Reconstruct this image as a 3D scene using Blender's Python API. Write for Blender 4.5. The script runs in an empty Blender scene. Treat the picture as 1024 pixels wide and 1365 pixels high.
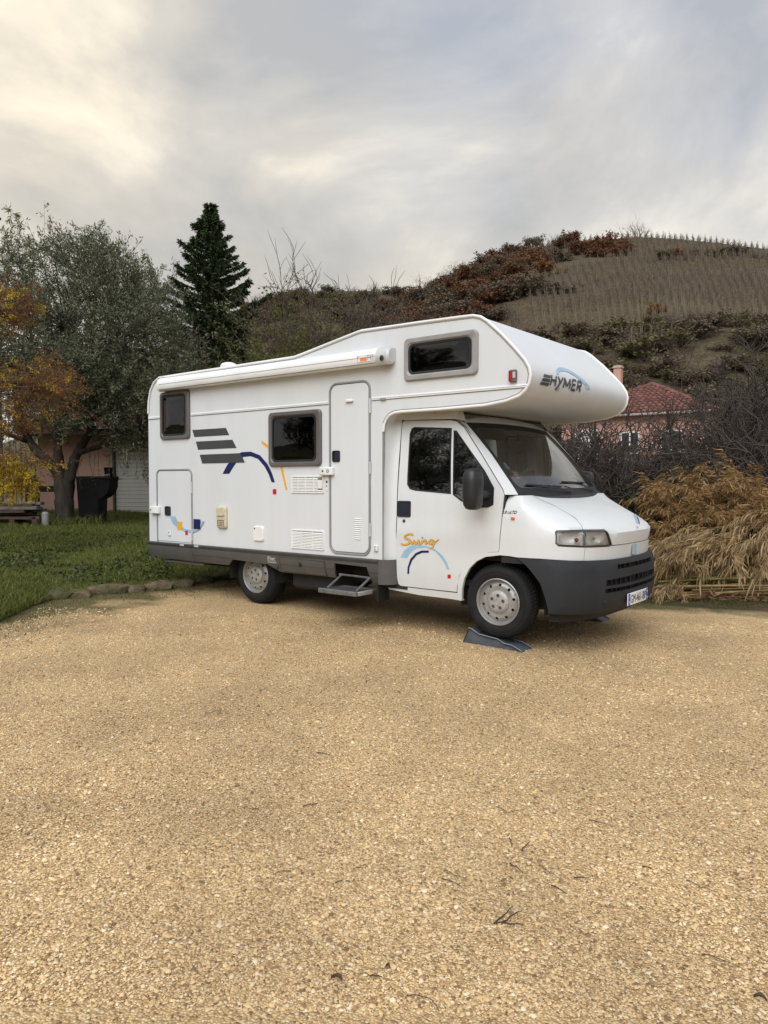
import bpy, bmesh, math, random
import numpy as np
from mathutils import Vector, Matrix

# ============================ camera, sky, sun, exposure ============================
scene = bpy.context.scene
COL = scene.collection
CAM = Vector((3.335, -5.801, 1.422))
YAW = math.radians(38.0)
cam_data = bpy.data.cameras.new('camera')
cam = bpy.data.objects.new('camera', cam_data)
COL.objects.link(cam)
cam.location = CAM
cam.rotation_euler = (math.radians(90 - 2.32), 0, YAW)
cam_data.sensor_fit = 'VERTICAL'
cam_data.sensor_height = 36
cam_data.lens = 36 * 1000 / 1365
cam_data.clip_start = 0.05
cam_data.clip_end = 3000
scene.camera = cam
scene.render.resolution_x, scene.render.resolution_y = 768, 1024

SUN_TO = Vector((0.30, -0.80, 0.85)).normalized()
sun_data = bpy.data.lights.new('sun', 'SUN')
sun_data.energy = 1.5
sun_data.angle = math.radians(55)
sun_data.color = (0.98, 0.985, 1.0)
sun = bpy.data.objects.new('sun', sun_data)
COL.objects.link(sun)
sun.location = (0, -10, 20)
sun.rotation_euler = SUN_TO.to_track_quat('Z', 'Y').to_euler()

world = bpy.data.worlds.new('World')
scene.world = world
world.use_nodes = True


FWD_ = Vector((-math.sin(YAW), math.cos(YAW), 0))
RGT_ = Vector((math.cos(YAW), math.sin(YAW), 0))


def build_world():
    nt = world.node_tree
    nt.nodes.clear()
    N, L = nt.nodes.new, nt.links.new
    out = N('ShaderNodeOutputWorld')
    bg = N('ShaderNodeBackground')
    bg.inputs['Strength'].default_value = 0.1
    sky = N('ShaderNodeTexSky')
    sky.sky_type = 'NISHITA'
    sky.sun_disc = False
    sky.sun_elevation = math.asin(SUN_TO.z)
    sky.sun_rotation = math.atan2(SUN_TO.x, SUN_TO.y)
    tc = N('ShaderNodeTexCoord')
    mp = N('ShaderNodeMapping')
    mp.inputs['Scale'].default_value = (1.0, 1.0, 1.55)
    mp.inputs['Rotation'].default_value = (0.12, -0.18, 0.0)
    L(tc.outputs['Generated'], mp.inputs['Vector'])
    n1 = N('ShaderNodeTexNoise')
    n1.inputs['Scale'].default_value = 2.4
    n1.inputs['Detail'].default_value = 9
    n1.inputs['Roughness'].default_value = 0.56
    n1.inputs['Distortion'].default_value = 0.35
    L(mp.outputs['Vector'], n1.inputs['Vector'])
    n2 = N('ShaderNodeTexNoise')
    n2.inputs['Scale'].default_value = 1.15
    n2.inputs['Detail'].default_value = 4
    mp2 = N('ShaderNodeMapping')
    mp2.inputs['Location'].default_value = (3.7, 1.2, 0.4)
    mp2.inputs['Scale'].default_value = (1, 1, 1.7)
    L(tc.outputs['Generated'], mp2.inputs['Vector'])
    L(mp2.outputs['Vector'], n2.inputs['Vector'])
    # cloud brightness
    r1 = N('ShaderNodeValToRGB')
    e = r1.color_ramp.elements
    e[0].position, e[0].color = 0.36, (2.55, 2.70, 3.02, 1)
    e[1].position, e[1].color = 0.64, (5.2, 5.1, 4.9, 1)
    m = r1.color_ramp.elements.new(0.50)
    m.color = (3.45, 3.50, 3.64, 1)
    L(n1.outputs['Fac'], r1.inputs['Fac'])
    # warm cream tone, stronger in some cloud banks
    r2 = N('ShaderNodeValToRGB')
    r2.color_ramp.elements[0].position = 0.44
    r2.color_ramp.elements[1].position = 0.60
    r2.color_ramp.elements[0].color = (0.98, 0.995, 1.03, 1)
    r2.color_ramp.elements[1].color = (1.09, 1.03, 0.93, 1)
    L(n2.outputs['Fac'], r2.inputs['Fac'])
    mul = N('ShaderNodeMix')
    mul.data_type, mul.blend_type = 'RGBA', 'MULTIPLY'
    mul.inputs['Factor'].default_value = 1
    L(r1.outputs['Color'], mul.inputs['A'])
    L(r2.outputs['Color'], mul.inputs['B'])
    # thin gaps where the clear sky tints the cloud
    r3 = N('ShaderNodeValToRGB')
    r3.color_ramp.elements[0].position, r3.color_ramp.elements[0].color = 0.30, (0.80, 0.80, 0.80, 1)
    r3.color_ramp.elements[1].position, r3.color_ramp.elements[1].color = 0.52, (0.98, 0.98, 0.98, 1)
    L(n2.outputs['Fac'], r3.inputs['Fac'])
    mix = N('ShaderNodeMix')
    mix.data_type = 'RGBA'
    L(r3.outputs['Color'], mix.inputs['Factor'])
    L(sky.outputs['Color'], mix.inputs['A'])
    # the low sun behind the cloud warms and lifts one broad side of the sky
    glow_to = (FWD_ * math.cos(math.radians(-30)) + RGT_ * math.sin(math.radians(-30)) + Vector((0, 0, 0.15))).normalized()
    vm = N('ShaderNodeVectorMath')
    vm.operation = 'DOT_PRODUCT'
    vm.inputs[1].default_value = glow_to
    L(tc.outputs['Generated'], vm.inputs[0])
    gr = N('ShaderNodeValToRGB')
    gr.color_ramp.interpolation = 'EASE'
    gr.color_ramp.elements[0].position, gr.color_ramp.elements[0].color = 0.62, (0.97, 0.99, 1.02, 1)
    gr.color_ramp.elements[1].position, gr.color_ramp.elements[1].color = 0.99, (1.10, 1.06, 0.97, 1)
    L(vm.outputs['Value'], gr.inputs['Fac'])
    mul2 = N('ShaderNodeMix')
    mul2.data_type, mul2.blend_type = 'RGBA', 'MULTIPLY'
    mul2.inputs['Factor'].default_value = 1
    L(mul.outputs['Result'], mul2.inputs['A'])
    L(gr.outputs['Color'], mul2.inputs['B'])
    L(mul2.outputs['Result'], mix.inputs['B'])
    L(mix.outputs['Result'], bg.inputs['Color'])
    L(bg.outputs['Background'], out.inputs['Surface'])


build_world()
vs = scene.view_settings
vs.view_transform = 'Standard'
vs.look = 'None'
vs.exposure = 0.90
vs.gamma = 1
vs.use_curve_mapping = False
scene.cycles.use_denoising = True
scene.cycles.max_bounces = 8
scene.cycles.transparent_max_bounces = 12
scene.cycles.caustics_reflective = False
scene.cycles.caustics_refractive = False
scene.cycles.sample_clamp_indirect = 6

# ============================ helpers ============================
RNG = random.Random(7)
NPR = np.random.default_rng(11)
FWD = Vector((-math.sin(YAW), math.cos(YAW), 0))
RGT = Vector((math.cos(YAW), math.sin(YAW), 0))


def spot(across, ahead):
    """plan position of something seen `across` (tangent of its bearing) at `ahead` metres in front of where the photo was taken"""
    p = CAM + FWD * ahead + RGT * (across * ahead)
    return p.x, p.y


def lx(px):
    return (px - 512) / 1000.0


def ground_z(x, y):
    """the yard falls gently towards the front of the motorhome; flat further out"""
    t = max(-14.0, min(9.0, x + 3.2))
    return -0.027 * t


def new_obj(name, mesh, mat=None, parent=None, loc=None):
    o = bpy.data.objects.new(name, mesh)
    COL.objects.link(o)
    if mat is not None:
        for m in (mat if isinstance(mat, (list, tuple)) else [mat]):
            mesh.materials.append(m)
    if parent is not None:
        o.parent = parent
        t = Vector((0, 0, 0))
        q = parent
        while q is not None:
            t += q.location
            q = q.parent
        if loc is None:
            o.location = -t          # mesh given in world coordinates
        else:
            o.location = Vector(loc) - t
    elif loc is not None:
        o.location = loc
    return o


def smooth(mesh, ang=35):
    mesh.polygons.foreach_set('use_smooth', [True] * len(mesh.polygons))
    try:
        mesh.set_sharp_from_angle(angle=math.radians(ang))
    except Exception:
        pass


def mk(name, V, F, mat, parent=None, sm=35, loc=None):
    me = bpy.data.meshes.new(name)
    me.from_pydata([tuple(v) for v in V], [], [tuple(f) for f in F])
    me.validate(clean_customdata=False)
    if sm:
        smooth(me, sm)
    return new_obj(name, me, mat, parent, loc)


def np_mesh(name, V, faces):
    """faces: list of int arrays (M,3) or (M,4)"""
    me = bpy.data.meshes.new(name)
    V = np.asarray(V, np.float32)
    me.vertices.add(len(V))
    me.vertices.foreach_set('co', V.ravel())
    faces = [np.asarray(f, np.int32) for f in faces if len(f)]
    loops = np.concatenate([f.ravel() for f in faces])
    tot = np.concatenate([np.full(len(f), f.shape[1], np.int32) for f in faces])
    start = np.concatenate([[0], np.cumsum(tot)[:-1]]).astype(np.int32)
    me.loops.add(len(loops))
    me.loops.foreach_set('vertex_index', loops)
    me.polygons.add(len(tot))
    me.polygons.foreach_set('loop_start', start)
    try:
        me.polygons.foreach_set('loop_total', tot)
    except Exception:
        pass
    me.update(calc_edges=True)
    return me


def tag(o, label=None, cat=None, group=None, kind=None):
    if label:
        o['label'] = label
    if cat:
        o['category'] = cat
    if group:
        o['group'] = group
    if kind:
        o['kind'] = kind
    return o


def empty(name, loc, label, cat, group=None, kind=None):
    o = bpy.data.objects.new(name, None)
    o.empty_display_size = 0.2
    COL.objects.link(o)
    o.location = loc
    return tag(o, label, cat, group, kind)


# ---------------------------- materials ----------------------------
def _base(name):
    m = bpy.data.materials.new(name)
    m.use_nodes = True
    nt = m.node_tree
    return m, nt, nt.nodes.new, nt.links.new, nt.nodes['Principled BSDF']


def M(name, col, rough=0.5, metal=0.0, var=0.12, scale=6.0, bump=0.0, bscale=60.0, spec=0.5, coat=0.0, stretch=(1, 1, 1), alpha=None, emit=None):
    m, nt, N, L, b = _base(name)
    b.inputs['Roughness'].default_value = rough
    b.inputs['Metallic'].default_value = metal
    b.inputs['Specular IOR Level'].default_value = spec
    b.inputs['Coat Weight'].default_value = coat
    b.inputs['Coat Roughness'].default_value = 0.08
    tc = N('ShaderNodeTexCoord')
    mp = N('ShaderNodeMapping')
    mp.inputs['Scale'].default_value = stretch
    L(tc.outputs['Object'], mp.inputs['Vector'])
    n = N('ShaderNodeTexNoise')
    n.inputs['Scale'].default_value = scale
    n.inputs['Detail'].default_value = 6
    L(mp.outputs['Vector'], n.inputs['Vector'])
    r = N('ShaderNodeValToRGB')
    r.color_ramp.elements[0].position = 0.3
    r.color_ramp.elements[1].position = 0.7
    lo = [c * (1 - var) for c in col]
    hi = [min(1, c * (1 + var)) for c in col]
    r.color_ramp.elements[0].color = (*lo, 1)
    r.color_ramp.elements[1].color = (*hi, 1)
    L(n.outputs['Fac'], r.inputs['Fac'])
    L(r.outputs['Color'], b.inputs['Base Color'])
    if bump:
        n2 = N('ShaderNodeTexNoise')
        n2.inputs['Scale'].default_value = bscale
        n2.inputs['Detail'].default_value = 5
        L(tc.outputs['Object'], n2.inputs['Vector'])
        bp = N('ShaderNodeBump')
        bp.inputs['Strength'].default_value = bump
        bp.inputs['Distance'].default_value = 0.01
        L(n2.outputs['Fac'], bp.inputs['Height'])
        L(bp.outputs['Normal'], b.inputs['Normal'])
    return m


def M_leaf(name, cols, rough=0.55, trans=0.25, spec=0.35, patch=None):
    """foliage: every leaf takes its own tone from a ramp"""
    m, nt, N, L, b = _base(name)
    g = N('ShaderNodeNewGeometry')
    r = N('ShaderNodeValToRGB')
    cr = r.color_ramp
    k = len(cols)
    cr.elements[0].position, cr.elements[0].color = 0, (*cols[0], 1)
    cr.elements[1].position, cr.elements[1].color = 1, (*cols[-1], 1)
    for i in range(1, k - 1):
        e = cr.elements.new(i / (k - 1))
        e.color = (*cols[i], 1)
    L(g.outputs['Random Per Island'], r.inputs['Fac'])
    if patch:
        tc = N('ShaderNodeTexCoord')
        pn = N('ShaderNodeTexNoise')
        pn.inputs['Scale'].default_value = patch[0]
        pn.inputs['Detail'].default_value = 8
        pn.inputs['Roughness'].default_value = 0.62
        L(tc.outputs['Object'], pn.inputs['Vector'])
        pr = N('ShaderNodeValToRGB')
        pr.color_ramp.elements[0].position, pr.color_ramp.elements[0].color = 0.36, (*patch[1], 1)
        pr.color_ramp.elements[1].position, pr.color_ramp.elements[1].color = 0.62, (*patch[2], 1)
        L(pn.outputs['Fac'], pr.inputs['Fac'])
        mm = N('ShaderNodeMix')
        mm.data_type, mm.blend_type = 'RGBA', 'MULTIPLY'
        mm.inputs['Factor'].default_value = 1
        L(r.outputs['Color'], mm.inputs['A'])
        L(pr.outputs['Color'], mm.inputs['B'])
        L(mm.outputs['Result'], b.inputs['Base Color'])
    else:
        L(r.outputs['Color'], b.inputs['Base Color'])
    b.inputs['Roughness'].default_value = rough
    b.inputs['Specular IOR Level'].default_value = spec
    tr = N('ShaderNodeBsdfTranslucent')
    L(r.outputs['Color'], tr.inputs['Color'])
    mx = N('ShaderNodeMixShader')
    mx.inputs[0].default_value = trans
    L(b.outputs[0], mx.inputs[1])
    L(tr.outputs[0], mx.inputs[2])
    L(mx.outputs[0], nt.nodes['Material Output'].inputs['Surface'])
    return m


def M_glass(name, tint, gloss_rough=0.0, ior=1.5, bump=0.0, bscale=3.0):
    """thin pane: tinted see-through with a mirror-like sheen that grows at grazing angles"""
    m, nt, N, L, b = _base(name)
    nt.nodes.remove(b)
    t = N('ShaderNodeBsdfTransparent')
    t.inputs['Color'].default_value = (*tint, 1)
    g = N('ShaderNodeBsdfGlossy')
    g.inputs['Roughness'].default_value = gloss_rough
    g.inputs['Color'].default_value = (1, 1, 1, 1)
    f = N('ShaderNodeFresnel')
    f.inputs['IOR'].default_value = ior
    if bump:
        tc = N('ShaderNodeTexCoord')
        n = N('ShaderNodeTexNoise')
        n.inputs['Scale'].default_value = bscale
        L(tc.outputs['Object'], n.inputs['Vector'])
        bp = N('ShaderNodeBump')
        bp.inputs['Strength'].default_value = bump
        bp.inputs['Distance'].default_value = 0.05
        L(n.outputs['Fac'], bp.inputs['Height'])
        L(bp.outputs['Normal'], g.inputs['Normal'])
        L(bp.outputs['Normal'], f.inputs['Normal'])
    mx = N('ShaderNodeMixShader')
    L(f.outputs[0], mx.inputs[0])
    L(t.outputs[0], mx.inputs[1])
    L(g.outputs[0], mx.inputs[2])
    L(mx.outputs[0], nt.nodes['Material Output'].inputs['Surface'])
    return m


def M_paint(name, col, streak=0.10):
    """white vehicle skin: slightly chalky gloss with faint vertical rain streaks and grime towards nothing in particular"""
    m, nt, N, L, b = _base(name)
    tc = N('ShaderNodeTexCoord')
    mp = N('ShaderNodeMapping')
    mp.inputs['Scale'].default_value = (3.2, 3.2, 0.3)
    L(tc.outputs['Object'], mp.inputs['Vector'])
    n = N('ShaderNodeTexNoise')
    n.inputs['Scale'].default_value = 1.6
    n.inputs['Detail'].default_value = 7
    n.inputs['Roughness'].default_value = 0.65
    L(mp.outputs['Vector'], n.inputs['Vector'])
    r = N('ShaderNodeValToRGB')
    r.color_ramp.elements[0].position = 0.25
    r.color_ramp.elements[1].position = 0.62
    r.color_ramp.elements[0].color = (col[0] * (1 - streak), col[1] * (1 - streak * 1.05), col[2] * (1 - streak * 1.25), 1)
    r.color_ramp.elements[1].color = (*col, 1)
    L(n.outputs['Fac'], r.inputs['Fac'])
    n2 = N('ShaderNodeTexNoise')
    n2.inputs['Scale'].default_value = 0.9
    n2.inputs['Detail'].default_value = 5
    L(tc.outputs['Object'], n2.inputs['Vector'])
    mx = N('ShaderNodeMix')
    mx.data_type, mx.blend_type = 'RGBA', 'MULTIPLY'
    mx.inputs['Factor'].default_value = 0.16
    L(r.outputs['Color'], mx.inputs['A'])
    L(n2.outputs['Color'], mx.inputs['B'])
    hs = N('ShaderNodeHueSaturation')
    hs.inputs['Saturation'].default_value = 0.55
    L(mx.outputs['Result'], hs.inputs['Color'])
    L(hs.outputs['Color'], b.inputs['Base Color'])
    rr = N('ShaderNodeMapRange')
    rr.inputs['To Min'].default_value = 0.30
    rr.inputs['To Max'].default_value = 0.46
    L(n.outputs['Fac'], rr.inputs['Value'])
    L(rr.outputs['Result'], b.inputs['Roughness'])
    n3 = N('ShaderNodeTexNoise')
    n3.inputs['Scale'].default_value = 2.2
    L(tc.outputs['Object'], n3.inputs['Vector'])
    bp = N('ShaderNodeBump')
    bp.inputs['Strength'].default_value = 0.05
    bp.inputs['Distance'].default_value = 0.02
    L(n3.outputs['Fac'], bp.inputs['Height'])
    L(bp.outputs['Normal'], b.inputs['Normal'])
    return m


# ---------------------------- geometry builders ----------------------------
def rrect(x0, z0, x1, z1, r, n=6):
    out = []
    for cx, cz, a0 in ((x1 - r, z1 - r, 0), (x0 + r, z1 - r, 90), (x0 + r, z0 + r, 180), (x1 - r, z0 + r, 270)):
        for i in range(n + 1):
            a = math.radians(a0 + 90 * i / n)
            out.append((cx + r * math.cos(a), cz + r * math.sin(a)))
    return out


def quad_rr(pts, r, n=5):
    """four traced corners -> upright rounded rectangle through their means"""
    xs = sorted(p[0] for p in pts)
    zs = sorted(p[1] for p in pts)
    return ((xs[0] + xs[1]) / 2, (zs[0] + zs[1]) / 2, (xs[2] + xs[3]) / 2, (zs[2] + zs[3]) / 2)


def loft(rings, fn=None, cap0=False, cap1=False, closed=True):
    V, F = [], []
    n = len(rings[0])
    for r in rings:
        V += [fn(*p) if fn else p for p in r]
    for k in range(len(rings) - 1):
        for i in range(n if closed else n - 1):
            j = (i + 1) % n
            F.append((k * n + i, k * n + j, (k + 1) * n + j, (k + 1) * n + i))
    if cap0:
        F.append(tuple(reversed(range(n))))
    if cap1:
        F.append(tuple((len(rings) - 1) * n + i for i in range(n)))
    return V, F


def side_fn(a, b, o):
    return (a, -o, b)


def cab_fn(a, b, o):
    return (a, cab_y(a, b) - o, b)


def mirror_vf(V, F):
    return [(x, BODY_W - y, z) for x, y, z in V], [tuple(reversed(f)) for f in F]


def join_vf(*vfs):
    V, F = [], []
    for v, f in vfs:
        k = len(V)
        V += list(v)
        F += [tuple(i + k for i in q) for q in f]
    return V, F


def panel(poly, fn, thick=0.012, step=0.08, holes=(), lift=0.0, single=False):
    """flat outline (with holes) cut into a fine net, laid on a curved surface and given thickness"""
    bm = bmesh.new()
    edges = []
    for loop in [poly] + list(holes):
        vs_ = [bm.verts.new((p[0], p[1], 0)) for p in loop]
        for i in range(len(vs_)):
            edges.append(bm.edges.new((vs_[i], vs_[(i + 1) % len(vs_)])))
    bmesh.ops.triangle_fill(bm, use_beauty=True, use_dissolve=False, edges=edges)
    xs = [p[0] for p in poly]
    ys = [p[1] for p in poly]
    if step:
        for ax, lo, hi in ((0, min(xs), max(xs)), (1, min(ys), max(ys))):
            k = max(1, int((hi - lo) / step))
            for i in range(1, k):
                co = [0, 0, 0]
                no = [0, 0, 0]
                co[ax] = lo + (hi - lo) * i / k
                no[ax] = 1
                bmesh.ops.bisect_plane(bm, geom=bm.verts[:] + bm.edges[:] + bm.faces[:], plane_co=co, plane_no=no, dist=1e-5)
    bmesh.ops.recalc_face_normals(bm, faces=bm.faces[:])
    bm.verts.index_update()
    A = [(v.co.x, v.co.y) for v in bm.verts]
    n = len(A)
    V = [fn(a, b, lift) for a, b in A] + [fn(a, b, lift - thick) for a, b in A]
    F = []
    for f in bm.faces:
        idx = [v.index for v in f.verts]
        # make the outer face look towards +lift
        p = [Vector(V[i]) for i in idx]
        nrm = (p[1] - p[0]).cross(p[2] - p[0])
        out = Vector(fn(*A[idx[0]], lift + 0.05)) - p[0]
        if nrm.dot(out) < 0:
            idx.reverse()
        F.append(tuple(idx))
        if single:
            continue
        F.append(tuple(i + n for i in reversed(idx)))
    for e in bm.edges:
        if len(e.link_faces) == 1 and not single:
            a, b = e.verts[0].index, e.verts[1].index
            F.append((a, b, b + n, a + n))
    bm.free()
    if single:
        V = V[:n]
    return V, F


def plate(poly, fn, o0, o1, bev=0.004):
    """closed raised plate with a chamfered rim; outline counter-clockwise in its own plane"""
    cx = sum(p[0] for p in poly) / len(poly)
    cz = sum(p[1] for p in poly) / len(poly)
    w = max(abs(p[0] - cx) for p in poly) or 1
    h = max(abs(p[1] - cz) for p in poly) or 1

    def ins(d):
        return [(cx + (p[0] - cx) * (1 - d / w), cz + (p[1] - cz) * (1 - d / h)) for p in poly]
    rings = [[(x, z, o0) for x, z in poly], [(x, z, o1 - bev) for x, z in poly], [(x, z, o1) for x, z in ins(bev)]]
    return loft(rings, fn, cap0=True, cap1=True)


def ringframe(outer, inner, fn, o0, o1, bev=0.006, lip=None):
    def blend(t):
        return [(a[0] + (b[0] - a[0]) * t, a[1] + (b[1] - a[1]) * t) for a, b in zip(outer, inner)]
    rings = [[(x, z, o0) for x, z in outer], [(x, z, o1 - bev) for x, z in outer], [(x, z, o1) for x, z in blend(0.14)],
             [(x, z, o1) for x, z in blend(0.72)], [(x, z, o1 - bev * 1.6) for x, z in inner], [(x, z, o0) for x, z in inner]]
    return loft(rings, fn)


def box(x0, x1, y0, y1, z0, z1, b=0.0):
    if b <= 0:
        V = [(x, y, z) for z in (z0, z1) for y in (y0, y1) for x in (x0, x1)]
        F = [(0, 2, 3, 1), (4, 5, 7, 6), (0, 1, 5, 4), (2, 6, 7, 3), (0, 4, 6, 2), (1, 3, 7, 5)]
        return V, F
    r0 = rrect(x0 + b, y0 + b, x1 - b, y1 - b, min(b, (x1 - x0) / 4), 2)
    r1 = rrect(x0, y0, x1, y1, b * 1.5, 2)
    rings = [[(x, y, z0) for x, y in r0], [(x, y, z0 + b) for x, y in r1], [(x, y, z1 - b) for x, y in r1], [(x, y, z1) for x, y in r0]]
    return loft(rings, None, True, True)


def tube(pts, rad, k=6, caps=True):
    """swept round bar; rad a number or one per point"""
    pts = [Vector(p) for p in pts]
    n = len(pts)
    if not hasattr(rad, '__len__'):
        rad = [rad] * n
    V, F = [], []
    ref = None
    for i, p in enumerate(pts):
        t = (pts[min(i + 1, n - 1)] - pts[max(i - 1, 0)])
        if t.length < 1e-9:
            t = Vector((0, 0, 1))
        t.normalize()
        if ref is None:
            ref = t.orthogonal().normalized()
        ref = (ref - t * ref.dot(t))
        if ref.length < 1e-6:
            ref = t.orthogonal()
        ref.normalize()
        bi = t.cross(ref)
        for j in range(k):
            a = 2 * math.pi * j / k
            V.append(tuple(p + (ref * math.cos(a) + bi * math.sin(a)) * rad[i]))
    for i in range(n - 1):
        for j in range(k):
            F.append((i * k + j, i * k + (j + 1) % k, (i + 1) * k + (j + 1) % k, (i + 1) * k + j))
    if caps:
        F.append(tuple(reversed(range(k))))
        F.append(tuple((n - 1) * k + j for j in range(k)))
    return V, F


def lathe(profile, k=48, origin=(0, 0, 0)):
    """profile of (radius, offset along y); spun about the y axis"""
    V, F = [], []
    n = len(profile)
    for j in range(k):
        a = 2 * math.pi * j / k
        for r, y in profile:
            V.append((origin[0] + r * math.cos(a), origin[1] + y, origin[2] + r * math.sin(a)))
    for j in range(k):
        for i in range(n - 1):
            a, b = j * n + i, ((j + 1) % k) * n + i
            F.append((a, a + 1, b + 1, b))
    return V, F


def text_vf(s, fn, x0, z0, x1, z1, lift=0.003, shear=0.0, bold=0.0, fat=0.0):
    cu = bpy.data.curves.new('lettering', 'FONT')
    cu.body = s
    cu.size = 1
    cu.shear = shear
    cu.offset = fat
    cu.resolution_u = 3
    to = bpy.data.objects.new('lettering', cu)
    COL.objects.link(to)
    dg = bpy.context.evaluated_depsgraph_get()
    me = bpy.data.meshes.new_from_object(to.evaluated_get(dg))
    xs = [v.co.x for v in me.vertices]
    ys = [v.co.y for v in me.vertices]
    ax, bx_, ay, by = min(xs), max(xs), min(ys), max(ys)
    V = [fn(x0 + (v.co.x - ax) / (bx_ - ax) * (x1 - x0), z0 + (v.co.y - ay) / (by - ay) * (z1 - z0), lift) for v in me.vertices]
    F = [tuple(p.vertices) for p in me.polygons]
    bpy.data.meshes.remove(me)
    bpy.data.objects.remove(to)
    bpy.data.curves.remove(cu)
    return V, F
# ---- cab surfaces (metres; x forward from the front axle, y across from the kerb-side wall, z up) ----
BODY_W = 2.27
YC = BODY_W / 2


def lerp_tab(t, tab):
    if t <= tab[0][0]:
        return tab[0][1]
    for (a, va), (b, vb) in zip(tab, tab[1:]):
        if t <= b:
            return va + (vb - va) * (t - a) / (b - a)
    return tab[-1][1]


def cab_y(x, z):
    y = 0.10
    if z > 1.15:
        y += 0.09 * ((z - 1.15) / 0.87) ** 1.5
    if z < 0.62:
        y += 0.02 * ((0.62 - z) / 0.25) ** 2
    y -= 0.012 * math.exp(-((z - 0.93) / 0.10) ** 2)
    return y


NOSE_X = [(0.70, 0.858), (0.80, 0.866), (0.86, 0.874), (0.92, 0.884), (0.970, 0.889), (0.988, 0.882), (1.004, 0.855),
          (1.04, 0.80), (1.09, 0.70), (1.15, 0.562), (1.21, 0.415), (1.26, 0.285), (1.30, 0.205)]
NOSE_Y = [(0.70, 0.09), (0.93, 0.088), (1.10, 0.10), (1.17, 0.112), (1.22, 0.13), (1.26, 0.16), (1.30, 0.20)]


def smooth_tab(t, tab, w):
    return (lerp_tab(t - w, tab) + 2 * lerp_tab(t, tab) + lerp_tab(t + w, tab)) / 4


def front_pt(p, z, off=0.0):
    """point of the bonnet / wing surface: p < 0 is the straight flank, 0..pi/2 runs round the corner to the centre line"""
    ys = smooth_tab(z, NOSE_Y, 0.012)
    rx = max(0.004, smooth_tab(z, NOSE_X, 0.012) - 0.2) + off
    ry = YC - ys + off
    n = 2.7
    if p < 0:
        return (0.2 + p, ys - off, z)
    p = min(p, math.pi / 2)
    return (0.2 + rx * max(0, math.sin(p)) ** (2 / n), YC - ry * max(0, math.cos(p)) ** (2 / n), z)


BUMP_X = [(0.22, 0.80), (0.27, 0.865), (0.32, 0.905), (0.42, 0.925), (0.55, 0.925), (0.64, 0.92), (0.70, 0.91), (0.735, 0.885), (0.76, 0.86)]


def bump_pt(p, z, off=0.0):
    xf = smooth_tab(z, BUMP_X, 0.012)
    rx = xf - 0.2 + off
    ry = YC - (0.075 + (0.905 - min(xf, 0.92)) * 0.25) + off
    n = 2.8
    if p < 0:
        return (0.2 + p, YC - ry, z)
    p = min(p, math.pi / 2)
    return (0.2 + rx * max(0, math.sin(p)) ** (2 / n), YC - ry * max(0, math.cos(p)) ** (2 / n), z)


NOSE_PROFILE = [(-0.30, 2.902), (-0.189, 2.898), (-0.11, 2.876), (-0.044, 2.832), (0.099, 2.702), (0.234, 2.562), (0.325, 2.458), (0.366, 2.39), (0.38, 2.33),
                (0.368, 2.26), (0.335, 2.205), (0.275, 2.158), (0.147, 2.121), (-0.062, 2.097), (-0.534, 2.09), (-1.0, 2.09)]
# ---- measured outlines of the motorhome (metres) ----
T_WIN_R = [(-4.783, 2.552), (-4.19, 2.539), (-4.208, 1.949), (-4.78, 1.953)]
T_WIN_M = [(-2.803, 2.183), (-2.016, 2.177), (-2.019, 1.59), (-2.803, 1.588)]
T_WIN_B = [(-0.943, 2.771), (-0.127, 2.776), (-0.136, 2.379), (-0.937, 2.372)]
T_WIN_RI = [(-4.745, 2.505), (-4.274, 2.493), (-4.283, 2.001), (-4.756, 1.992)]
T_WIN_MI = [(-2.754, 2.13), (-2.082, 2.126), (-2.103, 1.639), (-2.758, 1.637)]
T_WIN_BI = [(-0.896, 2.707), (-0.186, 2.725), (-0.209, 2.434), (-0.887, 2.435)]
T_DOOR = [(-1.911, 2.438), (-1.354, 2.431), (-1.366, 0.687), (-1.916, 0.664)]
T_HATCH = [(-4.877, 1.572), (-4.171, 1.569), (-4.187, 0.578), (-4.897, 0.557)]
T_DOOR_HANDLE = (-1.864, 1.624, -1.759, 1.741)
T_HATCH_HANDLE = (-4.715, 0.993, -4.6, 1.111)
T_HATCH_LOCK = (-4.994, 1.012, -4.811, 1.106)
T_DOOR_LOCK = (-2.018, 1.488, -1.833, 1.573)
T_LOCK_STRIP = (-1.969, 1.325, -1.932, 1.482)
T_LAMP = (-1.676, 2.221, -1.578, 2.253)
T_VENT_U = (-2.47, 1.298, -1.991, 1.483)
T_VENT_L = (-2.474, 0.698, -1.993, 0.907)
T_SLATS = (-1.56, 0.834, -1.485, 1.061)
T_HINGE1 = (-1.376, 2.099, -1.355, 2.243)
T_HINGE2 = (-1.377, 1.498, -1.355, 1.62)
T_HINGE3 = (-1.377, 0.877, -1.356, 1.007)
T_SOCKET = (-1.316, 0.732, -1.266, 0.796)
T_CAP = (-3.07, 0.748, -2.903, 0.921)
T_PHONE = (-3.691, 0.873, -3.521, 1.135)
T_SWITCH = (-4.658, 0.738, -4.593, 0.807)
T_RED = (-2.76, 1.281, -2.704, 1.339)
T_HY = (-4.466, 0.821, -4.371, 0.923)
T_HR = (-4.31, 0.764, -4.262, 0.817)
T_HN = (-4.146, 0.843, -4.017, 0.965)
T_MARKER = (0.186, 2.276, 0.254, 2.38)
T_STR1 = [(-4.163, 2.051), (-3.541, 2.05), (-3.484, 1.964), (-4.123, 1.964)]
T_STR2 = [(-4.097, 1.908), (-3.429, 1.908), (-3.356, 1.81), (-4.057, 1.808)]
T_STR3 = [(-4.023, 1.747), (-3.29, 1.749), (-3.215, 1.641), (-3.978, 1.641)]
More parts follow.
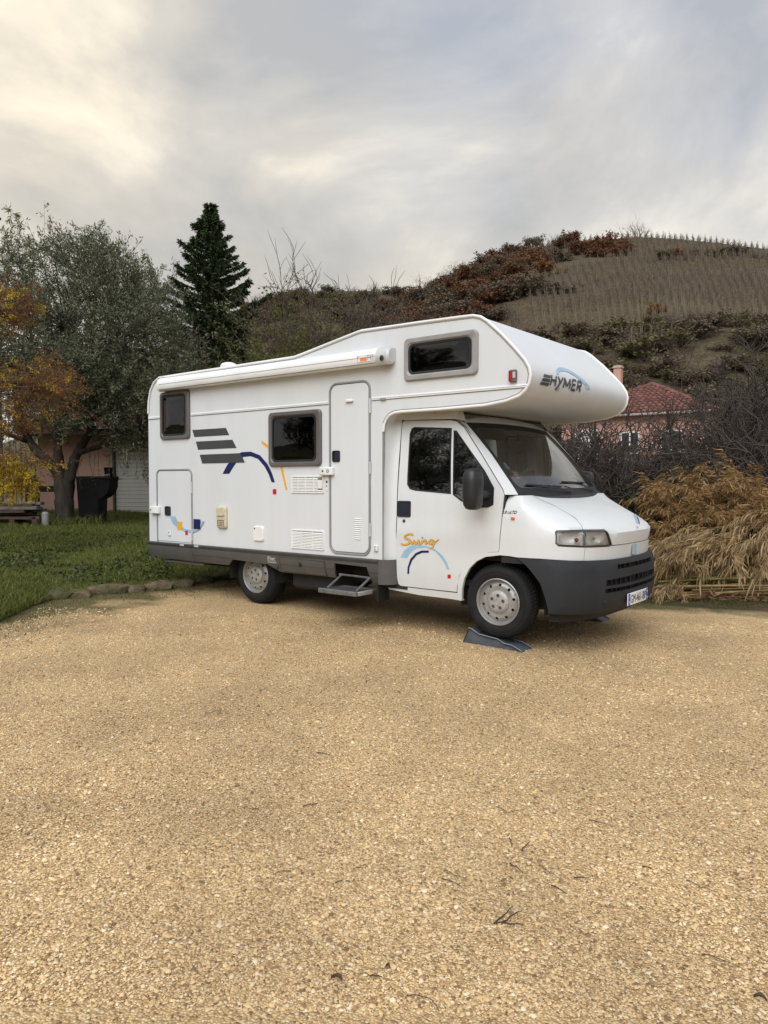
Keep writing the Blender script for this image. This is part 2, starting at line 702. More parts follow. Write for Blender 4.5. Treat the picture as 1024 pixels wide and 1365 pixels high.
T_NAVY = [(-3.607, 1.514), (-3.525, 1.615), (-3.385, 1.72), (-3.271, 1.76), (-3.115, 1.762), (-2.962, 1.717), (-2.844, 1.62), (-2.773, 1.517), (-2.727, 1.415), (-2.778, 1.415), (-2.823, 1.503), (-2.891, 1.592), (-2.993, 1.676), (-3.115, 1.711), (-3.24, 1.705), (-3.331, 1.667), (-3.41, 1.598), (-3.489, 1.513)]
T_YEL1 = [(-2.941, 1.883), (-2.832, 1.832), (-2.832, 1.791), (-2.934, 1.848)]
T_YEL2 = [(-2.641, 1.581), (-2.606, 1.581), (-2.531, 1.334), (-2.56, 1.334)]
T_HBLUE = [(-4.624, 0.988), (-4.567, 0.9), (-4.467, 0.841), (-4.324, 0.802), (-4.184, 0.79), (-4.059, 0.83), (-3.976, 0.903), (-3.94, 0.947), (-3.975, 0.946), (-4.031, 0.892), (-4.127, 0.845), (-4.211, 0.827), (-4.323, 0.841), (-4.423, 0.887), (-4.479, 0.948), (-4.507, 0.988)]
T_CDOOR = [(-1.116, 2.007), (-1.09, 2.029), (-0.553, 2.004), (-0.486, 1.992), (-0.392, 1.928), (-0.171, 1.653), (0.057, 1.349), (0.074, 1.308), (0.056, 1.097), (0.035, 0.814), (0.025, 0.792), (-0.087, 0.779), (-0.212, 0.739), (-0.31, 0.66), (-0.382, 0.557), (-0.416, 0.442), (-0.423, 0.388), (-0.734, 0.388), (-1.081, 0.39), (-1.109, 0.408), (-1.119, 0.473), (-1.124, 0.801), (-1.112, 0.932), (-1.111, 1.322), (-1.107, 1.647)]
T_CWIN = [(-0.961, 1.956), (-0.523, 1.927), (-0.486, 1.305), (-0.901, 1.334), (-0.965, 1.349), (-0.999, 1.394), (-1.002, 1.477), (-1.01, 1.891), (-0.992, 1.942)]
T_CQTR = [(-0.502, 1.902), (-0.469, 1.901), (-0.134, 1.521), (-0.03, 1.366), (-0.031, 1.213), (-0.084, 1.188), (-0.159, 1.186), (-0.372, 1.24), (-0.467, 1.3)]
T_CHAND = [(-1.104, 1.234), (-0.944, 1.236), (-0.94, 1.08), (-1.101, 1.076)]
T_CLOCK = [(-1.023, 1.037)]
T_SWING = [(-1.059, 0.798), (-0.615, 0.821), (-0.98, 0.912), (-0.616, 0.79)]
T_CBLUE = [(-1.069, 0.677), (-1.028, 0.741), (-0.955, 0.794), (-0.868, 0.814), (-0.767, 0.807), (-0.654, 0.781), (-0.572, 0.723), (-0.52, 0.658), (-0.495, 0.6), (-0.524, 0.598), (-0.549, 0.65), (-0.594, 0.709), (-0.662, 0.762), (-0.768, 0.791), (-0.869, 0.778), (-0.925, 0.749), (-0.964, 0.712), (-0.988, 0.675)]
T_CNAVY = [(-0.987, 0.52), (-0.98, 0.588), (-0.948, 0.668), (-0.885, 0.73), (-0.815, 0.759), (-0.73, 0.764), (-0.73, 0.743), (-0.807, 0.738), (-0.87, 0.712), (-0.925, 0.657), (-0.96, 0.583), (-0.965, 0.522)]
T_CRED = [(-0.518, 0.549), (-0.481, 0.551), (-0.482, 0.515), (-0.519, 0.512)]
T_ARCH_O = [(-0.418, 0.383), (-0.408, 0.484), (-0.369, 0.586), (-0.308, 0.68), (-0.233, 0.742), (-0.131, 0.776), (0.028, 0.793)]
T_ARCH_I = [(0.032, 0.764), (-0.112, 0.741), (-0.205, 0.695), (-0.279, 0.625), (-0.337, 0.523), (-0.367, 0.421), (-0.38, 0.311)]
T_SILL = [(-1.252, 0.377), (-0.854, 0.317), (-0.508, 0.319), (-0.376, 0.31), (-0.377, 0.382), (-1.118, 0.396), (-1.14, 0.47)]
T_MIRROR = [(-0.164, 1.53), (-0.042, 1.529), (-0.013, 1.494), (-0.012, 1.333), (-0.041, 1.229), (-0.107, 1.179), (-0.217, 1.202), (-0.258, 1.261), (-0.261, 1.331), (-0.238, 1.449), (-0.204, 1.502)]
T_HEAD = [(0.413, 0.989), (0.444, 1.0), (0.809, 1.003), (1.118, 0.998), (1.133, 0.978), (1.226, 0.859), (1.174, 0.851), (0.821, 0.856), (0.455, 0.87), (0.415, 0.893)]
T_HSEAM = [(0.852, 1.262), (0.941, 1.199), (0.915, 1.121), (0.845, 1.041), (0.813, 1.005)]
T_HSEAM0 = [(0.733, 1.3)]
T_HOODLOW = [(1.227, 0.857), (1.544, 0.853), (1.58, 0.855)]
T_BTOP = [(0.234, 0.756), (0.415, 0.754), (0.868, 0.737), (1.287, 0.729), (1.572, 0.727)]
T_FENDLOW = [(-0.167, 0.767), (-0.048, 0.764), (0.005, 0.758), (0.234, 0.76)]
T_FMARK = [(-0.033, 1.098), (-0.173, 1.147), (0.004, 1.152)]
T_BUMPTOP = [(0.225, 0.757), (0.405, 0.755), (0.847, 0.74), (1.254, 0.734), (1.533, 0.733)]
T_BUMPL = [(0.005, 0.758), (0.077, 0.693), (0.152, 0.613), (0.211, 0.551), (0.271, 0.418), (0.323, 0.294)]
T_BUMPBOT = [(0.339, 0.285), (0.936, 0.286), (1.483, 0.269), (1.58, 0.271)]
T_SLOT1 = [(1.27, 0.688), (1.264, 0.645), (1.503, 0.647), (1.513, 0.687)]
T_SLOT2 = [(1.077, 0.564), (1.066, 0.509), (1.496, 0.515), (1.497, 0.572)]
T_SLOT3 = [(1.063, 0.49), (1.058, 0.448), (1.498, 0.448), (1.497, 0.485)]
T_PLATE = [(1.366, 0.42), (1.466, 0.279)]
T_FOG = [(1.063, 0.374)]
T_SK_ARCH = [(-3.541, 0.437), (-3.446, 0.514), (-2.698, 0.436), (-2.677, 0.423)]
T_SK_BOT = [(-4.813, 0.44), (-3.544, 0.44)]
T_SK_BOT2 = [(-2.636, 0.42), (-1.986, 0.424), (-1.363, 0.402)]
T_SK_FLAP = [(-2.647, 0.586), (-1.978, 0.58), (-1.979, 0.425), (-2.615, 0.442)]
T_SK_REC = [(-1.838, 0.581), (-1.413, 0.557), (-1.363, 0.402)]
T_SK_CAP = [(-1.262, 0.646), (-1.049, 0.428)]
T_SK_REAR = [(-5.118, 0.795), (-5.105, 0.588), (-4.964, 0.459), (-4.823, 0.44), (-5.034, 0.643)]
T_SK_SEAM = [(-4.886, 0.651), (-4.851, 0.449), (-4.202, 0.652), (-4.17, 0.442)]
T_STEP = [(-1.824, 0.337), (-1.372, 0.35), (-1.372, 0.312), (-1.261, 0.376)]
T_STEPARM = [(-1.768, 0.469), (-1.402, 0.441)]
T_RAMP = [(-0.361, -0.072), (-0.296, 0.06), (-0.287, 0.032), (-0.179, 0.037), (-0.086, 0.005), (0.004, -0.008), (0.067, -0.043), (0.147, -0.044), (0.234, -0.079)]
T_AWNL = [(-4.668, 2.696), (-4.67, 2.581)]
T_AWNR = [(-1.201, 2.707), (-1.058, 2.691), (-1.052, 2.564), (-1.201, 2.55)]
T_AWNTXT = [(-1.426, 2.648), (-1.185, 2.642), (-1.185, 2.584), (-1.426, 2.591)]
T_VENT = [(-4.188, 2.869), (-3.959, 2.848), (-4.072, 2.933)]
# ============================ ground, hill, houses ============================
def wob(x, y, s=1.0):
    return (math.sin(x * 1.7 * s + 0.3) * math.cos(y * 1.3 * s - 0.8) + 0.5 * math.sin(x * 3.9 * s + y * 2.7 * s) + 0.3 * math.cos(x * 7.3 * s - y * 6.1 * s)) / 1.8


def M_gravel():
    m, nt, N, L, b = _base('pale_gravel')
    tc = N('ShaderNodeTexCoord')
    v = N('ShaderNodeTexVoronoi')
    v.inputs['Scale'].default_value = 112
    v.inputs['Randomness'].default_value = 1
    L(tc.outputs['Object'], v.inputs['Vector'])
    sp = N('ShaderNodeSeparateColor')
    L(v.outputs['Color'], sp.inputs['Color'])
    r = N('ShaderNodeValToRGB')
    cr = r.color_ramp
    cr.elements[0].position, cr.elements[0].color = 0, (0.20, 0.122, 0.064, 1)
    cr.elements[1].position, cr.elements[1].color = 1, (0.78, 0.65, 0.44, 1)
    for p, c in ((0.12, (0.40, 0.255, 0.13, 1)), (0.45, (0.63, 0.435, 0.212, 1)), (0.8, (0.72, 0.525, 0.28, 1))):
        e = cr.elements.new(p)
        e.color = c
    L(sp.outputs['Red'], r.inputs['Fac'])
    # broad worn / damp patches
    n = N('ShaderNodeTexNoise')
    n.inputs['Scale'].default_value = 0.9
    n.inputs['Detail'].default_value = 8
    n.inputs['Roughness'].default_value = 0.62
    L(tc.outputs['Object'], n.inputs['Vector'])
    r2 = N('ShaderNodeValToRGB')
    r2.color_ramp.elements[0].position, r2.color_ramp.elements[0].color = 0.34, (0.80, 0.785, 0.78, 1)
    r2.color_ramp.elements[1].position, r2.color_ramp.elements[1].color = 0.64, (1.10, 1.09, 1.06, 1)
    L(n.outputs['Fac'], r2.inputs['Fac'])
    mx = N('ShaderNodeMix')
    mx.data_type, mx.blend_type = 'RGBA', 'MULTIPLY'
    mx.inputs['Factor'].default_value = 1
    L(r.outputs['Color'], mx.inputs['A'])
    L(r2.outputs['Color'], mx.inputs['B'])
    # darker brown towards the gaps between stones
    mr = N('ShaderNodeMapRange')
    mr.inputs['From Min'].default_value = 0.35
    mr.inputs['From Max'].default_value = 0.75
    mr.inputs['To Min'].default_value = 0.0
    mr.inputs['To Max'].default_value = 0.55
    L(v.outputs['Distance'], mr.inputs['Value'])
    mx2 = N('ShaderNodeMix')
    mx2.data_type = 'RGBA'
    mx2.inputs['B'].default_value = (0.24, 0.165, 0.085, 1)
    L(mr.outputs['Result'], mx2.inputs['Factor'])
    L(mx.outputs['Result'], mx2.inputs['A'])
    # moss along the lawn edge (the edge runs close to x = -4.6)
    sx = N('ShaderNodeSeparateXYZ')
    L(tc.outputs['Object'], sx.inputs['Vector'])
    n3 = N('ShaderNodeTexNoise')
    n3.inputs['Scale'].default_value = 2.6
    n3.inputs['Detail'].default_value = 8
    L(tc.outputs['Object'], n3.inputs['Vector'])
    m1 = N('ShaderNodeMath')
    m1.operation = 'MULTIPLY_ADD'
    m1.inputs[1].default_value = 1.9
    L(n3.outputs['Fac'], m1.inputs[0])
    L(sx.outputs['X'], m1.inputs[2])
    m0 = N('ShaderNodeMath')
    m0.operation = 'MULTIPLY_ADD'
    m0.inputs[1].default_value = 0.22
    L(sx.outputs['Y'], m0.inputs[0])
    L(m1.outputs[0], m0.inputs[2])
    m2 = N('ShaderNodeMapRange')
    m2.inputs['From Min'].default_value = -3.75
    m2.inputs['From Max'].default_value = -3.05
    m2.inputs['To Min'].default_value = 0.85
    m2.inputs['To Max'].default_value = 0.0
    L(m0.outputs[0], m2.inputs['Value'])
    my1 = N('ShaderNodeMath')
    my1.operation = 'MULTIPLY_ADD'
    my1.inputs[1].default_value = -0.42
    L(sx.outputs['X'], my1.inputs[0])
    L(sx.outputs['Y'], my1.inputs[2])
    my2 = N('ShaderNodeMath')
    my2.operation = 'MULTIPLY_ADD'
    my2.inputs[1].default_value = 1.1
    L(n3.outputs['Fac'], my2.inputs[0])
    L(my1.outputs[0], my2.inputs[2])
    m4 = N('ShaderNodeMapRange')
    m4.inputs['From Min'].default_value = 3.35
    m4.inputs['From Max'].default_value = 3.75
    m4.inputs['To Min'].default_value = 0.0
    m4.inputs['To Max'].default_value = 0.85
    L(my2.outputs[0], m4.inputs['Value'])
    mxx = N('ShaderNodeMath')
    mxx.operation = 'MAXIMUM'
    L(m2.outputs['Result'], mxx.inputs[0])
    L(m4.outputs['Result'], mxx.inputs[1])
    mx3 = N('ShaderNodeMix')
    mx3.data_type = 'RGBA'
    mx3.inputs['B'].default_value = (0.062, 0.066, 0.020, 1)
    L(mxx.outputs[0], mx3.inputs['Factor'])
    L(mx2.outputs['Result'], mx3.inputs['A'])
    L(mx3.outputs['Result'], b.inputs['Base Color'])
    b.inputs['Roughness'].default_value = 0.85
    b.inputs['Specular IOR Level'].default_value = 0.25
    bp = N('ShaderNodeBump')
    bp.inputs['Strength'].default_value = 0.9
    bp.inputs['Distance'].default_value = 0.008
    bp.invert = True
    L(v.outputs['Distance'], bp.inputs['Height'])
    n4 = N('ShaderNodeTexNoise')
    n4.inputs['Scale'].default_value = 220
    L(tc.outputs['Object'], n4.inputs['Vector'])
    bp2 = N('ShaderNodeBump')
    bp2.inputs['Strength'].default_value = 0.25
    bp2.inputs['Distance'].default_value = 0.004
    L(n4.outputs['Fac'], bp2.inputs['Height'])
    L(bp.outputs['Normal'], bp2.inputs['Normal'])
    L(bp2.outputs['Normal'], b.inputs['Normal'])
    return m


def M_mix(name, cols, scales, rough=0.9, bump=0.4, bscale=8.0, bdist=0.1):
    """patchy soil / scrub: noise layers choose among several colours"""
    m, nt, N, L, b = _base(name)
    tc = N('ShaderNodeTexCoord')
    last = None
    for i, (c, s) in enumerate(zip(cols, scales)):
        if i == 0:
            rgb = N('ShaderNodeRGB')
            rgb.outputs[0].default_value = (*c, 1)
            last = rgb.outputs[0]
            continue
        n = N('ShaderNodeTexNoise')
        n.inputs['Scale'].default_value = s
        n.inputs['Detail'].default_value = 8
        n.inputs['Roughness'].default_value = 0.65
        mp = N('ShaderNodeMapping')
        mp.inputs['Location'].default_value = (i * 3.1, i * 7.7, 0)
        L(tc.outputs['Object'], mp.inputs['Vector'])
        L(mp.outputs['Vector'], n.inputs['Vector'])
        r = N('ShaderNodeValToRGB')
        r.color_ramp.elements[0].position = 0.42
        r.color_ramp.elements[1].position = 0.62
        L(n.outputs['Fac'], r.inputs['Fac'])
        mx = N('ShaderNodeMix')
        mx.data_type = 'RGBA'
        L(r.outputs['Color'], mx.inputs['Factor'])
        L(last, mx.inputs['A'])
        mx.inputs['B'].default_value = (*c, 1)
        last = mx.outputs['Result']
    L(last, b.inputs['Base Color'])
    b.inputs['Roughness'].default_value = rough
    b.inputs['Specular IOR Level'].default_value = 0.2
    n = N('ShaderNodeTexNoise')
    n.inputs['Scale'].default_value = bscale
    n.inputs['Detail'].default_value = 8
    L(tc.outputs['Object'], n.inputs['Vector'])
    bp = N('ShaderNodeBump')
    bp.inputs['Strength'].default_value = bump
    bp.inputs['Distance'].default_value = bdist
    L(n.outputs['Fac'], bp.inputs['Height'])
    L(bp.outputs['Normal'], b.inputs['Normal'])
    return m


# skyline of the two hills: bearing (degrees right of the view axis) against height (per thousand of distance)
RIDGE_NEAR = [(-180, 70), (-130, 95), (-100, 85), (-70, 40), (-50, 20), (-25, 20), (-12, 40), (-6, 95), (-2, 170), (0.5, 207), (2.7, 238), (5.0, 262), (7.3, 284), (10.6, 304),
              (13.9, 314), (18.7, 320), (21.2, 317), (24.1, 311), (27.1, 303), (33, 290), (42, 250), (55, 160), (75, 90), (110, 60), (180, 60)]
RIDGE_FAR = [(-180, 30), (-60, 25), (-42, 30), (-27, 45), (-24, 80), (-19, 150), (-14, 205), (-11, 226), (-9.5, 236), (-7, 244), (-4, 249), (-1.5, 251), (1, 248), (3.5, 243), (8, 230), (16, 200), (30, 150), (60, 80), (180, 30)]
R_NEAR, R_FAR = 215.0, 340.0


def sm01(t):
    t = max(0.0, min(1.0, t))
    return t * t * (3 - 2 * t)


def hill_z(x, y):
    dx, dy = x - CAM.x, y - CAM.y
    r = math.hypot(dx, dy)
    a = math.degrees(math.atan2(dx * RGT.x + dy * RGT.y, dx * FWD.x + dy * FWD.y))
    base = ground_z(x, y) - 0.035
    ca = math.cos(math.radians(max(-50.0, min(50.0, a))))
    h1 = (lerp_tab(a - 0.8, RIDGE_NEAR) + 2 * lerp_tab(a, RIDGE_NEAR) + lerp_tab(a + 0.8, RIDGE_NEAR)) / 4 / 1000 * R_NEAR * ca + 1.4
    h2 = (lerp_tab(a - 1.2, RIDGE_FAR) + 2 * lerp_tab(a, RIDGE_FAR) + lerp_tab(a + 1.2, RIDGE_FAR)) / 4 / 1000 * R_FAR * ca + 1.4

    def prof(r, r0, r1):
        t = (r - r0) / (r1 - r0)
        if t <= 0:
            return 0.0
        if t <= 1:
            return 0.12 * sm01(t * 4) * t + 0.88 * t
        return max(0.35, 1 - 0.25 * (t - 1))
    z1 = h1 * prof(r, 55, R_NEAR)
    z2 = h2 * prof(r, 120, R_FAR)
    z = max(z1, z2)
    k = sm01((r - 60) / 40)
    inner = 1.0 if r < R_NEAR * 0.93 else max(0.0, 1 - (r - R_NEAR * 0.93) / (R_NEAR * 0.07))
    z += k * inner * (0.9 * wob(x, y, 0.045) + 0.45 * wob(x, y, 0.16))
    # terrace banks cut across the slope
    z += k * inner * 0.9 * (math.sin(z * 0.42 + 1.1 * wob(x, y, 0.02)) * 0.5)
    return base + z


DRIVE_EDGE = [(-2.4, -12.0), (-2.8, -6.0), (-3.4, -3.7), (-4.15, -2.4), (-4.75, -1.75), (-5.05, -1.3), (-4.95, -0.6), (-4.85, 0.0), (-4.95, 1.5), (-5.05, 3.5)]


def edge_x(y):
    return lerp_tab(y, [(b, a) for a, b in DRIVE_EDGE])


def lawn_z(x, y):
    d = edge_x(y) + 0.05 - x
    return ground_z(x, y) + 0.012 + 0.15 * (1 - math.exp(-max(0, d) / 0.45)) + 0.03 * wob(x, y, 0.8) * sm01(d)


def drive_z(x, y):
    return ground_z(x, y) + 0.012 * wob(x, y, 0.5)


def build_ground():
    # hillside and surrounding land: one sheet to the horizon
    ang = np.concatenate([np.arange(-180, -42, 4.0), np.arange(-42, 46, 0.55), np.arange(46, 180, 4.0)])
    rad = np.array([0, 6, 12, 18, 24, 30, 36, 42, 48, 54, 58, 62, 66, 70, 75, 80, 85, 90, 95, 100, 105, 110, 115, 120, 126, 132, 138, 144, 150, 156, 162, 168, 174, 180, 186, 192, 198, 203, 208, 212, 215, 219, 225, 235, 250, 270, 290, 310, 325, 335, 340, 348, 370, 420, 520, 800, 1500, 2500.0])
    V = []
    for a in ang:
        ar = math.radians(a)
        d = FWD * math.cos(ar) + RGT * math.sin(ar)
        for r in rad:
            x, y = CAM.x + d.x * r, CAM.y + d.y * r
            V.append((x, y, hill_z(x, y)))
    n, m = len(ang), len(rad)
    F = []
    for i in range(n):
        j = (i + 1) % n
        for k in range(m - 1):
            F.append((i * m + k, j * m + k, j * m + k + 1, i * m + k + 1))
    mat = M_mix('hillside_soil', [(0.122, 0.076, 0.044), (0.090, 0.073, 0.031), (0.145, 0.086, 0.050), (0.055, 0.041, 0.027), (0.088, 0.074, 0.033), (0.125, 0.098, 0.060), (0.046, 0.040, 0.022)], [0, 0.045, 0.11, 0.5, 0.03, 1.5, 2.6], bump=1.0, bscale=0.9, bdist=0.8)
    o = mk('hillside', V, F, mat, None, 60)
    tag(o, kind='structure')
    # gravel yard
    poly = DRIVE_EDGE + [(-3.0, 3.55), (-1.0, 3.5), (0.35, 3.55), (0.93, 3.72), (1.47, 4.05), (4.0, 5.3), (9.0, 7.4), (14, 8), (14, -12)]
    V, F = panel(poly, lambda a, b, q: (a, b, drive_z(a, b) + q), 0.03, 0.5)
    o = mk('gravel_yard', V, F, M_gravel(), None, 60)
    tag(o, kind='structure')
    # raised lawn
    poly = [(a - 0.0, b) for a, b in reversed(DRIVE_EDGE)] + [(-6, -14), (-34, -14), (-34, 16), (-9, 16), (-5.6, 9)]
    V, F = panel(poly, lambda a, b, q: (a, b, lawn_z(a, b) + q), 0.10, 0.45)
    mat = M_mix('lawn_soil', [(0.060, 0.070, 0.018), (0.085, 0.100, 0.022), (0.065, 0.052, 0.026), (0.11, 0.115, 0.032)], [0, 1.4, 3.0, 0.5], bump=0.8, bscale=14, bdist=0.05)
    o = mk('lawn', V, F, mat, None, 60)
    tag(o, kind='structure')
    # earth under the thicket beside the yard
    poly = [(-5.0, 3.35), (-1.0, 3.3), (0.35, 3.35), (0.93, 3.5), (1.47, 3.85), (4.0, 5.1), (9.0, 7.2), (12, 9), (10, 26), (-5.6, 22)]
    V, F = panel(poly, lambda a, b, q: (a, b, ground_z(a, b) - 0.012 + 0.02 * wob(a, b, 0.9) + q), 0.05, 0.5)
    mat = M_mix('earth_verge', [(0.035, 0.040, 0.014), (0.060, 0.042, 0.026), (0.05, 0.055, 0.016), (0.085, 0.052, 0.034)], [0, 1.1, 2.3, 5.0], bump=0.8, bscale=10, bdist=0.05)
    o = mk('verge', V, F, mat, None, 60)
    tag(o, kind='structure')


def rock(seed, sx, sy, sz):
    r = random.Random(seed)
    bm = bmesh.new()
    bmesh.ops.create_icosphere(bm, subdivisions=2, radius=1.0)
    ph = [r.uniform(0, 6) for _ in range(6)]
    V, F = [], []
    for v in bm.verts:
        c = v.co
        k = 1 / max(abs(c.x), abs(c.y), abs(c.z)) ** 0.72
        c = c * k * (1 + 0.10 * math.sin(3 * c.x + ph[0]) * math.cos(3 * c.y + ph[1]) + 0.07 * math.sin(6 * c.z + ph[2] + 4 * c.x) + r.uniform(-0.05, 0.05))
        V.append((c.x * sx, c.y * sy, c.z * sz))
    for f in bm.faces:
        F.append(tuple(v.index for v in f.verts))
    bm.free()
    return V, F


def build_edging():
    mat = M_mix('edging_stone', [(0.13, 0.10, 0.06), (0.075, 0.062, 0.036), (0.17, 0.13, 0.08), (0.05, 0.058, 0.022)], [0, 6, 14, 3], bump=0.9, bscale=25, bdist=0.02)
    root = empty('stone_edging', (-4.6, -0.8, 0.04), 'row of rough tan stones edging the lawn beside the gravel', 'edging')
    spots = [(-5.2, -1.47, 0.1, 0.07), (-5.08, -1.27, 0.19, 0.085), (-4.99, -1.04, 0.15, 0.085), (-5.0, -0.65, 0.25, 0.1), (-4.85, -0.36, 0.12, 0.075), (-4.81, -0.06, 0.19, 0.095), (-4.8, 0.31, 0.17, 0.085), (-4.9, 0.73, 0.15, 0.07), (-4.95, 1.08, 0.18, 0.075), (-5.0, 1.5, 0.16, 0.07), (-5.3, -1.8, 0.13, 0.06)]
    for k, (x, y, l, h) in enumerate(spots):
        V, F = rock(k + 3, l, 0.11, h)
        ang = math.radians(58 + 14 * wob(k * 1.7, k, 1))
        c, s = math.cos(ang), math.sin(ang)
        V = [(x + a * c - b * s, y + a * s + b * c, ground_z(x, y) + h * 0.16 + z) for a, b, z in V]
        mk('stone', V, F, mat, root, 40)


def frame_box(o, u, w, x0, x1, y0, y1, z0, z1, b=0.0):
    """box in a house's own axes: u along the front, w into the house"""
    V, F = box(x0, x1, y0, y1, z0, z1, b)
    return [(o[0] + u[0] * a + w[0] * c, o[1] + u[1] * a + w[1] * c, z) for a, c, z in V], F


def build_houses():
    # ---------- pink house beyond the thicket ----------
    pink = M('pink_render', (0.56, 0.31, 0.25), 0.9, var=0.10, scale=1.2, bump=0.2, bscale=40)
    tile = M_leaf('red_roof_tiles', [(0.090, 0.040, 0.032), (0.145, 0.060, 0.046), (0.185, 0.076, 0.056), (0.13, 0.055, 0.045), (0.22, 0.105, 0.078)], 0.8, 0.0)
    white = M('white_joinery', (0.72, 0.72, 0.70), 0.5, var=0.05)
    glass = M('dark_window_glass', (0.03, 0.035, 0.04), 0.08, var=0.3)
    gut = M('pale_gutter', (0.45, 0.42, 0.38), 0.5, var=0.1)
    ax, ay = spot(lx(942), 38.0)
    bx_, by = spot(lx(748), 42.5)
    u = Vector((bx_ - ax, by - ay))
    Lf = u.length
    u.normalize()
    w = Vector((u.y, -u.x))
    if w.dot(Vector((FWD.x, FWD.y))) < 0:
        w = -w
    o = (ax, ay)
    gz, ez, pz, D = 0.1, 5.0, 7.0, 8.0
    hs = empty('house', (ax, ay, gz), 'pink rendered house with red tiled hip roof behind the bare thicket', 'house')

    def hp(name, vf, mat, parent=hs, sm=30):
        return mk(name, vf[0], vf[1], mat, parent, sm)
    wall = hp('wall', frame_box(o, u, w, 0, Lf, 0, D, gz - 0.6, ez), pink, sm=0)
    ov = 0.45

    def roof_face(c0, c1, apex):
        c0, c1, apex = Vector(c0), Vector(c1), Vector(apex)
        e = (c1 - c0)
        le = e.length
        e.normalize()
        q = apex - c0
        s_ap = q.dot(e)
        up = q - e * s_ap
        lu = up.length
        up.normalize()
        nn = e.cross(up)
        if nn.z < 0:
            nn = -nn

        def fn(a, b, off):
            t = (a / 0.29) % 1.0
            wv = 0.17 * math.sqrt(max(0, 1 - (2 * t - 1) ** 2)) + 0.05 * (1 - (b / 0.38) % 1.0) + off
            return tuple(c0 + e * a + up * b + nn * wv)
        # pan-tile courses: every tile a half-round shell of its own height, laid in overlapping rows
        V, F = [], []
        rt = random.Random(int(le * 100))
        cw, rh, seg = 0.29, 0.40, 6
        for r in range(int(lu / rh) + 1):
            b0 = r * rh
            l0, l1 = s_ap * b0 / lu, le - (le - s_ap) * b0 / lu
            for c in range(int(l0 / cw), int(l1 / cw) + 1):
                a0 = c * cw
                if a0 < l0 - 0.1 or a0 + cw > l1 + 0.1:
                    continue
                k = len(V)
                j = rt.uniform(-0.012, 0.012)
                for b, h in ((b0 - 0.03, 0.055 + j), (min(lu, b0 + rh + 0.02), 0.005 + j)):
                    for q in range(seg + 1):
                        t = q / seg
                        V.append(tuple(c0 + e * (a0 + cw * t) + up * b + nn * (0.12 * math.sin(math.pi * t) ** 0.6 + h)))
                F += [(k + q, k + q + 1, k + seg + 2 + q, k + seg + 1 + q) for q in range(seg)]
                F.append(tuple(k + q for q in range(seg, -1, -1)))
        k = len(V)
        V += [tuple(c0 + nn * -0.02), tuple(c1 + nn * -0.02), tuple(apex + nn * -0.02)]
        F.append((k, k + 1, k + 2))
        return V, F

    def P(a, b, z):
        return (o[0] + u.x * a + w.x * b, o[1] + u.y * a + w.y * b, z)
    ap = P(Lf / 2, D / 2, pz)
    cs = [P(-ov, -ov, ez - 0.02), P(Lf + ov, -ov, ez - 0.02), P(Lf + ov, D + ov, ez - 0.02), P(-ov, D + ov, ez - 0.02)]
    roof = hp('roof', roof_face(cs[1], cs[0], ap), tile)
    hp('roof', roof_face(cs[0], cs[3], ap), tile)
    hp('roof', ([cs[1], cs[2], cs[3], ap], [(0, 1, 3), (1, 2, 3)]), tile, sm=0)
    for c in cs:
        pts = [Vector(c) + (Vector(ap) - Vector(c)) * t + Vector((0, 0, 0.07)) for t in (0, 0.25, 0.5, 0.75, 1)]
        hp('ridge_tiles', tube(pts, 0.10, 6), tile, roof)
    hp('gutter', tube([Vector(cs[0]) + Vector((0, 0, -0.02)), Vector(cs[1]) + Vector((0, 0, -0.02))], 0.07, 6), gut)
    hp('gutter', tube([Vector(cs[0]) + Vector((0, 0, -0.02)), Vector(cs[3]) + Vector((0, 0, -0.02))], 0.07, 6), gut)
    hp('soffit', ([P(-ov, -ov, ez - 0.06), P(Lf + ov, -ov, ez - 0.06), P(Lf + ov, D + ov, ez - 0.06), P(-ov, D + ov, ez - 0.06)], [(0, 1, 2, 3)]), white, sm=0)
    hp('downpipe', tube([P(0.15, -0.06, 0.0), P(0.15, -0.06, ez - 0.2)], 0.045, 6), gut)
    ch = hp('chimney', frame_box(o, u, w, Lf * 0.70, Lf * 0.70 + 0.42, 3.0, 3.4, 5.5, 8.15), pink, sm=0)
    hp('chimney_cap', frame_box(o, u, w, Lf * 0.70 - 0.05, Lf * 0.70 + 0.47, 2.95, 3.45, 8.0, 8.08), gut, ch, 0)
    for a0, a1, z0, z1 in ((1.2, 2.3, 2.9, 4.1), (3.4, 4.4, 2.9, 4.1), (5.6, 7.0, 2.3, 4.3), (1.2, 2.6, 0.3, 2.1), (5.3, 7.0, 0.2, 1.6)):
        f = hp('window', frame_box(o, u, w, a0, a1, -0.05, 0.05, z0, z1), white, sm=0)
        mid = (a0 + a1) / 2
        for p0, p1 in ((a0 + 0.08, mid - 0.04), (mid + 0.04, a1 - 0.08)):
            hp('pane', frame_box(o, u, w, p0, p1, -0.06, -0.045, z0 + 0.08, z1 - 0.08), glass if a0 < 5 else white, f, 0)
        hp('sill', frame_box(o, u, w, a0 - 0.1, a1 + 0.1, -0.14, 0.0, z0 - 0.08, z0), gut, f, 0)

    # ---------- garage wing behind the olive tree ----------
    sal = M('salmon_render', (0.54, 0.345, 0.27), 0.92, var=0.10, scale=1.0, bump=0.2, bscale=30)
    slat = M('white_garage_slat', (0.66, 0.645, 0.59), 0.55, var=0.05, scale=2)
    roofm = M('brown_roof', (0.13, 0.06, 0.045), 0.85, var=0.3, scale=4)
    u2 = (RGT.x, RGT.y)
    w2 = (FWD.x, FWD.y)
    o2 = (CAM.x + FWD.x * 22.3, CAM.y + FWD.y * 22.3)
    xl, xr = lx(52) * 22.3, -3.6
    gz = 0.45
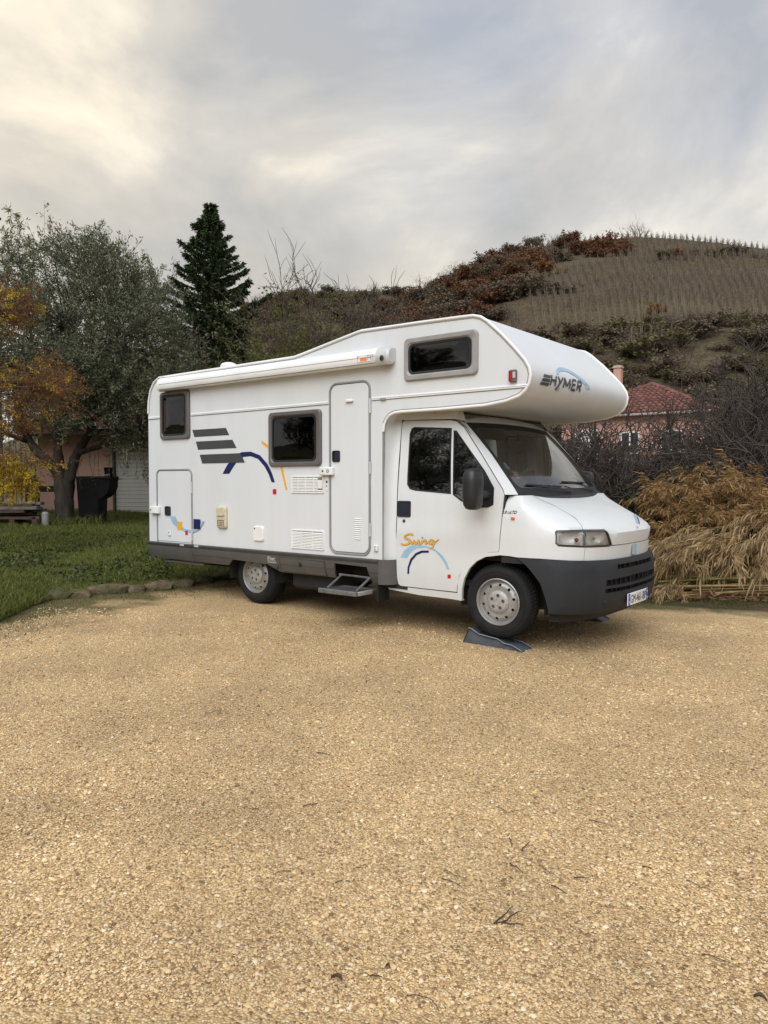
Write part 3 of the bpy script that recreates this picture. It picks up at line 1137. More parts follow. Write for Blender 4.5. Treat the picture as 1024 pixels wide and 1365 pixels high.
    hs2 = empty('garage_building', (o2[0] + u2[0] * -7, o2[1] + u2[1] * -7, gz), 'low salmon garage with a white slatted door behind the olive tree', 'garage')
    gx0, gx1 = lx(153) * 22.3, lx(153) * 22.3 + 2.6
    ge = 3.0
    wl = mk('wall', *join_vf(frame_box(o2, u2, w2, xl, gx0, 0, 7, gz - 0.5, ge), frame_box(o2, u2, w2, gx1, xr, 0, 7, gz - 0.5, ge), frame_box(o2, u2, w2, gx0, gx1, 0.25, 7, gz - 0.5, ge), frame_box(o2, u2, w2, gx0, gx1, 0, 0.25, gz + 2.1, ge)), sal, hs2, 0)
    dr = mk('garage_door', *frame_box(o2, u2, w2, gx0, gx1, 0.10, 0.14, gz - 0.1, gz + 2.1), M('garage_backing', (0.30, 0.29, 0.26), 0.7), hs2, 0)
    nsl = 18
    for k in range(nsl):
        z0 = gz + 2.1 * k / nsl
        z1 = gz + 2.1 * (k + 1) / nsl - 0.008
        mk('slat', *frame_box(o2, u2, w2, gx0 + 0.02, gx1 - 0.02, 0.075, 0.099, z0, z1, 0.004), slat, dr, 30)
    mk('door_jamb', *frame_box(o2, u2, w2, gx0 - 0.05, gx0, -0.015, 0.1, gz - 0.1, gz + 2.12), M('jamb_grey', (0.10, 0.08, 0.07), 0.7), dr, 0)

    def P2(a, b, z):
        return (o2[0] + u2[0] * a + w2[0] * b, o2[1] + u2[1] * a + w2[1] * b, z)
    mk('roof', [P2(xl - 0.4, -0.5, ge - 0.05), P2(xr + 0.4, -0.5, ge - 0.05), P2(xr + 0.4, 3.5, ge + 1.1), P2(xl - 0.4, 3.5, ge + 1.1), P2(xl - 0.4, 7.5, ge - 0.05), P2(xr + 0.4, 7.5, ge - 0.05),
                P2(xl - 0.4, -0.5, ge - 0.2), P2(xr + 0.4, -0.5, ge - 0.2), P2(xr + 0.4, 7.5, ge - 0.2), P2(xl - 0.4, 7.5, ge - 0.2)],
       [(0, 1, 2, 3), (3, 2, 5, 4), (6, 7, 1, 0), (4, 5, 8, 9), (1, 7, 8, 5), (5, 2, 1), (0, 3, 4), (0, 4, 9, 6)], roofm, hs2, 0)

    # ---------- two-storey neighbour just outside the picture on the left; its flue reaches into view ----------
    a1 = lx(-12) * 19.5
    hs3 = empty('neighbour_house', (CAM.x + FWD.x * 19 + RGT.x * (a1 - 3), CAM.y + FWD.y * 19 + RGT.y * (a1 - 3), 0.4), 'grey metal flue with a dark cap at the left edge, house below out of sight', 'house')
    o3 = (CAM.x + FWD.x * 19.5, CAM.y + FWD.y * 19.5)
    mk('wall', *frame_box(o3, u2, w2, a1 - 8, a1 - 0.5, -7.6, -0.3, 0, 5.6), sal, hs3, 0)

    def P3(a, b, z):
        return (o3[0] + u2[0] * a + w2[0] * b, o3[1] + u2[1] * a + w2[1] * b, z)
    rf = mk('roof', [P3(a1 - 8.4, -8.0, 5.55), P3(a1 - 0.2, -8.0, 5.55), P3(a1 - 0.2, -4.0, 7.0), P3(a1 - 8.4, -4.0, 7.0), P3(a1 - 8.4, 0.1, 5.55), P3(a1 - 0.2, 0.1, 5.55)],
            [(0, 1, 2, 3), (3, 2, 5, 4), (1, 5, 2), (0, 3, 4)], roofm, hs3, 0)
    zinc = M('zinc_flue', (0.24, 0.27, 0.32), 0.45, 0.5, var=0.2, scale=3)
    cx, cy = P3(lx(-2) * 19.5, 0.0, 0)[:2]
    zt = 1.42 + 0.338 * 19.5
    fl = mk('flue', *tube([(cx, cy, 0.3), (cx, cy, 3), (cx, cy, zt)], 0.13, 12), zinc, hs3)
    mk('flue_collar', *tube([(cx, cy, zt - 0.06), (cx, cy, zt + 0.02)], 0.145, 12), roofm, fl)
    V, F = lathe([(0.0001, 0.30), (0.20, 0.17), (0.205, 0.155), (0.05, 0.155)], 14)
    mk('flue_cap', [(cx + x, cy + z, zt + y) for x, y, z in V], F, roofm, fl)
    for a in (0.4, 2.5, 4.6):
        mk('flue_stay', *tube([(cx + 0.1 * math.cos(a), cy + 0.1 * math.sin(a), zt), (cx + 0.1 * math.cos(a), cy + 0.1 * math.sin(a), zt + 0.17)], 0.012, 4), zinc, fl)
    for z in (1.1, 3.6):
        for b in (-5.6, -2.6):
            wd = mk('window', *frame_box(o3, u2, w2, a1 - 0.56, a1 - 0.44, b, b + 1.1, z, z + 1.3), white, hs3, 0)
            mk('pane', *frame_box(o3, u2, w2, a1 - 0.435, a1 - 0.42, b + 0.1, b + 1.0, z + 0.1, z + 1.2), glass, wd, 0)
    for k, z in enumerate((1.1, 3.6)):
        wd = mk('window', *frame_box(o3, u2, w2, a1 - 5.5, a1 - 4.3, -7.66, -7.58, z, z + 1.3), white, hs3, 0)
        mk('pane', *frame_box(o3, u2, w2, a1 - 5.4, a1 - 4.4, -7.68, -7.665, z + 0.1, z + 1.2), glass, wd, 0)


build_ground()
build_edging()
build_houses()
# ============================ the motorhome ============================
MT = {}


def vehicle_materials():
    MT['skin'] = M_paint('white_panel', (0.70, 0.738, 0.768), 0.045)
    MT['cab'] = M_paint('white_cab_paint', (0.70, 0.73, 0.755), 0.05)
    MT['skirt'] = M('grey_skirt', (0.086, 0.082, 0.078), 0.5, var=0.14, scale=5, bump=0.05, bscale=200)
    MT['skirt_dark'] = M('dark_skirt', (0.055, 0.054, 0.053), 0.55, var=0.12)
    MT['bumper'] = M('charcoal_bumper', (0.023, 0.0245, 0.028), 0.65, spec=0.3, var=0.22, scale=4, bump=0.12, bscale=350)
    MT['rubber'] = M('black_rubber', (0.012, 0.012, 0.013), 0.6, var=0.2)
    MT['seam'] = M('shadow_gap', (0.02, 0.02, 0.02), 0.9, var=0.1)
    MT['frame'] = M('window_frame_grey', (0.115, 0.106, 0.102), 0.45, var=0.1, bump=0.04, bscale=150)
    MT['frame_lt'] = M('light_frame_grey', (0.30, 0.29, 0.28), 0.42, var=0.1)
    MT['alu'] = M('aluminium_trim', (0.62, 0.63, 0.63), 0.38, 0.35, var=0.08)
    MT['step_alu'] = M('worn_step_aluminium', (0.15, 0.152, 0.155), 0.5, 0.3, var=0.25, scale=20)
    MT['rail'] = M('white_rail', (0.80, 0.80, 0.79), 0.4, var=0.06, scale=3)
    MT['grey_rail'] = M('grey_door_seal', (0.26, 0.26, 0.265), 0.5, var=0.1)
    MT['plastic'] = M('white_plastic', (0.76, 0.76, 0.74), 0.45, var=0.05)
    MT['cream'] = M('cream_plastic', (0.56, 0.50, 0.36), 0.5, var=0.14, scale=30)
    MT['black'] = M('black_plastic', (0.014, 0.015, 0.017), 0.42, var=0.15)
    MT['blackg'] = M('blue_black_handle', (0.018, 0.022, 0.035), 0.35, var=0.15)
    MT['navy'] = M('navy_vinyl', (0.008, 0.012, 0.085), 0.4, var=0.05)
    MT['blue'] = M('pale_blue_vinyl', (0.30, 0.47, 0.60), 0.4, var=0.08)
    MT['yellow'] = M('amber_vinyl', (0.78, 0.40, 0.03), 0.4, var=0.05)
    MT['brown'] = M('brown_vinyl', (0.22, 0.12, 0.035), 0.4, var=0.05)
    MT['red'] = M('red_vinyl', (0.55, 0.01, 0.03), 0.4, var=0.05)
    MT['stripe'] = M('charcoal_vinyl', (0.052, 0.055, 0.056), 0.45, var=0.08)
    MT['letter'] = M('dark_lettering', (0.06, 0.065, 0.075), 0.4, var=0.2)
    MT['orange_l'] = M('orange_lens', (0.75, 0.16, 0.01), 0.2, var=0.1)
    MT['bulb_amber'] = M('amber_bulb', (0.30, 0.13, 0.06), 0.25, var=0.1)
    MT['red_l'] = M('red_lens', (0.35, 0.01, 0.02), 0.2, var=0.1)
    MT['white_l'] = M('pale_lens', (0.5, 0.48, 0.46), 0.2, var=0.1)
    MT['chrome'] = M('headlight_reflector', (0.95, 0.95, 0.94), 0.22, 0.1, var=0.1, scale=14, bump=0.35, bscale=40)
    MT['tyre'] = M('tyre_rubber', (0.012, 0.012, 0.013), 0.8, spec=0.3, var=0.35, scale=9, bump=0.12, bscale=120)
    MT['steel'] = M('silver_wheel', (0.33, 0.325, 0.315), 0.42, 0.45, var=0.16, scale=14)
    MT['hub'] = M('hub_cap', (0.37, 0.36, 0.345), 0.5, 0.25, var=0.10, scale=10)
    MT['dark'] = M('dark_underside', (0.016, 0.016, 0.016), 0.8, var=0.3)
    MT['interior'] = M('dark_interior', (0.014, 0.013, 0.012), 0.85, var=0.3, scale=8)
    MT['cab_int'] = M('cab_lining', (0.10, 0.10, 0.10), 0.85, var=0.15, scale=8)
    MT['seat'] = M('seat_cloth', (0.10, 0.11, 0.13), 0.9, var=0.3, scale=30)
    MT['curtain'] = M('pale_cloth', (0.5, 0.48, 0.45), 0.9, var=0.15, scale=20)
    MT['acrylic'] = M_glass('tinted_acrylic', (0.16, 0.15, 0.145), 0.01, 1.55, 0.12, 2.2)
    MT['glass'] = M_glass('cab_side_glass', (0.30, 0.33, 0.34), 0.0, 2.2)
    MT['wind'] = M_glass('windscreen_glass', (0.86, 0.89, 0.88), 0.0, 2.05)
    MT['lens'] = M_glass('clear_lens', (0.90, 0.90, 0.88), 0.02, 1.5, 0.15, 60)
    MT['plate_w'] = M('plate_white', (0.74, 0.75, 0.76), 0.4, var=0.03)
    MT['plate_b'] = M('plate_blue', (0.01, 0.09, 0.42), 0.4, var=0.05)
    MT['tag_o'] = M('orange_tag', (0.72, 0.24, 0.10), 0.5, var=0.2, scale=40)


def inset(poly, d):
    n = len(poly)
    area = sum(poly[i][0] * poly[(i + 1) % n][1] - poly[(i + 1) % n][0] * poly[i][1] for i in range(n))
    s = 1 if area > 0 else -1
    out = []
    for i in range(n):
        a, b, c = Vector(poly[i - 1]), Vector(poly[i]), Vector(poly[(i + 1) % n])
        e1, e2 = (b - a), (c - b)
        if e1.length < 1e-9 or e2.length < 1e-9:
            out.append(poly[i])
            continue
        e1.normalize()
        e2.normalize()
        n1, n2 = Vector((-e1.y, e1.x)) * s, Vector((-e2.y, e2.x)) * s
        m = n1 + n2
        if m.length < 1e-6:
            out.append(poly[i])
            continue
        m.normalize()
        k = d / max(0.4, m.dot(n1))
        out.append((b.x + m.x * k, b.y + m.y * k))
    return out


def wheel_meshes():
    """wheel with its outer face towards -y; origin at the hub on the outer face"""
    R, W_ = 0.334, 0.20
    prof = [(0.205, 0.012), (0.215, 0.002), (0.235, -0.008), (0.262, -0.012), (0.290, -0.010), (0.308, 0.002), (0.322, 0.020), (0.329, 0.040),
            (R, 0.060), (R, W_ - 0.06), (0.329, W_ - 0.04), (0.322, W_ - 0.02), (0.308, W_), (0.26, W_ + 0.008), (0.205, W_)]
    tv, tf = lathe(prof, 72)
    extra = []
    nb = 62
    for row, (y0, y1, r1, ph) in enumerate(((0.012, 0.058, 0.3335, 0), (0.066, 0.098, 0.340, 0.5), (0.106, 0.138, 0.340, 0), (0.146, 0.19, 0.3335, 0.5))):
        for j in range(nb):
            a = 2 * math.pi * (j + ph) / nb
            da = 2 * math.pi / nb * 0.34
            sk = 0.03
            V = []
            for rr in (0.318, r1 + 0.004):
                for (yy, sgn, sh) in ((y0, -1, 0), (y0, 1, 0), (y1, 1, sk), (y1, -1, sk)):
                    rad = rr if not (row in (0, 3) and rr > 0.32 and ((row == 0 and yy == y0) or (row == 3 and yy == y1))) else 0.322
                    t = a + sgn * da + sh
                    V.append((rad * math.cos(t), yy, rad * math.sin(t)))
            extra.append((V, [(4, 5, 6, 7), (0, 4, 7, 3), (1, 2, 6, 5), (0, 1, 5, 4), (3, 7, 6, 2)]))
    ribs = lathe([(0.2705, -0.0115), (0.272, -0.0150), (0.2735, -0.0110)], 72)
    tyre = join_vf((tv, tf), ribs, *extra)
    # pressed steel rim: lip, well, disc with ten round openings
    lip = lathe([(0.212, 0.010), (0.214, -0.004), (0.206, -0.008), (0.199, 0.0), (0.196, 0.022), (0.190, 0.034), (0.183, 0.036)], 64)
    well = lathe([(0.183, 0.036), (0.178, 0.10), (0.16, 0.12), (0.03, 0.12)], 48)

    def depth(r):
        return lerp_tab(r, [(0.0, 0.006), (0.10, 0.010), (0.118, 0.016), (0.135, 0.012), (0.15, 0.012), (0.168, 0.022), (0.178, 0.034), (0.19, 0.037)])

    def disc_fn(a, b, o):
        return (a, depth(math.hypot(a, b)) - o, b)
    circ = [(0.1845 * math.cos(2 * math.pi * i / 64), 0.1845 * math.sin(2 * math.pi * i / 64)) for i in range(64)]
    holes = []
    for j in range(10):
        a = 2 * math.pi * (j + 0.35) / 10
        holes.append([(0.153 * math.cos(a) + 0.0135 * math.cos(2 * math.pi * i / 12), 0.153 * math.sin(a) + 0.0135 * math.sin(2 * math.pi * i / 12)) for i in range(12)])
    disc = panel(circ, disc_fn, 0.006, 0.035, holes)
    rim = join_vf(lip, disc)
    # plastic hub cap with five bolt openings
    circ2 = [(0.104 * math.cos(2 * math.pi * i / 48), 0.104 * math.sin(2 * math.pi * i / 48)) for i in range(48)]
    holes2 = []
    bolts = []
    for j in range(5):
        a = 2 * math.pi * j / 5 + 1.45
        c = (0.058 * math.cos(a), 0.058 * math.sin(a))
        holes2.append([(c[0] + 0.0165 * math.cos(2 * math.pi * i / 14), c[1] + 0.0165 * math.sin(2 * math.pi * i / 14)) for i in range(14)])
        bolts.append(lathe([(0.0001, -0.004), (0.009, -0.004), (0.011, 0.0), (0.011, 0.02)], 8, (c[0], 0.0, c[1])))

    def cap_fn(a, b, o):
        r = math.hypot(a, b)
        return (a, lerp_tab(r, [(0, -0.016), (0.03, -0.015), (0.08, -0.012), (0.096, -0.006), (0.104, 0.006)]) - o, b)
    cap = panel(circ2, cap_fn, 0.008, 0.022, holes2)
    ring = lathe([(0.0260, -0.0150), (0.0265, -0.0185), (0.0285, -0.0185), (0.029, -0.0145)], 28)
    cap = join_vf(cap, ring)
    back = join_vf(well, join_vf(*bolts))
    return tyre, rim, cap, back, join_vf(*bolts)


def ribbon(pts, wid, fn, lift, sub=4):
    """flat brush stroke of changing width laid on a surface"""
    P = [Vector(p) for p in pts]
    n = len(P)
    Q, Wd = [], []
    for i in range(n - 1):
        p0, p1, p2, p3 = P[max(0, i - 1)], P[i], P[i + 1], P[min(n - 1, i + 2)]
        for k in range(sub):
            t = k / sub
            Q.append(0.5 * ((2 * p1) + (p2 - p0) * t + (2 * p0 - 5 * p1 + 4 * p2 - p3) * t * t + (3 * p1 - p0 - 3 * p2 + p3) * t ** 3))
            Wd.append(wid[i] + (wid[i + 1] - wid[i]) * t)
    Q.append(P[-1])
    Wd.append(wid[-1])
    V, F = [], []
    for i, q in enumerate(Q):
        d = Q[min(i + 1, len(Q) - 1)] - Q[max(i - 1, 0)]
        d.normalize()
        nn = Vector((-d.y, d.x)) * Wd[i] / 2
        V.append(fn(q.x + nn.x, q.y + nn.y, lift))
        V.append(fn(q.x - nn.x, q.y - nn.y, lift))
    for i in range(len(Q) - 1):
        F.append((2 * i, 2 * i + 1, 2 * i + 3, 2 * i + 2))
    return V, F


def half_lathe(profile, o, k=24):
    V, F = [], []
    n = len(profile)
    for j in range(k + 1):
        a = math.radians(-12 + 204 * j / k)
        for r, y in profile:
            V.append((o[0] + r * math.cos(a), o[1] + y, o[2] + r * math.sin(a)))
    for j in range(k):
        for i in range(n - 1):
            F.append((j * n + i, j * n + i + 1, (j + 1) * n + i + 1, (j + 1) * n + i))
    return V, F


def build_motorhome():
    vehicle_materials()
    root = empty('motorhome', (-2.1, YC, 0.0), 'white overcab motorhome parked on the gravel, front wheels on ramps', 'motorhome')

    def part(name, vf, mat, parent=root, sm=35):
        return mk(name, vf[0], vf[1], MT[mat] if isinstance(mat, str) else mat, parent, sm)

    # ---------- living box ----------
    low = 0.648
    outline = [(-5.068, low), (-5.064, 1.6), (-5.062, 2.30), (-5.05, 2.457), (-5.006, 2.598), (-4.93, 2.690), (-4.82, 2.742), (-3.6, 2.750), (-2.42, 2.757),
               (-2.30, 2.776), (-1.55, 2.912), (-1.48, 2.922), (-0.769, 2.913)] + NOSE_PROFILE[:-1] + \
              [(-0.98, 2.092), (-1.07, 2.086), (-1.125, 2.066), (-1.165, 2.03), (-1.19, 1.985), (-1.205, 1.91), (-1.207, low)]

    def bulge(x, y):
        return 0.035 * max(0, 1 - ((y - YC) / YC) ** 2) * max(0, min(1, (x + 0.15) / 0.4))
    ys = [0.0, 0.02, 0.15, 0.4, 0.75, YC, 1.52, 1.87, 2.12, 2.25, BODY_W]
    rings = [[(x + bulge(x, y), y, z) for x, z in outline] for y in ys]
    V, F = loft(rings, None, False, True)
    shell = part('roof_and_nose', (V, [tuple(reversed(f)) for f in F]), 'skin', sm=28)

    R_ = quad_rr(T_WIN_RI, 0), quad_rr(T_WIN_MI, 0), quad_rr(T_WIN_BI, 0)
    O_ = quad_rr(T_WIN_R, 0), quad_rr(T_WIN_M, 0), quad_rr(T_WIN_B, 0)
    holes = [rrect(*r, 0.05, 4) for r in R_]
    wall = part('side_wall', panel(outline, side_fn, 0.03, 0.0, holes, lift=0.001), 'skin', sm=0)

    # corner rails over the roof edge on both sides, with a dark sealing line beside them
    path = outline[2:-1]
    for sgn, y in ((1, 0.004), (-1, BODY_W - 0.004)):
        part('corner_rail', tube([(x, y - sgn * 0.006, z) for x, z in path], 0.0135, 8), 'rail')
    ip = inset(outline, 0.021)[2:-2]
    part('rail_seal', tube([(x, -0.003, z) for x, z in ip], 0.0028, 4), 'grey_rail')
    part('roof_seal', tube([(x, 0.016, z + 0.004) for x, z in outline[8:15]], 0.009, 5), 'seam')

    # horizontal waist strip
    for a, b in ((-5.055, -4.79), (-4.185, -1.925), (-1.342, 0.352)):
        st = part('waist_strip', plate([(a, 2.222), (b, 2.222), (b, 2.252), (a, 2.252)], side_fn, 0.0, 0.012, 0.005), 'rail')
        part('strip_groove', tube([(a, -0.012, 2.237), (b, -0.012, 2.237)], 0.0018, 4), 'grey_rail', st)
        part('strip_groove', tube([(a, -0.002, 2.2195), (b, -0.002, 2.2195)], 0.0026, 4), 'frame', st)
    part('gutter_spout', box(-1.235, -1.165, -0.022, 0, 2.216, 2.240, 0.004), 'frame_lt')

    # windows: frame > pane, seal, window stay
    for kind, (o, i) in enumerate(zip(O_, R_)):
        fo = rrect(*o, 0.045, 5)
        fi = rrect(*i, 0.055, 5)
        w = part('window', ringframe(fo, fi, side_fn, 0.0, 0.030, 0.010), 'frame' if kind < 2 else 'frame_lt')
        seal_i = rrect(i[0] + 0.02, i[1] + 0.02, i[2] - 0.02, i[3] - 0.02, 0.045, 5)
        part('seal', loft([[(x, z, 0.020) for x, z in fi], [(x, z, 0.017) for x, z in seal_i], [(x, z, 0.0) for x, z in seal_i]], side_fn), 'rubber', w)

        def dome(a, b, off, i=i):
            u = (a - (i[0] + i[2]) / 2) / ((i[2] - i[0]) / 2)
            v = (b - (i[1] + i[3]) / 2) / ((i[3] - i[1]) / 2)
            return (a, -(0.008 + 0.012 * (1 - u ** 4) * (1 - v ** 4) + off), b)
        part('pane', panel(rrect(i[0] + 0.004, i[1] + 0.004, i[2] - 0.004, i[3] - 0.004, 0.05, 4), dome, 0.003, 0.06, single=True), 'acrylic', w)
        cx0, cx1, cz0, cz1 = i[0] - 0.02, i[2] + 0.02, i[1] - 0.02, i[3] + 0.02
        d = 0.34
        cav = ([(cx0, 0.031, cz0), (cx1, 0.031, cz0), (cx1, 0.031, cz1), (cx0, 0.031, cz1), (cx0, d, cz0), (cx1, d, cz0), (cx1, d, cz1), (cx0, d, cz1)],
               [(4, 5, 6, 7), (0, 1, 5, 4), (2, 3, 7, 6), (1, 2, 6, 5), (0, 4, 7, 3)])
        part('window_recess', cav, 'interior', w, 0)
        sx = i[0] + (0.075 if kind else 0.10)
        part('window_stay', tube([(sx, 0.02, i[1] + 0.03), (sx + 0.01, 0.005, i[1] + 0.18), (sx + 0.012, 0.004, i[3] - 0.08)], 0.007, 6), 'frame_lt', w)
        if kind == 0:
            rnd = random.Random(3)
            pts = [(i[0] + 0.15 + 0.30 * k / 9, 0.03 + 0.02 * rnd.random(), i[1] + 0.045 + 0.035 * rnd.random()) for k in range(10)]
            part('curtain_hem', tube(pts, [0.02 + 0.012 * rnd.random() for _ in pts], 7), 'curtain', w)
            part('window_catch', tube([(i[2] - 0.14, 0.02, i[3] - 0.10), (i[2] - 0.11, 0.008, i[3] - 0.085), (i[2] - 0.10, 0.008, i[3] - 0.12)], 0.008, 6), 'frame_lt', w)
        else:
            part('window_catch', box((i[0] + i[2]) / 2 - 0.05, (i[0] + i[2]) / 2 + 0.05, 0.0, 0.02, i[1] + 0.02, i[1] + 0.05, 0.005), 'black', w)
        if kind == 1:
            part('window_stay', tube([(i[2] - 0.05, 0.02, i[1] + 0.03), (i[2] - 0.052, 0.004, i[3] - 0.12)], 0.006, 6), 'frame_lt', w)
            part('inner_blind', box(i[0] + 0.1, i[0] + 0.26, 0.12, 0.13, i[1], i[3]), 'cab_int', w)

    # entrance door: slab > frame, handle, lamp, vent slots, hinges
    d = quad_rr(T_DOOR, 0)
    fo = rrect(*d, 0.10, 7)
    fi = rrect(d[0] + 0.022, d[1] + 0.022, d[2] - 0.022, d[3] - 0.022, 0.082, 7)
    fin = rrect(d[0] + 0.027, d[1] + 0.027, d[2] - 0.027, d[3] - 0.027, 0.078, 7)
    door = part('entrance_door', plate(fin, side_fn, 0.001, 0.010, 0.004), 'skin')
    part('door_frame', ringframe(fo, fi, side_fn, 0.0, 0.013, 0.005), 'grey_rail', door)
    part('door_gap', ringframe(fi, fin, side_fn, 0.0, 0.004, 0.001), 'seam', door)
    r = T_DOOR_HANDLE
    h = part('handle', ringframe(rrect(*r, 0.02, 4), rrect(r[0] + 0.014, r[1] + 0.014, r[2] - 0.014, r[3] - 0.014, 0.012, 4), side_fn, 0.008, 0.022, 0.004), 'black', door)
    part('handle_grip', box(r[0] + 0.045, r[2] - 0.012, -0.022, -0.008, r[1] + 0.012, r[3] - 0.012, 0.004), 'blackg', door)
    part('handle_recess', plate(rrect(r[0] + 0.01, r[1] + 0.01, r[2] - 0.01, r[3] - 0.01, 0.012, 4), side_fn, 0.008, 0.012, 0.001), 'black', door)
    r = T_LAMP
    part('door_lamp', box(r[0], r[2], -0.035, -0.008, r[1], r[3], 0.008), 'plastic', door)
    r = T_SLATS
    for k in range(11):
        z = r[1] + (r[3] - r[1]) * (k + 0.5) / 11
        part('vent_slot', loft([[(r[0], z - 0.006, 0.009), (r[2], z - 0.006, 0.009), (r[2], z + 0.006, 0.009), (r[0], z + 0.006, 0.009)],
                                [(r[0], z - 0.004, 0.018), (r[2], z - 0.004, 0.018), (r[2], z + 0.004, 0.010), (r[0], z + 0.004, 0.010)]], side_fn, False, True), 'plastic', door, 0)
    for r in (T_HINGE1, T_HINGE2, T_HINGE3):
        part('hinge', tube([(r[2] - 0.006, -0.016, r[1]), (r[2] - 0.006, -0.016, r[3])], 0.010, 8), 'alu', door)

    # rear locker hatch
    hx0, hz1, hx1 = -4.885, 1.570, -4.180
    n = 6
    arc = []
    for i in range(n + 1):
        a = math.radians(180 - 90 * i / n)
        arc.append((hx0 + 0.07 + 0.07 * math.cos(a), hz1 - 0.07 + 0.07 * math.sin(a)))
    for i in range(n + 1):
        a = math.radians(90 - 90 * i / n)
        arc.append((hx1 - 0.07 + 0.07 * math.cos(a), hz1 - 0.07 + 0.07 * math.sin(a)))
    hp = [(hx0, 0.655)] + arc + [(hx1, 0.655)]
    hatch = part('locker_hatch', plate(list(reversed(inset(hp, 0.014))), side_fn, 0.001, 0.009, 0.003), 'skin')
    part('hatch_frame', tube([(x, -0.006, z) for x, z in hp], 0.011, 6), 'grey_rail', hatch)
    part('hatch_gap', tube([(x, -0.003, z) for x, z in inset(hp, 0.013)[0:-1]], 0.0045, 4), 'seam', hatch)
    r = T_HATCH_HANDLE
    part('handle', ringframe(rrect(*r, 0.018, 4), rrect(r[0] + 0.02, r[1] + 0.014, r[2] - 0.04, r[3] - 0.014, 0.008, 4), side_fn, 0.008, 0.022, 0.004), 'black', hatch)
    part('handle_recess', plate(rrect(r[0] + 0.01, r[1] + 0.01, r[2] - 0.01, r[3] - 0.01, 0.012, 4), side_fn, 0.008, 0.014, 0.001), 'blackg', hatch)
    for z in (0.70, 1.28):
        part('hinge', tube([(hx1 + 0.004, -0.014, z), (hx1 + 0.004, -0.014, z + 0.14)], 0.010, 8), 'alu', hatch)
    r = T_SWITCH
    part('key_lock', box(r[0], r[2], -0.022, -0.006, r[1], r[3], 0.006), 'plastic', hatch)
    part('lock_dot', lathe([(0.0001, -0.026), (0.009, -0.026), (0.010, -0.02)], 10, ((r[0] + r[2]) / 2, 0, r[3] - 0.025)), 'frame', hatch)

    # white bolt-on locks
    for nm, r in (('hatch_bolt', T_HATCH_LOCK), ('door_bolt', T_DOOR_LOCK)):
        b = part(nm, box(r[0], r[2], -0.055, -0.008, r[1], r[3], 0.008), 'plastic')
        part('keyhole', lathe([(0.0001, -0.058), (0.010, -0.058), (0.011, -0.05)], 12, (r[0] + (0.035 if nm == 'hatch_bolt' else 0.055), 0, (r[1] + r[3]) / 2)), 'black', b)
        if nm == 'door_bolt':
            cx, cz = r[2] - 0.06, (r[1] + r[3]) / 2
            for k in range(6):
                a = math.pi * k / 3
                part('star_mark', lathe([(0.0001, -0.0565), (0.0062, -0.0565), (0.0065, -0.05)], 8, (cx + 0.014 * math.cos(a), 0, cz + 0.014 * math.sin(a))), 'letter', b)
    r = T_LOCK_STRIP
    s = part('lock_strip', plate(rrect(r[0], r[1], r[2], r[3], 0.006, 3), side_fn, 0.0, 0.006, 0.002), 'plastic')
    part('strip_mark', plate(rrect(r[0] + 0.008, r[3] - 0.075, r[2] - 0.006, r[3] - 0.05, 0.006, 3), side_fn, 0.005, 0.008, 0.001), 'black', s)
    part('strip_mark', plate(rrect(r[0] + 0.010, r[3] - 0.115, r[2] - 0.012, r[3] - 0.10, 0.004, 3), side_fn, 0.005, 0.008, 0.001), 'letter', s)

    # fridge vents: frame > slats
    for q, r in enumerate((T_VENT_U, T_VENT_L)):
        fo = rrect(*r, 0.008, 3)
        fi = rrect(r[0] + 0.018, r[1] + 0.018, r[2] - 0.018, r[3] - 0.018, 0.004, 3)
        v = part('fridge_vent', ringframe(fo, fi, side_fn, 0.0, 0.012, 0.004), 'plastic')
        part('vent_back', plate(rrect(r[0] + 0.012, r[1] + 0.012, r[2] - 0.012, r[3] - 0.012, 0.004, 3), side_fn, 0.0005, 0.0025, 0.0005), 'frame', v)
        ns = 9 if q == 0 else 10
        for k in range(ns):
            z = r[1] + 0.022 + (r[3] - r[1] - 0.044) * (k + 0.5) / ns
            x1 = r[2] - 0.018 if not (q == 0 and 1 <= k <= 5) else r[2] - 0.085
            part('slat', loft([[(r[0] + 0.018, z - 0.0075, 0.011), (x1, z - 0.0075, 0.011), (x1, z + 0.005, 0.003), (r[0] + 0.018, z + 0.005, 0.003)],
                               [(r[0] + 0.018, z - 0.0055, 0.012), (x1, z - 0.0055, 0.012), (x1, z + 0.0065, 0.004), (r[0] + 0.018, z + 0.0065, 0.004)]], side_fn, True, True), 'plastic', v, 0)
        for t in ([0.22, 0.45, 0.70] if q == 0 else [0.33, 0.66]):
            x = r[0] + (r[2] - r[0]) * t
            part('mullion', box(x - 0.004, x + 0.004, -0.0125, -0.002, r[1] + 0.018, r[3] - 0.018), 'plastic', v, 0)
        if q == 0:
            part('flue_plate', plate(rrect(r[2] - 0.082, r[1] + 0.05, r[2] - 0.022, r[3] - 0.05, 0.004, 3), side_fn, 0.002, 0.013, 0.002), 'plastic', v)
            part('flue_opening', plate(rrect(r[2] - 0.082, r[3] - 0.044, r[2] - 0.022, r[3] - 0.026, 0.004, 3), side_fn, 0.002, 0.011, 0.002), 'black', v)

    # cream heater flue cowl, filler flap, sockets
    r = T_PHONE
    c = part('heater_cowl', plate(rrect(*r, 0.035, 5), side_fn, 0.0, 0.040, 0.014), 'cream')
    part('cowl_hood', plate(rrect(r[0] + 0.015, (r[1] + r[3]) / 2 + 0.01, r[2] - 0.015, r[3] - 0.012, 0.02, 4), side_fn, 0.03, 0.055, 0.008), 'cream', c)
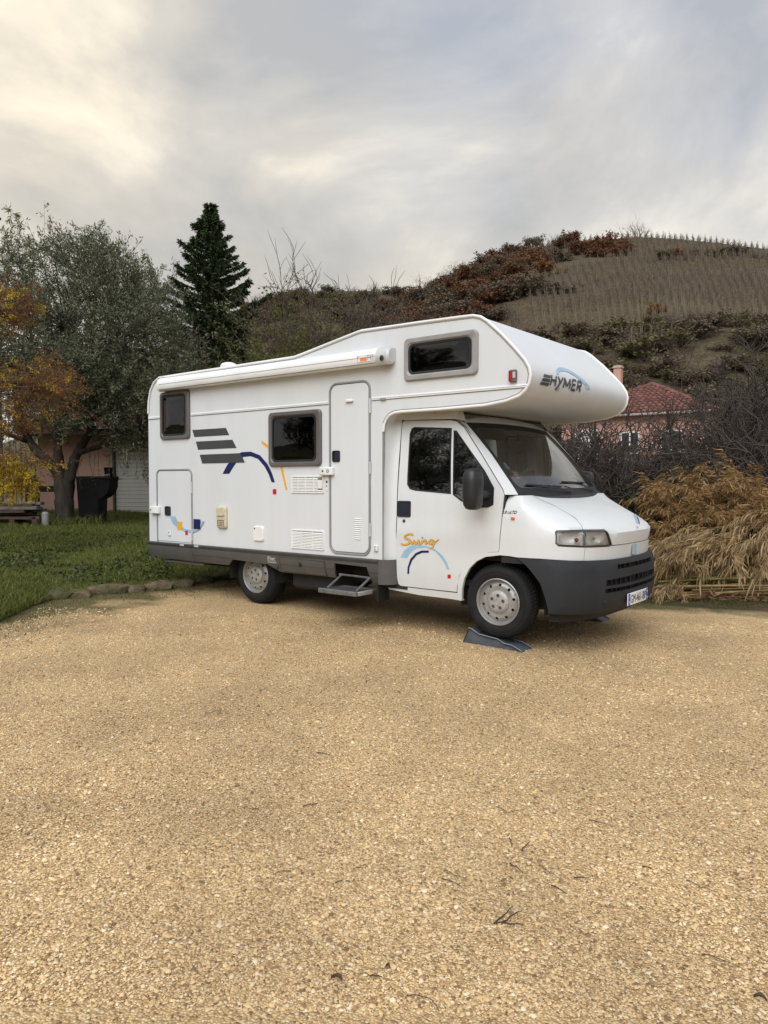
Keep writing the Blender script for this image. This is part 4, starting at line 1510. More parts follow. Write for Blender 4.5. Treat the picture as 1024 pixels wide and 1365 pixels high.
    for k in range(4):
        for j in range(5):
            x = r[0] + 0.035 + (r[2] - r[0] - 0.07) * j / 4
            z = r[1] + 0.03 + 0.021 * k
            part('grille_slot', box(x - 0.008, x + 0.008, -0.0415, -0.036, z - 0.006, z + 0.006), 'seam', c, 0)
    r = T_CAP
    c = part('filler_flap', plate(rrect(*r, 0.03, 5), side_fn, 0.0, 0.022, 0.010), 'plastic')
    part('keyhole', lathe([(0.0001, -0.025), (0.009, -0.025), (0.010, -0.018)], 10, (r[0] + 0.03, 0, r[3] - 0.03)), 'black', c)
    r = T_SOCKET
    c = part('socket', box(r[0], r[2], -0.024, 0, r[1], r[3], 0.006), 'plastic')
    for k in (0.3, 0.7):
        part('socket_hole', plate(rrect(r[0] + 0.014, r[1] + (r[3] - r[1]) * k - 0.007, r[2] - 0.014, r[1] + (r[3] - r[1]) * k + 0.007, 0.004, 2), side_fn, 0.02, 0.0255, 0.001), 'frame_lt', c)
    r = T_MARKER
    c = part('marker_lamp', box(r[0], r[2], -0.03, 0, r[1], r[3], 0.006), 'frame')
    part('red_lens', box(r[0] - 0.002, (r[0] + r[2]) / 2, -0.036, -0.004, r[1] + 0.006, r[3] - 0.006, 0.004), 'red_l', c)
    part('white_lens', box((r[0] + r[2]) / 2 + 0.002, r[2] - 0.006, -0.036, -0.02, r[1] + 0.03, r[3] - 0.02, 0.004), 'white_l', c)

    # ---------- graphics on the side ----------
    def decal(name, poly, mat, fn=side_fn, lift=0.0035, step=0.0):
        return part(name, panel(poly, fn, 0.0015, step, (), lift), mat, root, 0)
    decal('grey_stripe', T_STR1, 'stripe')
    decal('grey_stripe', T_STR2, 'stripe')
    decal('grey_stripe', T_STR3, 'stripe', lift=0.0055)
    decal('navy_arc', T_NAVY, 'navy')
    decal('amber_arc', T_YEL1, 'yellow')
    decal('amber_arc', T_YEL2, 'yellow')
    r = T_RED
    decal('red_square', rrect(*r, 0.002, 1), 'red')
    decal('blue_swoosh', T_HBLUE, 'blue', lift=0.0115)
    for nm, r, m_, lf in (('amber_square', T_HY, 'yellow', 0.0135), ('red_square', T_HR, 'red', 0.0135), ('navy_square', T_HN, 'navy', 0.0135)):
        decal(nm, rrect(*r, 0.002, 1), m_, lift=lf)

    # ---------- lettering on the nose ----------
    zx = sorted((b, a) for a, b in NOSE_PROFILE if b > 2.1)

    def nose_fn(y, z, o):
        x = (lerp_tab(z - 0.01, zx) + lerp_tab(z + 0.01, zx)) / 2
        e = 0.01
        sl = (lerp_tab(z + e, zx) - lerp_tab(z - e, zx)) / (2 * e)
        nn = math.hypot(1, sl)
        return (x + bulge(x, y) + o / nn, y, z - o * sl / nn)
    arc_o = [(0.475, 2.385), (0.52, 2.43), (0.60, 2.46), (0.70, 2.472), (0.80, 2.466), (0.90, 2.445), (1.0, 2.41), (1.09, 2.37), (1.18, 2.315)]
    arc_i = [(1.08, 2.312), (1.02, 2.35), (0.95, 2.385), (0.87, 2.41), (0.79, 2.428), (0.70, 2.436), (0.61, 2.428), (0.54, 2.405), (0.50, 2.378)]
    part('blue_arch', panel(arc_o + arc_i, nose_fn, 0.0015, 0.05, (), 0.004), 'blue', root, 0)
    # italic capitals built stroke by stroke
    def lt_fn(y, z, o):
        return nose_fn(y + (z - 2.272) * 0.22, z, o)
    z0, z1, zm = 2.272, 2.362, 2.318
    caps = [[[(0.345, z0), (0.345, z1)], [(0.43, z0), (0.43, z1)], [(0.345, zm), (0.43, zm)]],
            [[(0.465, z1), (0.51, zm - 0.01)], [(0.56, z1), (0.51, zm - 0.015), (0.465, 2.245)]],
            [[(0.59, z0), (0.59, z1)], [(0.59, z1), (0.65, z0 + 0.02)], [(0.65, z0 + 0.02), (0.71, z1)], [(0.71, z1), (0.71, z0)]],
            [[(0.755, z0), (0.755, z1)], [(0.755, z1), (0.835, z1)], [(0.755, zm), (0.82, zm)], [(0.755, z0), (0.835, z0)]],
            [[(0.87, z0), (0.87, z1)], [(0.87, z1), (0.935, z1 - 0.004), (0.945, zm + 0.02), (0.93, zm), (0.87, zm)], [(0.90, zm), (0.95, z0)]]]
    for cp in caps:
        part('nose_letter', join_vf(*[ribbon(p, [0.021] * len(p), lt_fn, 0.0075, 3 if len(p) > 2 else 2) for p in cp]), 'letter', root, 0)
    for k in range(3):
        z0 = 2.262 + 0.034 * k
        y0, y1 = 0.165 + 0.022 * k, 0.315 + 0.010 * k
        part('emblem_bar', panel([(y0, z0), (y1, z0), (y1 + 0.012, z0 + 0.025), (y0 + 0.018, z0 + 0.025)], nose_fn, 0.0015, 0.05, (), 0.006), 'letter', root, 0)
    part('emblem_tail', panel([(0.45, 2.262), (0.52, 2.232), (0.545, 2.262), (0.50, 2.275)], nose_fn, 0.0015, 0.05, (), 0.005), 'blue', root, 0)

    # ---------- awning ----------
    prof = [(0.0, 2.560), (-0.075, 2.548), (-0.108, 2.556), (-0.122, 2.580), (-0.126, 2.618), (-0.122, 2.655), (-0.104, 2.690), (-0.070, 2.712), (-0.02, 2.722), (0.0, 2.722)]
    xs = [-4.672, -3.6, -2.4, -1.205]
    aw = part('awning', loft([[(x, y, z) for y, z in prof] for x in xs], None, True, True), 'rail', sm=40)
    cap_prof = [(y * 1.04, 2.635 + (z - 2.635) * 1.05) for y, z in prof]
    part('awning_end', loft([[(x, y, z) for y, z in cap_prof] for x in (-1.203, -1.075)] + [[(-1.055, y * 0.8 - 0.005, 2.635 + (z - 2.635) * 0.75) for y, z in cap_prof]], None, True, True), 'alu', aw)
    part('awning_end', loft([[(x, y, z) for y, z in cap_prof] for x in (-4.70, -4.671)], None, True, True), 'rail', aw)
    part('crank_eye', tube([(-1.12 + 0.02 * math.cos(a), -0.135, 2.60 + 0.024 * math.sin(a)) for a in [k * math.pi / 6 for k in range(13)]], 0.006, 6), 'frame', aw)
    part('crank_hub', lathe([(0.0001, -0.15), (0.016, -0.148), (0.02, -0.12)], 12, (-1.12, 0, 2.60)), 'black', aw)
    part('lead_rail_groove', tube([(-4.67, -0.127, 2.628), (-1.205, -0.127, 2.628)], 0.0022, 4), 'grey_rail', aw)
    part('lead_rail_groove', tube([(-4.67, -0.116, 2.566), (-1.205, -0.116, 2.566)], 0.0035, 4), 'frame', aw)

    def aw_fn(a, b, o):
        return (a, -(0.1275 + o), b)
    part('awning_label', panel(rrect(-1.44, 2.588, -1.215, 2.652, 0.004, 2), aw_fn, 0.001, 0.0, (), 0.001), 'plastic', aw, 0)
    part('label_block', panel(rrect(-1.395, 2.594, -1.31, 2.630, 0.003, 2), aw_fn, 0.001, 0.0, (), 0.002), 'tag_o', aw, 0)
    part('label_text', text_vf('F', aw_fn, -1.432, 2.60, -1.405, 2.645, 0.003), 'tag_o', aw, 0)
    part('label_text', text_vf('F45', aw_fn, -1.30, 2.598, -1.225, 2.645, 0.003), 'frame_lt', aw, 0)

    # roof vent cowl
    def zl(profile, o, k=24):
        V_, F_ = lathe(profile, k)
        return [(x + o[0], z + o[1], y + o[2]) for x, y, z in V_], F_
    rv = part('roof_vent', zl([(0.075, 0.0), (0.075, 0.10), (0.0001, 0.10)], (-4.07, 0.5, 2.74)), 'frame')
    part('vent_ring', zl([(0.07, 0.045), (0.105, 0.05), (0.108, 0.075), (0.07, 0.085)], (-4.07, 0.5, 2.74)), 'alu', rv)
    part('vent_cap', zl([(0.07, 0.10), (0.105, 0.105), (0.108, 0.135), (0.09, 0.165), (0.05, 0.18), (0.0001, 0.183)], (-4.07, 0.5, 2.74)), 'plastic', rv)

    # ---------- grey skirt ----------
    def sk_fn(a, b, o):
        return (a, -0.014 + 0.055 * max(0, (0.60 - b) / 0.2) ** 2 - o, b)
    bt = 0.436
    pcs = [('skirt', [(-5.085, 0.648), (-4.889, 0.648), (-4.857, 0.445), (-4.93, 0.452), (-5.02, 0.50), (-5.075, 0.575)], 'skirt'),
           ('skirt', [(-4.882, 0.648), (-4.196, 0.648), (-4.176, bt), (-4.85, 0.443)], 'skirt'),
           ('skirt', [(-4.189, 0.648), (-2.655, 0.648), (-2.655, 0.42), (-2.69, 0.428), (-2.86, 0.497), (-3.44, 0.513), (-3.545, bt), (-4.169, bt)], 'skirt'),
           ('skirt', [(-2.651, 0.648), (-1.978, 0.648), (-1.972, 0.422), (-2.651, 0.42)], 'skirt'),
           ('skirt', [(-1.972, 0.648), (-1.266, 0.648), (-1.266, 0.408), (-1.366, 0.405), (-1.408, 0.567), (-1.84, 0.578), (-1.86, 0.42), (-1.965, 0.422)], 'skirt')]
    for nm, poly, m_ in pcs:
        part(nm, panel(poly, sk_fn, 0.02, 0.05), m_)
    ridge = part('skirt_ridge', loft([[(x, y, z) for y, z in ((0.0, 0.652), (-0.020, 0.650), (-0.027, 0.640), (-0.024, 0.618), (-0.012, 0.604), (0.0, 0.604))] for x in (-5.086, -4.0, -2.6, -1.262)], None, True, True), 'skirt_dark')
    part('skirt_groove', tube([(x, sk_fn(x, 0.525, 0.0)[1] - 0.001, 0.525) for x in (-4.18, -3.45)], 0.0022, 4), 'skirt_dark')
    part('skirt_groove', tube([(x, sk_fn(x, 0.515, 0.0)[1] - 0.001, 0.515) for x in (-1.97, -1.86)], 0.0022, 4), 'skirt_dark')
    part('skirt_groove', tube([(x, sk_fn(x, 0.515, 0.0)[1] - 0.001, 0.515) for x in (-1.39, -1.27)], 0.0022, 4), 'skirt_dark')
    fl = [(-2.640, 0.588), (-1.985, 0.582), (-1.980, 0.432), (-2.612, 0.436)]
    flap = part('skirt_flap', panel(fl, sk_fn, 0.012, 0.05, (), 0.007), 'skirt')
    part('flap_gap', tube([sk_fn(x, z, 0.002) for x, z in fl + fl[:1]], 0.0045, 4), 'seam', flap)
    part('flap_groove', tube([sk_fn(x, 0.515, 0.0075) for x in (-2.63, -2.3, -1.985)], 0.002, 4), 'skirt_dark', flap)
    part('flap_latch', lathe([(0.0001, -0.010), (0.02, -0.010), (0.026, 0.0), (0.026, 0.02)], 14, (-2.33, -0.012, 0.527)), 'black', flap)
    part('badge', text_vf('Fiat', sk_fn, -2.835, 0.545, -2.715, 0.588, 0.004, fat=0.02), 'alu', root, 0)
    part('badge', text_vf('Ducato', sk_fn, -2.835, 0.515, -2.70, 0.545, 0.004, fat=0.02), 'alu', root, 0)
    part('skirt_plug', lathe([(0.0001, -0.006), (0.014, -0.006), (0.016, 0.01)], 12, (-2.70, -0.013, 0.47)), 'skirt_dark')
    for x in (-4.36, -4.08):
        part('hatch_catch', box(x - 0.04, x + 0.04, -0.034, 0.0, 0.622, 0.645, 0.005), 'alu')
    # wrap-round front end of the skirt and white moulding that turns in to the cab
    plan = [(-1.262, -0.016), (-1.235, -0.016), (-1.20, -0.006), (-1.165, 0.02), (-1.135, 0.06), (-1.118, 0.11), (-1.112, 0.16)]
    part('skirt_corner', loft([[(x, y, z) for x, y in plan] for z in (0.404, 0.43, 0.55, 0.64, 0.652)], None, closed=False), 'skirt')
    plan = [(-1.207, 0.0), (-1.204, 0.03), (-1.197, 0.055), (-1.180, 0.085), (-1.155, 0.105), (-1.125, 0.118), (-1.10, 0.13)]
    zs_ = [0.645 + 1.445 * k / 10 for k in range(11)]
    part('cab_moulding', loft([[(-1.207 + 0.087 * (1 - math.cos(t)) ** 1.0, (cab_y(-1.1, min(z, 2.03)) + 0.004) * math.sin(t), z) for t in [k * math.pi / 16 for k in range(9)]] for z in zs_], None, closed=False), 'skin')
    part('moulding_seal', tube([(-1.207, -0.003, z) for z in (0.65, 1.2, 1.9)] + [(x, -0.003, z) for x, z in reversed(outline[-7:-2])], 0.007, 6), 'grey_rail')
    # rear bumper and dark corner
    rb = [(-5.068, 0.655), (-5.12, 0.66), (-5.135, 0.60), (-5.11, 0.50), (-5.04, 0.44), (-4.98, 0.44), (-4.98, 0.50)]
    part('rear_bumper', loft([[(x, y, z) for x, z in rb] for y in (0.02, 0.4, 1.8, 2.25)], None, True, True), 'skirt_dark')
    rc = [(-5.068, 0.60), (-5.105, 0.60), (-5.118, 0.72), (-5.115, 0.86), (-5.068, 0.89)]
    part('rear_corner_guard', loft([[(x, y, z) for x, z in rc] for y in (-0.004, 0.12, 0.3)], None, True, True), 'skirt_dark')
    part('rear_panel', box(-5.09, -5.06, 0.05, 2.22, 0.66, 2.45, 0.01), 'skin')
    for y in (0.12, BODY_W - 0.12):
        lp = part('rear_lamp', box(-5.13, -5.085, y - 0.08, y + 0.08, 0.92, 1.25, 0.015), 'red_l')
        part('lens', box(-5.136, -5.12, y - 0.07, y + 0.07, 0.98, 1.05, 0.004), 'orange_l', lp)
    part('tow_rail', box(-4.84, -4.06, 0.06, 0.16, 0.385, 0.425, 0.008), 'frame')

    # ---------- chassis ----------
    part('chassis', join_vf(box(-4.9, -0.9, 0.45, 1.82, 0.34, 0.66), box(-4.15, -3.62, 0.12, 2.15, 0.42, 0.66), box(-2.8, -1.9, 0.10, 2.17, 0.44, 0.66), box(-1.36, -1.0, 0.12, 2.15, 0.36, 0.66)), 'dark', sm=0)
    part('step_well', join_vf(box(-1.9, -1.3, 0.36, 0.40, 0.40, 0.66), box(-1.88, -1.3, 0.02, 0.4, 0.60, 0.66)), 'dark', sm=0)
    part('water_tank', box(-2.62, -1.98, 0.14, 0.8, 0.24, 0.45, 0.03), 'dark')
    part('exhaust', tube([(-1.0, 1.3, 0.30), (-2.8, 1.35, 0.28), (-3.0, 0.9, 0.30), (-4.2, 0.7, 0.30)], 0.035, 8), 'dark')
    part('rear_axle', tube([(-3.2, 0.3, 0.33), (-3.2, 1.97, 0.33)], 0.04, 8), 'dark')
    part('front_axle', join_vf(box(-0.25, 0.3, 0.5, 1.77, 0.24, 0.6, 0.03), tube([(0, 0.3, 0.33), (0, 1.97, 0.33)], 0.03, 8)), 'dark')
    part('mudflap', box(-1.30, -1.285, 0.02, 0.20, 0.22, 0.42), 'rubber', sm=0)
    part('wheel_housing', half_lathe([(0.40, 0.03), (0.40, 0.34), (0.05, 0.34)], (-3.17, 0.03, 0.36)), 'dark')

    # folding entry step: tread > edging, arms
    stp = part('entry_step', box(-1.815, -1.325, -0.27, -0.02, 0.318, 0.345, 0.006), 'skirt_dark')
    part('step_edge', box(-1.822, -1.318, -0.285, -0.255, 0.306, 0.352, 0.006), 'step_alu', stp)
    part('step_side', box(-1.335, -1.312, -0.255, -0.03, 0.308, 0.35, 0.006), 'frame_lt', stp)
    for x in (-1.775, -1.395):
        part('step_arm', tube([(x, -0.19, 0.345), (x + 0.006, 0.02, 0.458)], 0.012, 6), 'step_alu', stp)
    part('step_bar', tube([(-1.80, 0.02, 0.462), (-1.385, 0.02, 0.455)], 0.011, 6), 'step_alu', stp)
    part('step_hinge', box(-1.80, -1.34, -0.06, 0.10, 0.33, 0.342), 'frame', stp, 0)

    # ---------- cab ----------
    def both(name, vf, mat, sm=35):
        a = part(name, vf, mat, sm=sm)
        b = part(name, mirror_vf(*vf), mat, sm=sm)
        return a, b
    win, qtr = T_CWIN, T_CQTR
    doors = both('cab_door', panel(inset(T_CDOOR, 0.0035), cab_fn, 0.03, 0.07, [win, qtr], 0.0), 'cab')
    both('door_jamb', panel(inset(T_CDOOR, -0.012), lambda a, b, o: cab_fn(a, b, o - 0.014), 0.01, 0.09, [inset(win, 0.01), inset(qtr, 0.01)]), 'seam')

    def ringpoly(name, outer, d, mat, o0, o1):
        inn = inset(outer, d)
        rings_ = [[(x, z, o0) for x, z in outer], [(x, z, o1) for x, z in inset(outer, 0.002)], [(x, z, o1) for x, z in inset(outer, d - 0.003)], [(x, z, o0) for x, z in inn]]
        return loft(rings_, cab_fn)
    for sgn, dr in ((0, doors[0]), (1, doors[1])):
        fx = (lambda vf: vf) if sgn == 0 else (lambda vf: mirror_vf(*vf))
        part('window_rubber', fx(ringpoly('w', win, 0.016, 'rubber', -0.02, 0.004)), 'rubber', dr)
        part('window_rubber', fx(ringpoly('w', qtr, 0.013, 'rubber', -0.02, 0.004)), 'rubber', dr)
        part('window_glass', fx(panel(inset(win, 0.010), cab_fn, 0.004, 0.10, (), -0.008, True)), 'glass', dr)
        part('quarter_glass', fx(panel(inset(qtr, 0.008), cab_fn, 0.004, 0.10, (), -0.008, True)), 'glass', dr)
        part('mirror_mount', fx(panel([(-0.215, 1.57), (-0.150, 1.53), (-0.045, 1.37), (-0.042, 1.22), (-0.085, 1.196), (-0.158, 1.194), (-0.20, 1.205)], cab_fn, 0.03, 0.06, (), 0.012)), 'black', dr)
        x0, z0 = T_CHAND[0][0], T_CHAND[3][1]
        x1, z1 = T_CHAND[1][0], T_CHAND[0][1]
        hr = rrect(x0, z0, x1, z1, 0.016, 4)
        part('handle', fx(ringframe(hr, inset(hr, 0.014), cab_fn, -0.004, 0.010, 0.003)), 'blackg', dr)
        part('handle_flap', fx(plate(inset(hr, 0.012), cab_fn, -0.004, 0.004, 0.002)), 'blackg', dr)
        cx, cz = T_CLOCK[0]
        part('key_lock', fx(lathe([(0.0001, -0.006), (0.016, -0.006), (0.018, 0.004)], 14, (cx, cab_y(cx, cz), cz))), 'letter', dr)
        # mirror head: rounded shell on a short arm
        rings_ = []
        for t, s in ((1.172, 0.35), (1.185, 0.72), (1.22, 0.93), (1.30, 1.0), (1.42, 1.0), (1.49, 0.93), (1.525, 0.72), (1.538, 0.4)):
            cx_, cy_ = -0.118, -0.105
            rings_.append([(cx_ + (x - cx_) * s, cy_ + (y - cy_) * s, t) for x, y in rrect(-0.195, -0.205, -0.045, -0.005, 0.06, 4)])
        mr = part('door_mirror', fx(loft(rings_, None, True, True)), 'black', dr, 60)
        part('mirror_arm', fx(tube([(-0.10, 0.13, 1.30), (-0.11, -0.04, 1.32)], [0.05, 0.035], 8)), 'black', dr)
    # graphics on the near door
    dr = doors[0]

    def cd(name, poly, mat, lift=0.0015):
        part(name, panel(poly, cab_fn, 0.0012, 0.06, (), lift), mat, dr, 0)
    cd('blue_arc', T_CBLUE, 'blue', 0.0022)
    cd('navy_arc', T_CNAVY, 'navy', 0.003)
    cd('red_square', T_CRED, 'red', 0.0022)

    # brush-script lettering on the door: one stroke set per letter
    def sw_fn(x, y, o):
        return cab_fn(-1.059 + (x - 85) * 0.001558, 0.798 + (1005 - y) * 0.0013 + (x - 85) * 0.0000807, o)
    letters = [[([(182, 932), (168, 922), (140, 925), (118, 938), (122, 952), (148, 965), (156, 980), (138, 998), (108, 1003), (84, 994)], [6, 10, 9, 9, 12, 14, 13, 10, 8, 4])],
               [([(160, 970), (166, 990), (174, 996), (188, 972), (194, 994), (204, 994), (224, 964)], [5, 10, 8, 7, 10, 8, 5])],
               [([(226, 970), (220, 990), (228, 998), (240, 988)], [8, 10, 8, 4]), ([(246, 952), (258, 947)], [8, 6])],
               [([(252, 968), (246, 984), (243, 998)], [8, 9, 8]), ([(246, 988), (262, 972), (276, 968), (274, 984), (276, 996), (290, 984)], [4, 8, 9, 10, 8, 4])],
               [([(334, 970), (314, 968), (300, 982), (304, 996), (320, 994), (338, 974)], [7, 9, 10, 9, 8, 6]), ([(340, 970), (334, 994), (326, 1018), (312, 1030), (300, 1022)], [8, 10, 10, 8, 4]), ([(328, 1002), (350, 982), (374, 962)], [4, 5, 3])]]
    for lt in letters:
        vf = join_vf(*[ribbon(p, [w_ + 4.5 for w_ in wd], sw_fn, 0.0032, 5) for p, wd in lt])
        part('letter_outline', vf, 'brown', dr, 0)
        part('door_letter', join_vf(*[ribbon(p, [w_ + 0.5 for w_ in wd], sw_fn, 0.0045, 5) for p, wd in lt]), 'yellow', dr, 0)

    # arch lip, sill, wheel housing
    arch = T_ARCH_O + T_ARCH_I[0:] + [(-0.40, 0.311), (-0.418, 0.32)]
    both('arch_lip', panel(arch, cab_fn, 0.03, 0.05), 'cab')
    both('sill', panel([(-1.24, 0.345), (-0.86, 0.318), (-0.50, 0.316), (-0.384, 0.310), (-0.424, 0.380), (-1.075, 0.384), (-1.12, 0.40), (-1.24, 0.41)], lambda a, b, o: cab_fn(a, b, o - 0.006), 0.05, 0.06), 'cab')
    both('wheel_arch_liner', half_lathe([(0.43, -0.02), (0.43, 0.40), (0.08, 0.40)], (0.03, 0.155, 0.35)), 'dark')

    # windscreen and its surround
    def ws_fn(u, v, o):
        bx_, by, bz = 0.262 - 0.105 * u * u, YC + u * 0.925, 1.292 + 0.013 * u * u
        tx, ty, tz = -0.365 - 0.075 * u * u, YC + u * 0.850, 1.995 - 0.015 * u * u
        k = 0.022 * 4 * v * (1 - v) + o
        return (bx_ + (tx - bx_) * v + k * 0.72, by + (ty - by) * v, bz + (tz - bz) * v + k * 0.66)
    part('windscreen', panel(rrect(-0.985, 0.015, 0.985, 0.99, 0.05, 4), ws_fn, 0.005, 0.10, single=True), 'wind')
    outer = rrect(-1.0, 0.0, 1.0, 1.0, 0.03, 6)
    inner = rrect(-0.955, 0.085, 0.955, 0.93, 0.075, 6)
    part('windscreen_border', panel(outer, ws_fn, 0.012, 0.07, [inner], 0.003), 'rubber')
    # A pillars
    dedge = [(-1.10, 2.036), (-0.553, 2.011), (-0.482, 1.998), (-0.386, 1.933), (-0.165, 1.658), (0.063, 1.353), (0.080, 1.306)]
    iedge = [(-1.10, 0.33, 2.088), (-0.62, 0.33, 2.075)] + [ws_fn(-1.0, v, 0.001) for v in (1.0, 0.90, 0.52, 0.09, 0.0)]
    rg = [[cab_fn(x, z, 0.0) for x, z in dedge],
          [tuple(0.5 * (Vector(cab_fn(x, z, 0.012)) + Vector(q))) for (x, z), q in zip(dedge, iedge)], iedge]
    V, F = loft(rg, None, closed=False)
    both('windscreen_pillar', (V, F), 'cab')
    tp = [ws_fn(-1 + 2 * i / 16, 1.0, 0.0) for i in range(17)]
    part('cab_roof', loft([tp, [(x - 0.06, y, z + 0.06) for x, y, z in tp], [(x - 0.25, y, 2.105) for x, y, z in tp]], None, closed=False), 'cab')
    both('roof_filler', loft([[(-1.2, 0.12, 2.03), (-0.5, 0.19, 2.01), (-0.42, 0.26, 1.99)], [(-1.2, 0.12, 2.10), (-0.5, 0.26, 2.10), (-0.5, 0.33, 2.10)]], None, closed=False), 'cab')

    # bonnet, wings, front strip
    hp_ = math.pi / 2
    seam = [(0.70, 1.298), (0.85, 1.262), (0.945, 1.197), (0.94, 1.119), (0.868, 1.045), (0.816, 1.009)]
    head = [(0.413, 0.989), (0.444, 1.0), (0.811, 1.003), (1.119, 0.998), (1.133, 0.978), (1.226, 0.859), (1.174, 0.851), (0.821, 0.856), (0.455, 0.87), (0.415, 0.893)]
    hood = seam + [(1.123, 1.003), (1.139, 0.980), (1.233, 0.861), (1.40, 0.857), (hp_, 0.856), (hp_, 1.298)]
    hv = panel(inset(hood[:-2], 0.0)[:] + hood[-2:], front_pt, 0.012, 0.05)
    hood_o = part('bonnet', join_vf(hv, mirror_vf(*hv)), 'cab', sm=50)
    wing = [(-0.119, 1.298), (-0.139, 1.097), (-0.160, 0.814), (-0.168, 0.795), (-0.168, 0.767), (-0.048, 0.764), (0.005, 0.758), (0.234, 0.758), (0.415, 0.753), (0.812, 0.739),
            (0.812, 0.853), (0.455, 0.866), (0.411, 0.891), (0.408, 0.992), (0.441, 1.005), (0.806, 1.009)] + [(a - 0.008, b) for a, b in reversed(seam[:-1])]
    wings = both('wing', panel(wing, front_pt, 0.012, 0.05), 'cab', 50)
    fv = panel([(0.818, 0.739), (1.287, 0.730), (hp_, 0.728), (hp_, 0.849), (1.228, 0.852), (1.174, 0.847), (0.818, 0.852)], front_pt, 0.012, 0.05)
    grille = part('front_strip', join_vf(fv, mirror_vf(*fv)), 'cab', sm=50)
    bk = panel([(-0.15, 0.70), (hp_, 0.70), (hp_, 1.29), (0.66, 1.29), (-0.10, 1.29)], lambda a, b, o: front_pt(a, b, o - 0.014), 0.003, 0.10, [inset(head, 0.012)])
    part('inner_panel', join_vf(bk, mirror_vf(*bk)), 'seam', sm=50)
    cz_ = [ws_fn(-1 + 2 * i / 16, 0.0, 0.0) for i in range(17)]
    part('scuttle', loft([[(x - 0.03, y, z + 0.012) for x, y, z in cz_], [(x + 0.02, y, z - 0.004) for x, y, z in cz_], [(max(0.21, x + 0.03), y, 1.27) for x, y, z in cz_], [(0.1, y, 1.22) for x, y, z in cz_]], None, closed=False), 'black')
    # badge strip and bonnet arc
    part('front_badge', box(0.868, 0.884, YC - 0.045, YC + 0.045, 0.742, 0.842, 0.004), 'frame_lt', grille)
    part('badge_bars', join_vf(*[box(0.883, 0.888, YC - 0.036 + 0.02 * k, YC - 0.026 + 0.02 * k, 0.75, 0.834) for k in range(4)]), 'blue', grille, 0)
    def hood_fn(y, z, o):
        ys_ = smooth_tab(z, NOSE_Y, 0.012)
        rx = max(0.004, smooth_tab(z, NOSE_X, 0.012) - 0.2)
        return (0.2 + rx * max(0, 1 - (abs(y - YC) / (YC - ys_)) ** 2.7) ** (1 / 2.7) + o * 0.5, y, z + o * 0.85)
    part('bonnet_arc', ribbon([(1.36, 1.022), (1.47, 1.045), (1.60, 1.068), (1.72, 1.082), (1.82, 1.083), (1.89, 1.07), (1.93, 1.045)], [0.012, 0.012, 0.011, 0.011, 0.010, 0.009, 0.008], hood_fn, 0.004), 'blue', hood_o, 0)
    part('bonnet_arc', ribbon([(1.385, 1.014), (1.49, 1.036), (1.61, 1.058), (1.70, 1.070)], [0.006] * 4, hood_fn, 0.005), 'navy', hood_o, 0)
    part('bonnet_mark', ribbon([(1.215, 0.985), (1.235, 0.998)], [0.014, 0.014], hood_fn, 0.005), 'red', hood_o, 0)
    # headlights: lens > reflectors, bulb shade, rim
    for sgn in (0, 1):
        fx = (lambda vf: vf) if sgn == 0 else (lambda vf: mirror_vf(*vf))
        hl = part('headlight', fx(panel(inset(head, 0.003), front_pt, 0.004, 0.05, (), 0.002, True)), 'lens', root, 50)
        part('lens_rim', fx(loft([[(a, b, 0.004) for a, b in head], [(a, b, 0.006) for a, b in inset(head, 0.006)], [(a, b, -0.03) for a, b in inset(head, 0.011)]], front_pt)), 'frame', hl)

        def bowl(c, r):
            def f(a, b, o):
                q = ((a - c[0]) / r[0]) ** 2 + ((b - c[1]) / r[1]) ** 2
                return front_pt(a, b, o - 0.018 - 0.075 * max(0, 1 - q))
            return f
        left = [(0.417, 0.988), (0.446, 0.997), (0.80, 0.999), (0.80, 0.860), (0.456, 0.874), (0.419, 0.895)]
        right = [(0.825, 0.999), (1.115, 0.994), (1.129, 0.977), (1.218, 0.863), (1.174, 0.856), (0.825, 0.860)]
        part('indicator_reflector', fx(panel(left, bowl((0.62, 0.93), (0.17, 0.09)), 0.003, 0.025)), 'chrome', hl)
        part('lamp_reflector', fx(panel(right, bowl((0.98, 0.925), (0.17, 0.09)), 0.003, 0.025)), 'chrome', hl)
        part('divider', fx(panel([(0.80, 1.0), (0.825, 1.0), (0.828, 0.858), (0.803, 0.859)], front_pt, 0.03, 0.0, (), -0.006)), 'frame_lt', hl)
        bp_ = Vector(front_pt(0.98, 0.925, -0.055))
        bulb = lathe([(0.0001, -0.018), (0.014, -0.012), (0.016, 0.0), (0.012, 0.016), (0.0001, 0.02)], 10, tuple(bp_))
        part('bulb', fx(bulb), 'white_l', hl)
        bp_ = Vector(front_pt(0.70, 0.92, -0.03))
        part('bulb', fx(lathe([(0.0001, -0.02), (0.016, -0.014), (0.019, 0.0), (0.014, 0.018), (0.0001, 0.022)], 10, tuple(bp_))), 'bulb_amber', hl)
        sm_ = Vector(front_pt(-0.033, 1.098, 0.0))
        part('side_repeater', fx(plate(rrect(0.150, 1.086, 0.186, 1.110, 0.006, 3), lambda a, b, o: (a, sm_.y - o, b), -0.004, 0.014, 0.004)), 'orange_l', wings[sgn])
    part('wing_badge', text_vf('2.8 i.d.TD', lambda a, b, o: front_pt(a, b, o), -0.145, 1.137, 0.0, 1.166, 0.003, shear=0.3, fat=0.02), 'letter', wings[0], 0)

    # ---------- bumper ----------
    e = hp_
